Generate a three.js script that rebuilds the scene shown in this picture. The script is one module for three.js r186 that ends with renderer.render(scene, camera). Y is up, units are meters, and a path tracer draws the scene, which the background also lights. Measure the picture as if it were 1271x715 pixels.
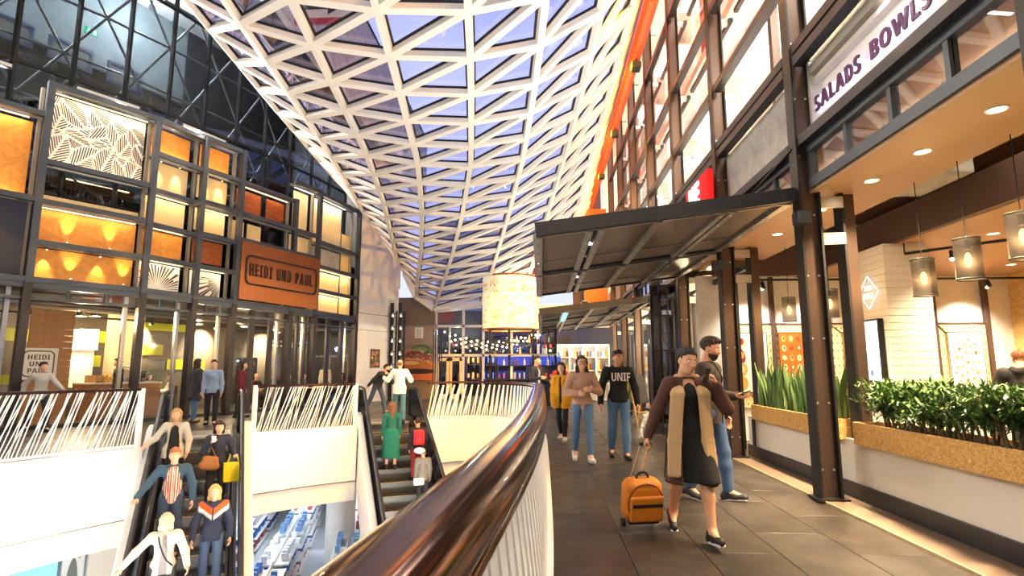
import * as THREE from 'three';
import { mergeGeometries, mergeVertices } from 'three/addons/utils/BufferGeometryUtils.js';
import { RoundedBoxGeometry } from 'three/addons/geometries/RoundedBoxGeometry.js';
import { TextGeometry } from 'three/addons/geometries/TextGeometry.js';
import { FontLoader } from 'three/addons/loaders/FontLoader.js';
import { ImprovedNoise } from 'three/addons/math/ImprovedNoise.js';
import { RectAreaLightUniformsLib } from 'three/addons/lights/RectAreaLightUniformsLib.js';

// ---------------------------------------------------------------- camera, sky, exposure
RectAreaLightUniformsLib.init();
const scene = new THREE.Scene();
const renderer = new THREE.WebGLRenderer({ antialias: true });
renderer.toneMapping = THREE.LinearToneMapping;
renderer.toneMappingExposure = 1.32;
renderer.shadowMap.enabled = true;
const FOCAL = 700, CAMH = 1.5, PITCH = 8.1 * Math.PI / 180, YAW = 3 * Math.PI / 180;
const camera = new THREE.PerspectiveCamera(2 * Math.atan(357.5 / FOCAL) * 180 / Math.PI, 1271 / 715, 0.05, 400);
camera.position.set(0, CAMH, 0);
const FWD = new THREE.Vector3(-Math.sin(YAW) * Math.cos(PITCH), Math.sin(PITCH), -Math.cos(YAW) * Math.cos(PITCH));
camera.lookAt(camera.position.clone().add(FWD));
camera.updateMatrixWorld();

let seed = 20240611;
const rnd = () => { seed = (seed * 1664525 + 1013904223) >>> 0; return seed / 4294967296; };
const rr = (a, b) => a + (b - a) * rnd();
const noise3 = new ImprovedNoise();
const fbm = (x, y, z = 0, o = 4) => { let s = 0, a = 0.5; for (let i = 0; i < o; i++) { s += a * noise3.noise(x, y, z + i * 7.3); x *= 2; y *= 2; a *= 0.5; } return s; };

{ // evening sky: deep blue with thin pale clouds
  const w = 256, h = 128, d = new Float32Array(w * h * 4);
  for (let j = 0; j < h; j++) for (let i = 0; i < w; i++) {
    const el = (j / (h - 1) - 0.5) * Math.PI, az = i / w * Math.PI * 2;
    const x = Math.cos(az) * Math.cos(el), z = Math.sin(az) * Math.cos(el), y = Math.sin(el);
    const t = Math.max(0, y);
    const c = Math.min(1, Math.max(0, 0.35 + 1.7 * fbm(x * 2.2 + 3, z * 2.2, y * 3)));
    const k = (j * w + i) * 4;
    const cc = c * Math.min(1, t * 2.2); d[k] = 0.40 - 0.10 * t + 0.34 * cc; d[k + 1] = 0.43 - 0.10 * t + 0.32 * cc; d[k + 2] = 0.68 - 0.08 * t + 0.28 * cc; d[k + 3] = 1;
    if (y < 0) { d[k] *= 0.25; d[k + 1] *= 0.25; d[k + 2] *= 0.25; }
  }
  const t = new THREE.DataTexture(d, w, h, THREE.RGBAFormat, THREE.FloatType);
  t.mapping = THREE.EquirectangularReflectionMapping; t.magFilter = t.minFilter = THREE.LinearFilter; t.colorSpace = THREE.LinearSRGBColorSpace; t.needsUpdate = true;
  scene.background = t; scene.backgroundIntensity = 1.5;
}

// ---------------------------------------------------------------- helpers
const V = (x, y, z) => new THREE.Vector3(x, y, z);
const W = (X, Y, D) => new THREE.Vector3(X, Y, -D);                 // D: metres ahead of the camera
const RIGHT = new THREE.Vector3().crossVectors(FWD, V(0, 1, 0)).normalize(), UPV = new THREE.Vector3().crossVectors(RIGHT, FWD);
const ray = (x, y) => FWD.clone().multiplyScalar(FOCAL).addScaledVector(RIGHT, x - 635.5).addScaledVector(UPV, 357.5 - y);
const atY = (x, y, Y = 0) => { const r = ray(x, y); return camera.position.clone().addScaledVector(r, (Y - CAMH) / r.y); };
const atD = (x, y, D) => { const r = ray(x, y); return camera.position.clone().addScaledVector(r, -D / r.z); };
const atX = (x, y, X) => { const r = ray(x, y); return camera.position.clone().addScaledVector(r, X / r.x); };
const seg = (a, b, off = 0) => {
  const dx = b[0] - a[0], dD = b[1] - a[1], len = Math.hypot(dx, dD), ang = Math.atan2(dD, dx), n = V(dD / len, 0, dx / len), dir = V(dx / len, 0, -dD / len);
  return { len, ang, n, dir, at: (t, y, o = 0) => V(a[0] + dx * t, y, -(a[1] + dD * t)).addScaledVector(n, o + off) };
};
const atSeg = (x, y, a, b, off = 0) => { const s = seg(a, b), r = ray(x, y), p0 = s.at(0, 0, off); return camera.position.clone().addScaledVector(r, p0.sub(camera.position).dot(s.n) / r.dot(s.n)); };

const names = {};
const numbered = n => { const k = names[n] = (names[n] ?? -1) + 1; return k ? `${n}_${String(k).padStart(3, '0')}` : n; };
const shade = o => { o.castShadow = o.receiveShadow = true; return o; };
function thing(name, label, category, pos, turn = 0, group) {
  const o = new THREE.Group(); o.name = numbered(name); if (pos) o.position.copy(pos); o.rotation.y = turn;
  o.userData = { label, category }; if (group) o.userData.group = group; scene.add(o); return o;
}
function one(name, label, category, geo, mat, group) {
  const o = shade(new THREE.Mesh(geo, mat)); o.name = numbered(name); o.userData = { label, category }; if (group) o.userData.group = group; scene.add(o); return o;
}
function part(parent, name, geo, mat, label) { const o = shade(new THREE.Mesh(geo, mat)); o.name = name; if (label) o.userData.label = label; parent.add(o); return o; }
function struct(name, geo, mat, label, category = 'wall') { const o = shade(new THREE.Mesh(geo, mat)); o.name = numbered(name); o.userData = { kind: 'structure', label, category }; scene.add(o); return o; }
function structGroup(name, label, category) { const o = new THREE.Group(); o.name = numbered(name); o.userData = { kind: 'structure', label, category }; scene.add(o); return o; }
function dup(o, pos, turn, label) { const c = o.clone(); c.name = numbered(o.name.replace(/_\d{3}$/, '')); c.userData = { ...o.userData }; if (label) c.userData.label = label; if (pos) c.position.copy(pos); if (turn !== undefined) c.rotation.y = turn; scene.add(c); return c; }
const merge = g => g.length === 1 ? g[0] : mergeGeometries(g.map(x => { const y = x.index ? x.toNonIndexed() : x.clone(); for (const k of Object.keys(y.attributes)) if (!['position', 'normal', 'uv'].includes(k)) y.deleteAttribute(k); if (!y.attributes.uv) y.setAttribute('uv', new THREE.BufferAttribute(new Float32Array(y.attributes.position.count * 2), 2)); return y; }));

const geoCache = new Map();
const cached = (k, f) => { if (!geoCache.has(k)) geoCache.set(k, f()); return geoCache.get(k); };
function bx(w, h, d) { // box with uv in metres
  const g = new THREE.BoxGeometry(w, h, d), uv = g.attributes.uv, s = [[d, h], [d, h], [w, d], [w, d], [w, h], [w, h]];
  for (let f = 0; f < 6; f++) for (let i = 0; i < 4; i++) uv.setXY(f * 4 + i, uv.getX(f * 4 + i) * s[f][0], uv.getY(f * 4 + i) * s[f][1]);
  return g;
}
const box = (x0, x1, y0, y1, d0, d1) => bx(x1 - x0, y1 - y0, d1 - d0).translate((x0 + x1) / 2, (y0 + y1) / 2, -(d0 + d1) / 2);
const rbx = (w, h, d, r = 0.01, s = 2) => new RoundedBoxGeometry(w, h, d, s, r);
function segBox(a, b, y0, y1, off, t, t0 = 0, t1 = 1, pad = 0) { // upright box along plan line a-b, between fractions t0, t1
  const s = seg(a, b), m = s.at((t0 + t1) / 2, (y0 + y1) / 2, off);
  return bx(s.len * (t1 - t0) + pad, y1 - y0, t).rotateY(s.ang).translate(m.x, m.y, m.z);
}
function bar(p, q, w, h = w, roll = null) { // square bar between two points
  const d = new THREE.Vector3().subVectors(q, p), L = d.length(); d.normalize();
  const up = roll ?? (Math.abs(d.y) > 0.97 ? V(0, 0, 1) : V(0, 1, 0)), x = new THREE.Vector3().crossVectors(up, d).normalize(), y = new THREE.Vector3().crossVectors(d, x);
  return bx(w, h, L).applyMatrix4(new THREE.Matrix4().makeBasis(x, y, d).setPosition(p.clone().add(q).multiplyScalar(0.5)));
}
function rod(p, q, r, r2 = r, n = 8) {
  const d = new THREE.Vector3().subVectors(q, p), L = d.length();
  return new THREE.CylinderGeometry(r2, r, L, n).applyQuaternion(new THREE.Quaternion().setFromUnitVectors(V(0, 1, 0), d.normalize())).translate((p.x + q.x) / 2, (p.y + q.y) / 2, (p.z + q.z) / 2);
}
const cyl = (r, h, n = 16, r2 = r) => new THREE.CylinderGeometry(r2, r, h, n);
const sph = (r, n = 10) => new THREE.SphereGeometry(r, n, Math.max(5, n >> 1));
function ribbon(pts, y0, y1, t, closed = false) { // upright band of thickness t to the left of plan polyline pts [X,D]
  const n = pts.length, off = [], pos = [], uv = [], idx = []; let L = 0;
  for (let i = 0; i < n; i++) {
    const a = pts[closed ? (i + n - 1) % n : Math.max(0, i - 1)], b = pts[closed ? (i + 1) % n : Math.min(n - 1, i + 1)], dx = b[0] - a[0], dD = b[1] - a[1], l = Math.hypot(dx, dD) || 1;
    off.push([pts[i][0] - dD / l * t, pts[i][1] + dx / l * t]);
  }
  const quad = (a, b, c, d, u0, u1, v) => { const k = pos.length / 3; for (const p of [a, b, c, d]) pos.push(p.x, p.y, p.z); uv.push(u0, 0, u1, 0, u1, v, u0, v); idx.push(k, k + 1, k + 2, k, k + 2, k + 3); };
  for (let i = 0; i < (closed ? n : n - 1); i++) {
    const j = (i + 1) % n, l = Math.hypot(pts[j][0] - pts[i][0], pts[j][1] - pts[i][1]), A = p => W(p[0], y0, p[1]), B = p => W(p[0], y1, p[1]);
    quad(A(pts[i]), A(pts[j]), B(pts[j]), B(pts[i]), L, L + l, y1 - y0); quad(A(off[j]), A(off[i]), B(off[i]), B(off[j]), L, L + l, y1 - y0);
    quad(B(pts[i]), B(pts[j]), B(off[j]), B(off[i]), L, L + l, t); quad(A(pts[j]), A(pts[i]), A(off[i]), A(off[j]), L, L + l, t); L += l;
  }
  if (!closed) for (const i of [0, n - 1]) quad(W(pts[i][0], y0, pts[i][1]), W(off[i][0], y0, off[i][1]), W(off[i][0], y1, off[i][1]), W(pts[i][0], y1, pts[i][1]), 0, t, y1 - y0);
  const g = new THREE.BufferGeometry(); g.setAttribute('position', new THREE.Float32BufferAttribute(pos, 3)); g.setAttribute('uv', new THREE.Float32BufferAttribute(uv, 2)); g.setIndex(idx); g.computeVertexNormals(); return g;
}
function slab(pts, y0, y1, holes = []) {
  const sh = new THREE.Shape(pts.map(p => new THREE.Vector2(p[0], p[1]))); for (const h of holes) sh.holes.push(new THREE.Path(h.map(p => new THREE.Vector2(p[0], p[1]))));
  return new THREE.ExtrudeGeometry(sh, { depth: y1 - y0, bevelEnabled: false }).rotateX(-Math.PI / 2).translate(0, y0, 0);
}
const smooth = (pts, n) => new THREE.CatmullRomCurve3(pts.map(p => V(p[0], 0, p[1]))).getSpacedPoints(n).map(p => [p.x, p.z]);

// ---------------------------------------------------------------- textures and materials
function tex(n, f, srgb = true, rep = 1, m = n) { // f(u,v) -> [r,g,b] 0..1 (display values for colour maps)
  const d = new Uint8Array(n * m * 4);
  for (let j = 0; j < m; j++) for (let i = 0; i < n; i++) { const c = f(i / n, j / m), k = (j * n + i) * 4; for (let q = 0; q < 3; q++) d[k + q] = Math.max(0, Math.min(255, c[q] * 255)); d[k + 3] = 255; }
  const t = new THREE.DataTexture(d, n, m); t.wrapS = t.wrapT = THREE.RepeatWrapping; t.magFilter = THREE.LinearFilter; t.minFilter = THREE.LinearMipmapLinearFilter; t.generateMipmaps = true; t.repeat.set(rep, rep);
  if (srgb) t.colorSpace = THREE.SRGBColorSpace; t.needsUpdate = true; return t;
}
const tileN = (u, v, f, s, o = 4) => { // tiling noise
  const a = u * Math.PI * 2, b = v * Math.PI * 2, R = f / 6.283; let t = 0, am = 0.5, k = 1;
  for (let i = 0; i < o; i++) { t += am * noise3.noise(Math.cos(a) * R * k + s, Math.sin(a) * R * k + Math.cos(b) * R * k + s * 1.7, Math.sin(b) * R * k - s); am *= 0.5; k *= 2; } return t;
};
function canvasTex(w, h, draw) { const c = document.createElement('canvas'); c.width = w; c.height = h; draw(c.getContext('2d'), w, h); const t = new THREE.CanvasTexture(c); t.colorSpace = THREE.SRGBColorSpace; t.anisotropy = 4; return t; }
const mat = (color, roughness = 0.6, metalness = 0, more = {}) => new THREE.MeshStandardMaterial({ color, roughness, metalness, ...more });
const glow = (color, k = 1) => new THREE.MeshStandardMaterial({ color: 0x222222, emissive: color, emissiveIntensity: k, roughness: 0.6 });
const glass = (color, rough = 0.02, more = {}) => new THREE.MeshPhysicalMaterial({ color, roughness: rough, transmission: 1, thickness: 0, ior: 1.5, ...more });
const slateMap = tex(512, (u, v) => { const n = tileN(u, v, 5, 2.3, 5), f = tileN(u, v, 40, 7.1, 3), t = 0.21 + 0.10 * n + 0.05 * f; return [t * 1.06, t * 0.98, t * 0.90]; });
const slateRough = tex(256, (u, v) => { const t = 0.40 + 0.22 * tileN(u, v, 4, 4.1, 3); return [t, t, t]; }, false);
const osbMap = (() => canvasTex(1024, 512, (c, w, h) => {
  c.fillStyle = '#c79a52'; c.fillRect(0, 0, w, h); const cols = ['#d9b06a', '#b98a45', '#e2bd7a', '#a87838', '#cfa35a', '#94662e', '#e9c98c'];
  for (let i = 0; i < 5200; i++) { c.save(); c.translate(rnd() * w, rnd() * h); c.rotate(rnd() * Math.PI); c.globalAlpha = 0.55; c.fillStyle = cols[(rnd() * cols.length) | 0]; const l = rr(8, 34); c.fillRect(-l / 2, -2.5, l, rr(3, 7)); c.restore(); }
}))(); osbMap.wrapS = osbMap.wrapT = THREE.RepeatWrapping; osbMap.repeat.set(0.8, 1.6);
const grain = (base, dark, s, stretch = 10) => tex(256, (u, v) => { const n = tileN(u, v * 1, 3, s, 3), g = tileN(u, v, 4, s + 9, 2), l = 0.5 + 0.5 * Math.sin((v * stretch + n * 2.2 + g) * 6.283), k = 0.62 + 0.38 * l + 0.5 * tileN(u, v, 30, s + 3, 2); return base.map((b, i) => b * k + dark[i] * (1 - k)); });
const plyOrange = grain([0.93, 0.62, 0.25], [0.80, 0.46, 0.14], 1.2, 3), plyBrown = grain([0.66, 0.33, 0.13], [0.45, 0.20, 0.07], 5.2, 5), woodWall = grain([0.70, 0.49, 0.30], [0.60, 0.40, 0.23], 8.4, 3), plyPale = grain([0.90, 0.77, 0.52], [0.76, 0.58, 0.32], 3.3, 4);
const concreteMap = tex(256, (u, v) => { const t = 0.66 + 0.18 * tileN(u, v, 4, 3.3, 5) + 0.05 * tileN(u, v, 40, 9, 2); return [t, t * 0.985, t * 0.95]; });
const plaster = tex(128, (u, v) => { const t = 0.92 + 0.05 * tileN(u, v, 8, 1.3, 4); return [t, t * 0.985, t * 0.955]; });
const M = {
  slate: mat(0xffffff, 1, 0, { map: slateMap, roughnessMap: slateRough }), slab: mat(0x3a342e, 0.7), white: mat(0xffffff, 0.55, 0, { map: plaster }), paint: mat(0xefece6, 0.35), cream: mat(0xf1e4c8, 0.6),
  steel: mat(0x3a3536, 0.42, 0.55), dark: mat(0x24262b, 0.45, 0.3), black: mat(0x121214, 0.5, 0.1), brown: mat(0x5a4a42, 0.36, 0.7), frame: mat(0x4a5058, 0.4, 0.5), chrome: mat(0xc9c9c6, 0.22, 0.95), alu: mat(0xb9b7b2, 0.35, 0.85), bolt: mat(0xd8d4cc, 0.3, 0.9),
  bronze: mat(0x5e3c34, 0.13, 0.95), osb: mat(0xffffff, 0.75, 0, { map: osbMap }), orange: mat(0xffffff, 0.45, 0, { map: plyOrange }), brownply: mat(0xffffff, 0.4, 0, { map: plyBrown }), wood: mat(0xffffff, 0.55, 0, { map: woodWall }), pale: mat(0xffffff, 0.6, 0, { map: plyPale }),
  concrete: mat(0xffffff, 0.75, 0, { map: concreteMap }), tan: mat(0xb08a66, 0.5), mocha: mat(0x4a3630, 0.6), soffit: mat(0xcfd4da, 0.5), pane: glass(0xf4f8ff), darkpane: glass(0x9aa4b4, 0.02), shellpane: glass(0xdfe2f4, 0.03), rubber: mat(0x17171a, 0.45), grey: mat(0x8c8c8c, 0.6), copper: mat(0xb87348, 0.25, 0.85),
};
const font = await new FontLoader().loadAsync('fonts/droid/droid_sans_bold.typeface.json');
function area(pos, target, w, h, color, I) { const l = new THREE.RectAreaLight(color, I, w, h); l.position.copy(pos); l.lookAt(target); scene.add(l); return l; }
function spot(pos, target, color, I, deg = 35, pen = 0.6, rad = 1) { const l = new THREE.SpotLight(color, I, 0, deg * Math.PI / 180, pen, 2); l.position.copy(pos); l.target.position.copy(target); l.castShadow = true; l.shadow.radius = rad; scene.add(l, l.target); return l; }
function point(pos, color, I, rad = 2) { const l = new THREE.PointLight(color, I, 0, 2); l.position.copy(pos); l.castShadow = true; l.shadow.radius = rad; scene.add(l); return l; }
const WARM = 0xffd9a0, NEUT = 0xfff0da, COOL = 0xf4f7ff;

// ================================================================ THE SETTING: floors, void, shell roof
const nearEdge = [[-0.32, -2], [-0.26, 0], [-0.13, 1.5], [-0.02, 3], [0.04, 4.6], [0.06, 7], [0.06, 10], [0.04, 12.4], [-0.08, 14.4], [-0.42, 15.9], [-1.05, 17.0], [-1.9, 17.55], [-2.7, 17.3], [-3.35, 16.55]];
const nearPts = smooth(nearEdge, 60);
const voidPts = [...nearPts, [-3.54, 16.3], [-5.1, 15.6], [-4.68, 14.3], [-5.3, 13.85], [-5.9, 13.25], [-6.5, 12.6], [-6.8, 12.96], [-8.36, 12.06], [-7.62, 10.65], [-8.15, 9.6], [-8.62, 8.4], [-9.0, 6.5], [-9.3, 3], [-9.4, -2]];
const midEdge = smooth([[-6.46, 12.62], [-5.9, 13.22], [-5.3, 13.8], [-4.7, 14.28]], 14), leftEdge = smooth([[-9.3, 3], [-9.0, 6.5], [-8.62, 8.4], [-8.15, 9.6], [-7.66, 10.6]], 24);
const floorOut = [[-22, -6], [14, -6], [14, 34], [-22, 34]];
struct('floor', slab(floorOut, -0.25, -0.016, [voidPts]), M.slab, 'dark concrete floor slab of the upper mall level around the void', 'floor');
{
  const fl = structGroup('floor', 'dark slate tiled walkway between bronze rail and restaurants', 'floor');
  const vars = []; for (let k = 0; k < 6; k++) { const g = rbx(0.612, 0.03, 1.232, 0.004, 1); const u = g.attributes.uv, p = g.attributes.position; for (let i = 0; i < u.count; i++) u.setXY(i, p.getX(i) * 0.7 + k * 0.37, p.getZ(i) * 0.7 + k * 0.61); vars.push(g); }
  const tones = [0xffffff, 0xe9e6e2, 0xf6efe6, 0xdcd8d4].map(c => { const m = M.slate.clone(); m.color.set(c); return m; });
  for (let i = 0; i < 5; i++) for (let j = 0; j < 24; j++) { const t = part(fl, 'tile', vars[(rnd() * 6) | 0], tones[(rnd() * 4) | 0]); t.position.set(0.39 + i * 0.618, -0.015, -(-0.6 + j * 1.238 + (i % 2) * 0.6)); t.castShadow = false; }
  part(fl, 'paving', slab([[3.16, -6], [14, -6], [14, 34], [3.16, 34]], -0.016, 0), M.slate);
  part(fl, 'paving', slab([[-22, 17.9], [-3.6, 17.9], [0.07, 17.9], [0.07, 27.9], [3.16, 27.9], [3.16, 34], [-22, 34]], -0.016, 0), M.slate);
  part(fl, 'paving', slab([[-22, 2], [-9.5, 2], [-9.2, 6.5], [-8.8, 8.5], [-8.3, 9.7], [-7.75, 10.75], [-8.45, 12.15], [-6.75, 13.1], [-6.45, 12.8], [-5.4, 13.95], [-4.8, 14.45], [-5.2, 15.7], [-3.6, 16.45], [-3.6, 17.9], [-22, 17.9]], -0.016, 0), M.slate);
  part(fl, 'ledge_strip', box(3.16, 3.6, 0.0, 0.025, -1, 28), mat(0x6b5a4a, 0.5), 'brown ledge strip under the shopfront columns');
  part(fl, 'edge_line', box(3.15, 3.165, 0.0, 0.028, -1, 28), mat(0xc9b68e, 0.4, 0.4), 'thin pale metal line along the ledge');
}
{ // white rim of the void, the grey band below it, kerb
  const loop = voidPts.map(p => p);
  struct('trim_1', ribbon(loop, -1.25, 0.02, 0.04), mat(0xfaf7f0, 0.45), 'white curved fascia panel around the edge of the void', 'trim');
  const c = [-4.3, 8]; const inset = loop.map(p => [p[0] + (p[0] - c[0]) * 0.03, p[1] + (p[1] - c[1]) * 0.02]);
  struct('trim_3', ribbon(inset, -1.75, -1.3, -0.05), mat(0xfaf7f0, 0.45), 'white bulkhead band below the white fascia', 'trim');
  struct('trim_4', ribbon(nearPts.map(p => [p[0] - 0.01, p[1]]), 0.0, 0.07, -0.05), mat(0xfaf7f0, 0.4), 'white kerb at the foot of the balustrade', 'trim');
}
// lower level
struct('floor', box(-24, 14, -5.2, -5, -6, 36), mat(0xc8ccd0, 0.3), 'pale floor of the shop level below', 'floor');
struct('ceiling', slab(floorOut, -1.5, -1.3, [voidPts.map(p => [p[0] + (p[0] + 4.3) * 0.05, p[1] + (p[1] - 8) * 0.03])]), mat(0xe4e8ec, 0.5), 'white ceiling of the shop level below', 'ceiling');
struct('wall_lower', box(-24, 14, -5, -1.5, 33.6, 33.8), M.white, 'white back wall of the lower shop'); struct('wall_lower', box(-24, -23.8, -5, -1.5, -6, 34), M.white, 'white side wall of the lower shop'); struct('wall_lower', box(0.6, 0.8, -5, -1.5, -6, 34), M.white, 'white wall of the lower level under the walkway');
// unseen outer shell of the building, keeping sky light to the glass
struct('wall_back', box(-22, 14, 0, 16, -6.2, -6), M.white, 'plain pale wall behind the viewer');
struct('wall_right', box(13.8, 14, 0, 14, -6, 34), M.white, 'outer wall behind the right hand restaurants');
struct('wall_left', box(-22.2, -22, 0, 16, -6, 34), M.concrete, 'outer concrete wall behind the left hand restaurant');
struct('ceiling', box(-22, -7.2, 15.8, 16, -6, 34), M.concrete, 'unseen grey roof shutting out sky light above the left hand glass front', 'ceiling');
struct('ceiling', box(2.9, 14, 12.9, 13.1, -6, 34), M.white, 'white roof above the right hand galleries', 'ceiling');
struct('wall_upper_unseen', box(-7.4, -7.2, 11.4, 16, -6, 34), M.concrete, 'unseen grey upstand shutting out sky light beside the glass shell');
struct('ceiling', box(-7.4, 2.4, 9.9, 10.1, -6, 1.9), M.white, 'white ceiling above the near end of the hall', 'ceiling');

// ---- triangulated glass shell
const KD = [1, 6, 10, 14, 18, 22, 25, 27.6];
const key = (D, a) => { let i = 0; while (i < KD.length - 2 && D > KD[i + 1]) i++; const t = (D - KD[i]) / (KD[i + 1] - KD[i]), s = a; return s[i] + (s[i + 1] - s[i]) * t; };
const KCX = [-0.6, -0.9, -1.3, -1.8, -2.6, -3.6, -4.5, -5.3], KB = [7.5, 7.2, 6.95, 6.8, 6.45, 5.8, 5.1, 4.45], KCY = [10.6, 10.5, 10.4, 10.3, 10.2, 10.0, 9.8, 9.6], KAL = [6.9, 6.8, 6.6, 6.3, 5.5, 4.3, 3.1, 1.9];
function sect(D, f) { // f from -1 (left edge) over 0 (lowest line) to 1 (right edge), by arc length
  const cx = key(D, KCX), b = key(D, KCY) - key(D, KB), cy = key(D, KCY), left = f < 0, a = left ? key(D, KAL) : 2.35 - cx, end = (left ? 100 : 82) * Math.PI / 180;
  const N = 40, L = [0]; for (let i = 1; i <= N; i++) { const p0 = end * (i - 1) / N, p1 = end * i / N; L.push(L[i - 1] + Math.hypot(a * (Math.sin(p1) - Math.sin(p0)), b * (Math.cos(p1) - Math.cos(p0)))); }
  const want = Math.abs(f) * L[N]; let i = 0; while (i < N - 1 && L[i + 1] < want) i++; const p = end * (i + (want - L[i]) / (L[i + 1] - L[i])) / N;
  return W(cx + (left ? -1 : 1) * a * Math.sin(p), cy - b * Math.cos(p), D);
}
{
  const NL = 6, NR = 4, NC = NL + NR, NRW = 21, row0 = 2.0, node = [], nrm = [];
  for (let i = 0; i <= NRW; i++) { node.push([]); for (let j = 0; j <= NC; j++) { const f = j <= NL ? -(NL - j) / NL : (j - NL) / NR; node[i].push(sect(row0 + (27.6 - row0) * i / NRW, f)); } }
  for (let i = 0; i <= NRW; i++) { nrm.push([]); for (let j = 0; j <= NC; j++) { const a = node[Math.max(0, i - 1)][j], b = node[Math.min(NRW, i + 1)][j], c = node[i][Math.max(0, j - 1)], d = node[i][Math.min(NC, j + 1)]; nrm[i].push(new THREE.Vector3().crossVectors(b.clone().sub(a), d.clone().sub(c)).normalize().negate()); } } // nrm points down into the hall
  if (nrm[8][NL].y > 0) for (const r of nrm) for (const n of r) n.negate();
  const proj = p => { const q = p.clone().project(camera); return [q.x * 635.5, q.y * 357.5, p.clone().sub(camera.position).dot(FWD)]; };
  const shell = thing('glass_shell_roof', 'white steel lattice shell of triangular glass panes curving over the hall', 'glass roof');
  const steelW = mat(0xf6f2ea, 0.42), gasket = mat(0x0b0b0c, 0.6);
  // members
  const mem = [];
  const add = (i, j, k, l, w) => { const p = node[i][j], q = node[k][l], n = nrm[i][j].clone().add(nrm[k][l]).normalize(), P = proj(p), Q = proj(q); const vis = P[2] > 1 && Q[2] > 1 && Math.min(Math.abs(P[0]), Math.abs(Q[0])) < 640 && Math.min(P[1], Q[1]) < 360; mem.push({ g: () => bar(p, q, w, 0.11, n), s: vis ? Math.hypot(P[0] - Q[0], P[1] - Q[1]) * (n.dot(camera.position.clone().sub(p)) > 0 ? 1 : 0.05) : 0 }); };
  for (let i = 0; i <= NRW; i++) for (let j = 0; j <= NC; j++) { if (j < NC) add(i, j, i, j + 1, 0.16); if (i < NRW) add(i, j, i + 1, j, 0.13); if (i < NRW && j < NC) add(i + 1, j, i, j + 1, 0.14); }
  mem.sort((a, b) => b.s - a.s);
  mem.slice(0, 298).forEach(m => part(shell, 'steel_member', m.g(), steelW));
  const restM = part(shell, 'steel_lattice', merge(mem.slice(298).map(m => m.g())), steelW); restM.userData.kind = 'stuff';
  // panes with black gaskets
  const tris = [];
  for (let i = 0; i < NRW; i++) for (let j = 0; j < NC; j++) for (const t of [[[i, j], [i + 1, j], [i, j + 1]], [[i + 1, j], [i + 1, j + 1], [i, j + 1]]]) {
    const P = t.map(([a, b]) => node[a][b]), n = t.reduce((s, [a, b]) => s.add(nrm[a][b]), V(0, 0, 0)).normalize(), Q = P.map(proj), ok = Q.every(q => q[2] > 1) && Q.some(q => Math.abs(q[0]) < 640 && Math.abs(q[1]) < 360);
    const ar = Math.abs((Q[1][0] - Q[0][0]) * (Q[2][1] - Q[0][1]) - (Q[2][0] - Q[0][0]) * (Q[1][1] - Q[0][1]));
    tris.push({ P, n, s: ok && n.dot(camera.position.clone().sub(P[0])) > 0 ? ar : 0 });
  }
  const inset = (P, e, n, o) => { const a = P[0].distanceTo(P[1]), b = P[1].distanceTo(P[2]), d = P[2].distanceTo(P[0]), s = (a + b + d) / 2, rad = Math.sqrt(Math.max(1e-6, (s - a) * (s - b) * (s - d) / s)); const inc = P[0].clone().multiplyScalar(b).addScaledVector(P[1], d).addScaledVector(P[2], a).divideScalar(a + b + d); const k = Math.max(0.05, 1 - e / rad); return P.map(p => inc.clone().lerp(p, k).addScaledVector(n, o)); };
  const tg = list => { const pos = []; for (const p of list) pos.push(p.x, p.y, p.z); const g = new THREE.BufferGeometry(); g.setAttribute('position', new THREE.Float32BufferAttribute(pos, 3)); g.setAttribute('uv', new THREE.Float32BufferAttribute(new Float32Array(list.length * 2), 2)); g.computeVertexNormals(); return g; };
  const paneG = t => { const A = inset(t.P, 0.05, t.n, -0.075), B = inset(t.P, 0.05, t.n, -0.095), L = [A[0], A[1], A[2], B[0], B[2], B[1]]; for (let k = 0; k < 3; k++) { const m = (k + 1) % 3; L.push(A[k], B[k], B[m], A[k], B[m], A[m]); } return tg(L); };
  const gasG = t => { const A = inset(t.P, 0.04, t.n, -0.05), B = inset(t.P, 0.1, t.n, -0.05), C = inset(t.P, 0.1, t.n, -0.09), L = []; for (let k = 0; k < 3; k++) { const m = (k + 1) % 3; L.push(A[k], A[m], B[m], A[k], B[m], B[k], B[k], B[m], C[m], B[k], C[m], C[k]); } return tg(L); };
  tris.sort((a, b) => b.s - a.s);
  tris.slice(0, 298).forEach(t => { const p = part(shell, 'glass_pane', paneG(t), M.shellpane); part(p, 'gasket', gasG(t), gasket); });
  const rest = tris.slice(298);
  const rp = part(shell, 'far_glass_panes', merge(rest.map(paneG)), M.shellpane); rp.userData.kind = 'stuff';
  const rg = part(shell, 'far_gaskets', merge(rest.map(gasG)), gasket); rg.userData.kind = 'stuff';
  // end rim of the shell at the far wall
  for (let j = 0; j < NC; j++) part(shell, 'end_rim', bar(node[NRW][j], node[NRW][j + 1], 0.35, 0.4, nrm[NRW][j]), steelW);
}
{ // edge beam between shell and right galleries, orange glow painted into its colour
  const b = thing('edge_beam', 'edge beam with orange glow painted into its colour, running along the glass shell', 'beam');
  const om = mat(0xe8622a, 0.4);
  for (let k = 0; k < 6; k++) part(b, 'beam_panel', (() => { const d0 = 2 + k * 4.4, d1 = d0 + 4.37; return bar(W(2.55, 9.75, d0), W(2.55, 9.75, d1), 0.12, 1.6, V(0.3, 1, 0).normalize()); })(), om);
  part(b, 'flange', bar(W(2.35, 9.12, 2), W(2.35, 9.12, 28.4), 0.3, 0.05), om); part(b, 'flange', bar(W(2.9, 12.8, 2), W(2.75, 10.35, 2), 0.1, 0.1), om);
  part(b, 'upstand', box(2.7, 2.82, 10.3, 13, 2, 28.4), om);
}

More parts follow.
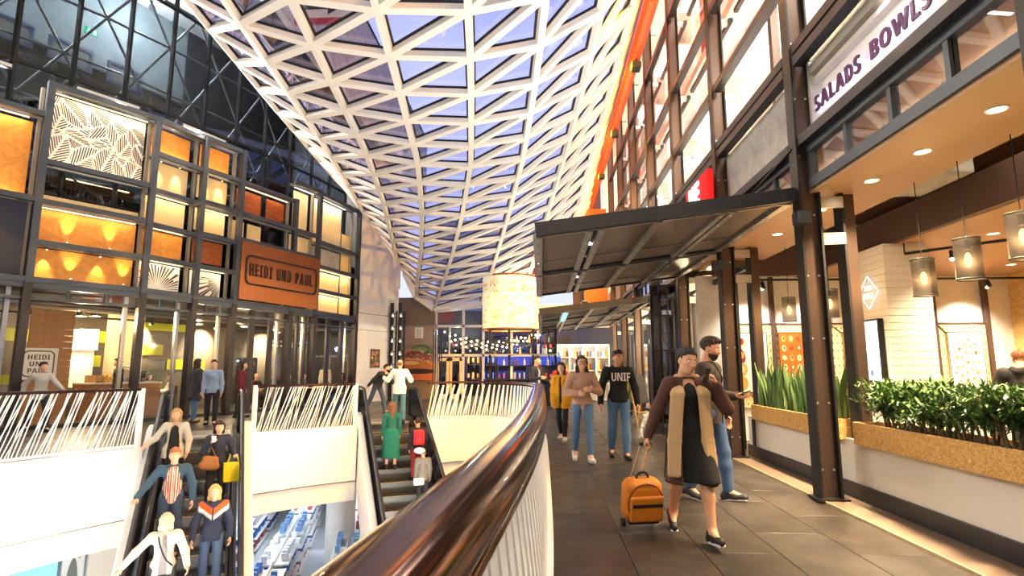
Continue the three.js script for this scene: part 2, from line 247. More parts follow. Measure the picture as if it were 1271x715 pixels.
// ================================================================ BALUSTRADES AND ESCALATORS
function sweep(pts, rad, ry = null, n = 14) { // tube along 3D points with own radius (ry: vertical radius)
  const pos = [], idx = [], uv = [], N = pts.length;
  for (let i = 0; i < N; i++) {
    const t = pts[Math.min(N - 1, i + 1)].clone().sub(pts[Math.max(0, i - 1)]).normalize(), x = new THREE.Vector3().crossVectors(t, V(0, 1, 0)).normalize(), y = new THREE.Vector3().crossVectors(x, t);
    const r = rad(i / (N - 1)), s = (ry ?? rad)(i / (N - 1));
    for (let k = 0; k <= n; k++) { const a = k / n * Math.PI * 2, p = pts[i].clone().addScaledVector(x, Math.cos(a) * r).addScaledVector(y, Math.sin(a) * s); pos.push(p.x, p.y, p.z); uv.push(k / n, i * 0.2); }
  }
  for (let i = 0; i < N - 1; i++) for (let k = 0; k < n; k++) { const a = i * (n + 1) + k, b = a + n + 1; idx.push(a, b, a + 1, b, b + 1, a + 1); }
  const cap = (i, flip) => { const c = pos.length / 3; pos.push(pts[i].x, pts[i].y, pts[i].z); uv.push(0, 0); for (let k = 0; k < n; k++) { const a = i * (n + 1) + k; flip ? idx.push(c, a, a + 1) : idx.push(c, a + 1, a); } };
  cap(0, true); cap(N - 1, false);
  const g = new THREE.BufferGeometry(); g.setAttribute('position', new THREE.Float32BufferAttribute(pos, 3)); g.setAttribute('uv', new THREE.Float32BufferAttribute(uv, 2)); g.setIndex(idx); g.computeVertexNormals(); return g;
}
const along = (pts) => { const L = [0]; for (let i = 1; i < pts.length; i++) L.push(L[i - 1] + Math.hypot(pts[i][0] - pts[i - 1][0], pts[i][1] - pts[i - 1][1])); return { L: L[L.length - 1], at: s => { s = Math.max(0, Math.min(L[L.length - 1], s)); let i = 0; while (i < L.length - 2 && L[i + 1] < s) i++; const t = (s - L[i]) / (L[i + 1] - L[i] || 1); return [pts[i][0] + (pts[i + 1][0] - pts[i][0]) * t, pts[i][1] + (pts[i + 1][1] - pts[i][1]) * t]; } }; };
const barWhite = mat(0xfbf8f2, 0.35);
{ // near balustrade with the thick bronze handrail, leaning out over the void
  const t = thing('balustrade', 'white barred balustrade with thick polished bronze handrail beside the walkway', 'railing');
  const A = along(nearPts), N = 110, top = [];
  for (let i = 0; i <= N; i++) { const s = A.L * i / N, p = A.at(s), q = A.at(Math.min(A.L, s + 0.1)), r = A.at(Math.max(0, s - 0.1)), dx = q[0] - r[0], dD = q[1] - r[1], l = Math.hypot(dx, dD), lean = p[1] < 13 && p[0] > -0.5 ? 0.13 : 0.05; top.push(W(p[0] - dD / l * lean, 1.1, p[1] + dx / l * lean)); }
  const rr1 = u => u < 0.62 ? 0.122 : Math.max(0.035, 0.122 - (u - 0.62) / 0.2 * 0.09);
  const h = part(t, 'handrail', sweep(top.map(p => p.clone().add(V(0, -0.02, 0))), rr1, u => rr1(u) * 0.85, 28), M.bronze, 'thick polished bronze handrail');
  part(h, 'lower_lip', sweep(top.map((p, i) => p.clone().add(V(i < 68 ? 0.088 : 0, -0.1 * Math.min(1, rr1(i / N) / 0.1), 0))), u => rr1(u) * 0.22, null, 10), M.bronze);
  for (let s = 0.6; s < A.L - 0.05;) {
    const p = A.at(s), far = s > 15.5, i = Math.min(N, Math.round((far ? Math.max(0, s - 0.2) : s) / A.L * N));
    part(t, 'bar', bar(W(p[0] - 0.02, 0.06, p[1]), top[i].clone().add(V(0, -0.1, 0)), 0.03, 0.045), barWhite); s += far ? 0.085 : 0.066 + (s > 9 ? 0.02 : 0);
  }
}
function slantRail(name, label, pts, dir, gap) {
  const t = thing(name, label, 'railing'), A = along(pts), N = 24;
  part(t, 'handrail', sweep([...Array(N + 1)].map((_, i) => { const p = A.at(A.L * i / N); return W(p[0], 1.1, p[1]); }), () => 0.035, () => 0.03, 10), mat(0x3c2620, 0.25, 0.7), 'slim dark bronze handrail');
  part(t, 'foot_rail', sweep([...Array(N + 1)].map((_, i) => { const p = A.at(A.L * i / N); return W(p[0], 0.05, p[1]); }), () => 0.02, () => 0.03, 8), barWhite);
  for (let s = 0.05; s < A.L - 0.1; s += gap * rr(0.75, 1.25)) { const p = A.at(s), q = A.at(s + dir * rr(0.18, 0.46)); part(t, 'bar', bar(W(p[0], 0.05, p[1]), W(q[0], 1.08, q[1]), 0.009, 0.015), barWhite); }
  for (const e of [0, A.L]) { const p = A.at(e); part(t, 'end_post', box(p[0] - 0.04, p[0] + 0.04, 0, 1.12, p[1] - 0.04, p[1] + 0.04), barWhite); }
}
slantRail('balustrade', 'white slanted bar balustrade on the void edge left of the crowded escalator', leftEdge, 1, 0.055);
slantRail('balustrade', 'white slanted bar balustrade between the two escalators', midEdge, 1, 0.052);

const ESC = [];
function escalator(label, c, deg, half, len) {
  const th = deg * Math.PI / 180, t = thing('escalator', label, 'escalator', W(c[0], 0, c[1]), th), rise = 0.577, run = 0.4, n = Math.floor(len / run);
  ESC.push({ c, th, p: (lx, z) => { const k = Math.max(0, Math.ceil(z / run - 0.5)); return W(c[0] + Math.cos(th) * lx + Math.sin(th) * z, z <= 0 ? 0.01 : -k * run * rise + 0.01, c[1] + Math.sin(th) * lx - Math.cos(th) * z); } });
  const stepM = mat(0x4d5054, 0.45, 0.5), tread = mat(0x2a2b2e, 0.5, 0.4), inner = half - 0.17;
  part(t, 'landing_plate', bx(inner * 2, 0.03, 1.6).translate(0, -0.005, -0.75), M.alu, 'brushed metal comb plate');
  for (let k = 0; k < n; k++) { const s = part(t, 'step', bx(inner * 2 - 0.04, 0.24, run + 0.02).translate(0, -(k + 1) * run * rise - 0.12, (k + 1) * run), stepM); const rg = []; for (let q = -10; q <= 10; q++) rg.push(bx(0.02, 0.008, run - 0.02).translate(q * inner / 10.6, -(k + 1) * run * rise + 0.002, (k + 1) * run)); part(s, 'tread_ridges', merge(rg), tread); part(s, 'yellow_line', bx(inner * 2 - 0.04, 0.006, 0.02).translate(0, -(k + 1) * run * rise + 0.003, (k + 1) * run + 0.19), mat(0xb9a23a, 0.6)); }
  const path = (x, dy) => [V(x, dy - 0.25, -1.25), V(x, dy, -1.32), V(x, dy + 0.02, -1.0), V(x, dy + 0.02, -0.4), V(x, dy, 0), V(x, dy - 0.1, 0.3), V(x, dy - rise * (len - 0.1), len)];
  for (const s of [-1, 1]) {
    const x = s * half, pts = new THREE.CatmullRomCurve3(path(x, 0.95), false, 'catmullrom', 0.1).getPoints(40);
    part(t, 'handrail', sweep(pts, () => 0.042, () => 0.03, 10), M.rubber, 'black rubber handrail');
    const sh = new THREE.Shape([new THREE.Vector2(-1.25, 0), new THREE.Vector2(-1.25, 0.9), new THREE.Vector2(0, 0.92), new THREE.Vector2(len, 0.92 - rise * len), new THREE.Vector2(len, 0.1 - rise * len), new THREE.Vector2(0, 0.05)]);
    part(t, 'glass_balustrade', new THREE.ExtrudeGeometry(sh, { depth: 0.015, bevelEnabled: false }).rotateY(-Math.PI / 2).translate(x + 0.007, 0, 0), mat(0x26282b, 0.12, 0.4), 'dark glossy balustrade panel');
    const cl = new THREE.Shape([new THREE.Vector2(-1.3, -0.1), new THREE.Vector2(-1.3, 0.16), new THREE.Vector2(0, 0.16), new THREE.Vector2(len, 0.16 - rise * len), new THREE.Vector2(len, -0.9 - rise * len), new THREE.Vector2(0.5, -1.1), new THREE.Vector2(-0.3, -1.0)]);
    part(t, 'skirt_panel', new THREE.ExtrudeGeometry(cl, { depth: 0.06, bevelEnabled: false }).rotateY(-Math.PI / 2).translate(s * (half - 0.1) + 0.03, 0, 0), M.steel);
    const oc = new THREE.Shape([new THREE.Vector2(-0.2, -1.2), new THREE.Vector2(-0.2, 0.05), new THREE.Vector2(0.1, 0.3), new THREE.Vector2(0.5, 0.24), new THREE.Vector2(len, 0.5 - rise * len), new THREE.Vector2(len, -1.15 - rise * len), new THREE.Vector2(0.6, -1.25)]);
    part(t, 'side_cladding', new THREE.ExtrudeGeometry(oc, { depth: 0.1, bevelEnabled: true, bevelSize: 0.03, bevelThickness: 0.03, bevelSegments: 2 }).rotateY(-Math.PI / 2).translate(s * (half + 0.13) + 0.05, 0, 0), mat(0xf4f2ec, 0.3), 'white curved side cladding');
    part(t, 'newel', rbx(0.09, 0.9, 0.5, 0.04).translate(s * half, 0.45, -1.05), s < 0 ? M.dark : mat(0x3a3c3e, 0.2, 0.5));
  }
  const tr = new THREE.Shape([new THREE.Vector2(0, -0.7), new THREE.Vector2(len, -0.55 - rise * len), new THREE.Vector2(len, -1.1 - rise * len), new THREE.Vector2(0, -1.2)]);
  part(t, 'truss_soffit', new THREE.ExtrudeGeometry(tr, { depth: half * 2, bevelEnabled: false }).rotateY(-Math.PI / 2).translate(half, 0, 0), M.alu);
  return t;
}
escalator('escalator carrying a crowd of five people down, dark side panels', [-7.43, 12.25], 30, 0.76, 8.2);
escalator('narrower looking escalator with a shopper in a green skirt on it', [-4.2, 15.67], 24, 0.72, 8.2);

// ================================================================ LEFT RESTAURANT FRONT
const cZ = [-14.5, 10.6], cA = [-12.8, 13.25], cB = [-11.4, 15.4], cM = [-10.85, 16.9], cC = [-10.3, 18.2], cD = [-9.0, 21.8], cE = [-8.3, 24.6], cX = [-9.45, 20.6];
const leafTex = canvasTex(1024, 720, (c, w, h) => {
  c.fillStyle = '#fffdf4'; c.fillRect(0, 0, w, h); c.lineCap = 'round';
  const leaf = (x, y, L, Wd, a) => { c.save(); c.translate(x, y); c.rotate(a); c.beginPath(); c.moveTo(0, 0); c.bezierCurveTo(L * 0.2, -Wd * 1.3, L * 0.7, -Wd * 1.1, L, 0); c.bezierCurveTo(L * 0.7, Wd * 1.1, L * 0.2, Wd * 1.3, 0, 0); c.fillStyle = '#fffdf4'; c.fill(); c.lineWidth = 30; c.strokeStyle = '#fffdf4'; c.stroke(); c.clip(); for (const s of [-1, 1]) for (let i = -2; i < 9; i++) { const u = i / 9.5; c.strokeStyle = ['#2e2118', '#4a3018', '#7a4c1c'][(rnd() * 3) | 0]; c.lineWidth = 12; c.beginPath(); c.moveTo(L * u, s * 17); c.quadraticCurveTo(L * (u + 0.14), s * Wd * 0.35, L * (u + 0.36), s * Wd * 0.82); c.stroke(); } c.restore(); };
  for (const [x, y, L, wd, a] of [[-40, 200, 380, 130, -0.7], [60, 420, 400, 150, -1.25], [200, 330, 400, 150, -0.3], [110, 20, 380, 120, 0.75], [420, 40, 380, 130, 0.8], [430, 390, 380, 140, -0.45], [420, 420, 340, 130, 0.55], [150, 380, 330, 110, 0.35], [640, 110, 420, 150, 0.95], [760, 470, 360, 130, -1.05], [40, 760, 380, 150, -1.15], [280, 740, 380, 150, -0.75], [560, 760, 380, 140, -1.2], [720, 520, 360, 140, 0.75], [900, 740, 380, 140, -1.2], [850, 120, 340, 120, 0.9], [930, 300, 300, 110, 1.0]]) leaf(x, y, L, wd, a);
  c.strokeStyle = '#fff6d8'; c.lineWidth = 16; c.beginPath(); c.moveTo(0, 350); c.quadraticCurveTo(500, 380, 1024, 560); c.stroke();
});
const palmTex = flip => canvasTex(512, 384, (c, w, h) => { c.fillStyle = '#fffcf0'; c.fillRect(0, 0, w, h); c.fillStyle = '#4a3a2a'; const ox = flip ? w * 1.05 : w * 0.45, oy = flip ? h * 0.25 : h * 0.95; for (let i = 0; i < 26; i++) { const a = (flip ? 1.7 : -3.2) + i / 26 * (flip ? 2.4 : 3.3), r0 = 70 + rnd() * 50, r1 = 230 + rnd() * 240, d = 0.02 + rnd() * 0.03; c.beginPath(); c.moveTo(ox + Math.cos(a) * r0, oy + Math.sin(a) * r0); c.lineTo(ox + Math.cos(a - d) * r1, oy + Math.sin(a - d) * r1); c.lineTo(ox + Math.cos(a + d) * r1, oy + Math.sin(a + d) * r1); c.fill(); } c.strokeStyle = '#fffcf0'; c.lineWidth = 22; c.strokeRect(0, 0, w, h); });
const leafMat = mat(0xffffff, 0.5, 0, { map: leafTex }), palmA = mat(0xffffff, 0.5, 0, { map: palmTex(false) }), palmB = mat(0xffffff, 0.5, 0, { map: palmTex(true) });
const creamMat = mat(0xf3d9a0, 0.5), navy = mat(0x20263a, 0.35, 0.3);
const uvFit = g => { const u = g.attributes.uv; for (let f = 0; f < 6; f++) for (let i = 0; i < 4; i++) u.setXY(f * 4 + i, [0, 1, 0, 1][i], [1, 1, 0, 0][i]); return g; };
function bay(label, a, b, beams, cells, y0 = 3.62, y1 = 8.92, postA = true) {
  const s = seg(a, b), t = thing('facade_frame', label, 'facade');
  const post = (u, w = 0.16) => { part(t, 'post', segBox(a, b, y0, y1, 0.06, 0.16, u - w / 2 / s.len, u + w / 2 / s.len), M.frame); part(t, 'inner_post', segBox(a, b, y0 + 0.1, y1 - 0.1, -0.28, 0.1, u - 0.13 / s.len, u - 0.05 / s.len), mat(0xb5aea2, 0.4, 0.6), 'pale metal reveal post'); };
  if (postA) post(0); post(1);
  for (const y of beams) { part(t, 'beam', segBox(a, b, y - 0.07, y + 0.07, 0.05, 0.14), M.frame); part(t, 'rear_beam', segBox(a, b, y - 0.05, y + 0.05, -0.3, 0.08), M.alu); for (const u of [0.08, 0.92]) part(t, 'bracket', segBox(a, b, y - 0.03, y + 0.03, -0.12, 0.36, u - 0.03, u + 0.03), M.alu); }
  for (const [u0, u1, ya, yb, m, nm, lab, off = -0.36] of cells) part(t, nm, (typeof m === 'object' && (m === leafMat || m === palmA || m === palmB)) ? uvFit(new THREE.BoxGeometry(s.len * (u1 - u0), yb - ya, 0.03)).rotateY(s.ang).translate(...s.at((u0 + u1) / 2, (ya + yb) / 2, off).toArray()) : segBox(a, b, ya, yb, off, 0.03, u0, u1), m, lab);
  return t;
}
const strip = (a, b, y, off, u0, u1, color, I, down = -1) => { // LED strip hidden behind a beam, washing the panel below (or above)
  const s = seg(a, b), p = s.at((u0 + u1) / 2, y, off), q = p.clone().add(V(0, down, 0)).addScaledVector(s.n, -0.22), L = s.len * (u1 - u0);
  const t = thing('led_strip', `slim LED strip ${down < 0 ? 'above' : 'below'} the panel at ${names.led_strip ? 'beam ' : 'the first beam '}${(names.led_strip ?? 0) + 2} of the left shopfront`, 'light', null, 0, 'LED strips on the left shopfront'); t.userData.label = 'slim warm LED strip fixed behind a shopfront beam';
  part(t, 'lamp_diffuser', bx(L, 0.025, 0.03).rotateY(s.ang).translate(p.x, p.y, p.z), glow(color, 3));
  const l = new THREE.RectAreaLight(color, I, L, 0.06); l.position.copy(p.clone().add(V(0, down * 0.02, 0))); l.up.copy(s.n); l.lookAt(q); scene.add(l);
};
bay('leftmost shopfront frame bay with an orange panel above a dark navy panel', cZ, cA, [3.7, 5.75, 8.0], [[0.02, 0.94, 5.9, 7.85, M.orange, 'orange_panel'], [0.02, 0.95, 3.8, 5.65, navy, 'navy_panel', 'dark navy panel', -0.05]], 3.62, 8.1);
bay('wide shopfront frame bay with a white leaf screen and long orange panels', cA, cB, [3.7, 4.65, 5.72, 6.78, 8.85], [[0.03, 0.93, 6.95, 8.76, leafMat, 'leaf_screen', 'white cut-out leaf pattern screen'], [0.02, 0.94, 5.78, 6.0, creamMat, 'cream_panel'], [0.02, 0.93, 4.74, 5.62, M.orange, 'orange_panel'], [0.02, 0.93, 3.78, 4.58, M.orange, 'orange_panel']]);
bay('narrow shopfront frame bay with two orange, two cream panels and a palm screen', cB, cM, [3.7, 4.68, 5.65, 6.68, 7.8, 8.85], [[0.06, 0.84, 7.88, 8.74, M.orange, 'orange_panel'], [0.05, 0.84, 6.88, 7.72, creamMat, 'cream_panel'], [0.04, 0.84, 5.82, 6.6, creamMat, 'cream_panel'], [0.04, 0.84, 4.78, 5.58, M.orange, 'orange_panel'], [0.04, 0.84, 3.78, 4.6, palmA, 'palm_screen']], 3.62, 8.92, false);
bay('narrow shopfront frame bay with a brown panel over a palm leaf screen', cM, cC, [3.7, 4.68, 5.7, 6.75, 7.85, 8.9], [[0.06, 0.82, 7.95, 8.8, M.orange, 'orange_panel'], [0.05, 0.82, 7.0, 7.76, creamMat, 'cream_panel'], [0.05, 0.82, 5.92, 6.66, creamMat, 'cream_panel'], [0.05, 0.82, 4.88, 5.62, M.brownply, 'brown_panel'], [0.05, 0.82, 3.78, 4.6, palmB, 'palm_screen']], 3.62, 8.96, false);
bay('shopfront frame bay with small brown panels above the copper sign', cC, cX, [3.7, 5.85, 6.75, 7.85], [[0.06, 0.48, 6.95, 7.72, M.brownply, 'brown_panel'], [0.58, 0.92, 6.95, 7.72, M.brownply, 'brown_panel'], [0.05, 0.3, 5.95, 6.65, creamMat, 'cream_panel', undefined, -0.6], [0.36, 0.6, 5.95, 6.65, creamMat, 'cream_panel', undefined, -0.6], [0.66, 0.92, 5.95, 6.65, M.darkpane, 'window_pane']], 3.62, 7.95, false);
bay('shopfront frame bay with a dark slatted opening beside the tall lamp box', cX, cD, [3.7, 5.85, 6.75, 8.6], [[0.1, 0.9, 5.95, 6.65, creamMat, 'cream_panel'], [0.3, 0.9, 6.9, 8.5, creamMat, 'cream_panel', undefined, -0.5]], 3.62, 8.7, false);
bay('farthest shopfront frame bay with a tall glowing cream panel and stacked cream panels', cD, cE, [3.7, 4.58, 5.55, 6.55, 8.55], [[0.05, 0.72, 6.65, 8.45, creamMat, 'cream_panel'], [0.05, 0.72, 5.65, 6.45, M.concrete, 'grey_panel'], [0.05, 0.72, 4.68, 5.45, creamMat, 'cream_panel'], [0.05, 0.72, 3.8, 4.5, creamMat, 'cream_panel'], [0.76, 0.97, 3.8, 7.4, creamMat, 'cream_panel']], 3.62, 8.6, false);
strip(cA, cB, 8.74, -0.16, 0.05, 0.92, WARM, 18); strip(cA, cB, 6.86, -0.16, 0.05, 0.92, WARM, 9, 1); strip(cA, cB, 5.62, -0.2, 0.05, 0.9, WARM, 12);
strip(cZ, cA, 7.9, -0.2, 0.1, 0.9, WARM, 26); strip(cZ, cA, 5.85, -0.2, 0.1, 0.9, WARM, 14, 1);
for (const [a, b] of [[cB, cM], [cM, cC]]) { strip(a, b, 7.9, -0.2, 0.06, 0.82, WARM, 22, 1); strip(a, b, 6.62, -0.2, 0.06, 0.82, WARM, 20); strip(a, b, 4.64, -0.2, 0.06, 0.82, WARM, 22); }
strip(cB, cM, 5.66, -0.2, 0.06, 0.82, WARM, 10, -1); strip(cD, cE, 8.45, -0.16, 0.05, 0.72, NEUT, 50); strip(cD, cE, 5.5, -0.2, 0.05, 0.95, WARM, 30); strip(cD, cE, 4.55, -0.2, 0.05, 0.95, WARM, 30); strip(cX, cD, 8.5, -0.2, 0.1, 0.9, NEUT, 20); strip(cC, cX, 7.8, -0.2, 0.06, 0.92, WARM, 6);
// small spots that throw the scallops of light
function scallop(a, b, u, y, down, I = 5) {
  const s = seg(a, b), p = s.at(u, y, -0.2), t = thing('spotlight', 'tiny silver spotlight on a shopfront beam throwing a scallop of light', 'light', null, 0, 'scallop spotlights on the left shopfront');
  part(t, 'lamp_body', cyl(0.03, 0.07, 10).translate(p.x, p.y, p.z), M.chrome); part(t, 'lamp_lens', sph(0.022, 8).translate(p.x, p.y + down * 0.04, p.z), glow(WARM, 4));
  spot(p.clone().add(V(0, down * 0.07, 0)), s.at(u, y + down * 0.75, -0.34), WARM, I, 24, 0.5, 0.5);
}
for (const u of [0.14, 0.36, 0.6, 0.84]) scallop(cA, cB, u, u < 0.2 || u > 0.5 && u < 0.7 ? 4.58 : 3.8, u < 0.2 || u > 0.5 && u < 0.7 ? -1 : 1, 7);
for (const u of [0.3, 0.68]) { scallop(cA, cB, u, 4.76, 1, 6); scallop(cB, cM, u - 0.08, 7.74, -1, 5); scallop(cM, cC, u - 0.08, 7.78, -1, 5); }

{ // copper sign HEIDI UND PAUL
  const s = seg(cC, cD), t = thing('shop_sign', 'copper sign with HEIDI UND PAUL in a rounded frame', 'sign');
  part(t, 'copper_sheet', segBox(cC, cD, 3.8, 5.8, 0.16, 0.04, 0.02, 1.0), M.copper);
  const put = g => g.rotateY(s.ang), o = s.at(0.52, 4.85, 0.185), dk = mat(0x2a1a12, 0.5);
  const x = s.len, outer = new THREE.Shape(), inner = new THREE.Path(), rrect = (q, w, h, r) => { q.moveTo(-w + r, -h); q.lineTo(w - r, -h); q.absarc(w - r, -h + r, r, -Math.PI / 2, 0); q.lineTo(w, h - r); q.absarc(w - r, h - r, r, 0, Math.PI / 2); q.lineTo(-w + r, h); q.absarc(-w + r, h - r, r, Math.PI / 2, Math.PI); q.lineTo(-w, -h + r); q.absarc(-w + r, -h + r, r, Math.PI, Math.PI * 1.5); };
  rrect(outer, x * 0.45, 0.52, 0.22); rrect(inner, x * 0.45 - 0.06, 0.46, 0.17); outer.holes.push(inner);
  part(t, 'border', put(new THREE.ExtrudeGeometry(outer, { depth: 0.02, bevelEnabled: false })).translate(o.x, o.y, o.z), dk);
  const txt = 'HEIDI UND PAUL'; let wd = 0; const gs = [...txt].map(ch => { if (ch === ' ') { wd += 0.16; return null; } const g = new TextGeometry(ch, { font, size: 0.31, depth: 0.02, curveSegments: 4, bevelEnabled: false }); g.computeBoundingBox(); g.scale(0.68, 1.4, 1); g.translate(wd - g.boundingBox.min.x, 0, 0); wd += (g.boundingBox.max.x - g.boundingBox.min.x) + 0.085; return g; });
  gs.forEach(g => g && part(t, 'letter', put(g.translate(-wd / 2, -0.2, 0.0)).translate(o.x, o.y, o.z), dk));
}

// storefront: posts, transoms, panes
const store = [[cZ, cA], [cA, cB], [cB, cM], [cM, cC], [cC, cX], [cX, cD], [cD, cE]];
store.forEach(([a, b], k) => {
  const w = structGroup('window_' + (k + 1), 'dark framed glazed shopfront bay of the left restaurant', 'window');
  const L = seg(a, b).len; if (k === 0) part(w, 'post', segBox(a, b, 0, 3.65, 0.02, 0.2, 0, 0.12 / L), M.steel);
  part(w, 'post', segBox(a, b, 0, 3.65, 0.02, 0.22, 1 - 0.09 / L, 1 + 0.09 / L), M.steel); part(w, 'post', segBox(a, b, 0, 3.5, -0.25, 0.1, 1 - 0.34 / L, 1 - 0.24 / L), M.alu);
  part(w, 'transom', segBox(a, b, 3.2, 3.27, 0, 0.1), M.frame); part(w, 'head', segBox(a, b, 3.5, 3.66, 0, 0.18), M.frame); part(w, 'sill', segBox(a, b, 0, 0.1, 0, 0.1), M.steel);
  for (let q = 1; q < 3; q++) part(w, 'mullion', segBox(a, b, 3.27, 3.5, 0, 0.05, q / 3 - 0.015, q / 3 + 0.015), M.frame);
  if (k > 3) for (let q = 1; q < 3; q++) part(w, 'mullion', segBox(a, b, 0, 3.5, 0, 0.08, q / 3 - 0.04, q / 3 + 0.04), M.steel);
  part(w, 'glass_pane', segBox(a, b, 3.27, 3.5, -0.02, 0.012), M.pane); if (k !== 1 && k !== 3) part(w, 'glass_pane', segBox(a, b, 0.1, 3.2, -0.02, 0.012), M.pane);
});
// restaurant room
const backL = [[-18.6, 12.5], [-17.2, 15.6], [-15.6, 19.6], [-14.0, 23.2], [-11.9, 28.2]];
struct('wall_left', ribbon(backL, 0, 3.6, 0.12), mat(0x5d564e, 0.7), 'grey back wall of the left restaurant');
struct('ceiling', slab([[-22, 8], [-14.6, 10.5], [-12.9, 13.3], [-11.5, 15.4], [-10.4, 18.2], [-9.1, 21.8], [-8.4, 24.6], [-8.4, 29], [-22, 29]], 3.56, 3.7), mat(0x4a4640, 0.8), 'dark open ceiling of the left restaurant', 'ceiling');
struct('wall_left', box(-22, -8.3, 0, 16, 27.5, 27.7), M.dark, 'dark end wall behind the left restaurant');
const yel = mat(0xb8bf1e, 0.6), yel2 = mat(0x8d9420, 0.6);
[[1, 2, 0.1, 0.5, 2.35, 2.75, yel2], [1, 2, 0.45, 0.95, 1.55, 1.95, yel], [1, 2, 0.72, 1, 2.4, 2.8, yel], [2, 3, 0.02, 0.5, 2.0, 2.4, yel2], [2, 3, 0.3, 0.75, 2.95, 3.3, yel], [2, 3, 0.55, 0.95, 1.45, 1.85, yel], [1, 2, 0.0, 0.35, 1.0, 1.3, yel2]].forEach(([i, j, u0, u1, y0, y1, m]) => one('wall_stripe', 'lime yellow painted board strip on the grey restaurant wall', 'wall panel', segBox(backL[i], backL[j], y0, y1, 0.04, 0.03, u0, u1), m, 'lime strips on the restaurant wall'));
{
  const wa = [-14.6, 13.4], wb = [-13.2, 15.6], p0 = atSeg(28, 480, wa, wb), p1 = atSeg(84, 480, wa, wb), A = [p0.x, -p0.z], B = [p1.x, -p1.z];
  const w = thing('wood_wall', 'horizontal oak board wall panel carrying the white shop plaque', 'wall panel');
  for (let k = 0; k < 18; k++) part(w, 'board', segBox(A, B, k * 0.172, k * 0.172 + 0.166, rr(-0.004, 0.004), 0.06), M.wood);
  const q0 = atSeg(24, 440, wa, wb, 0.06), q1 = atSeg(72, 440, wa, wb, 0.06), C = [q0.x, -q0.z], E2 = [q1.x, -q1.z], yT = atSeg(48, 432, wa, wb, 0.06).y, yB = atSeg(48, 471, wa, wb, 0.06).y;
  const pt = canvasTex(512, 512, (c) => { c.fillStyle = '#e9e4d8'; c.fillRect(0, 0, 512, 512); c.strokeStyle = '#3f4a3a'; c.lineWidth = 20; c.beginPath(); c.roundRect(50, 50, 412, 412, 80); c.stroke(); c.fillStyle = '#33312c'; c.font = 'bold 112px sans-serif'; c.textAlign = 'center'; c.fillText('HEIDI', 256, 190); c.fillText('UND', 256, 300); c.fillText('PAUL', 256, 410); });
  const g = uvFit(new THREE.BoxGeometry(seg(C, E2).len, yT - yB, 0.03)).rotateY(seg(C, E2).ang).translate(...seg(C, E2).at(0.5, (yT + yB) / 2, 0).toArray());
  one('shop_plaque', 'square white plaque reading HEIDI UND PAUL in a rounded green frame', 'sign', g, mat(0xffffff, 0.5, 0, { map: pt }));
}
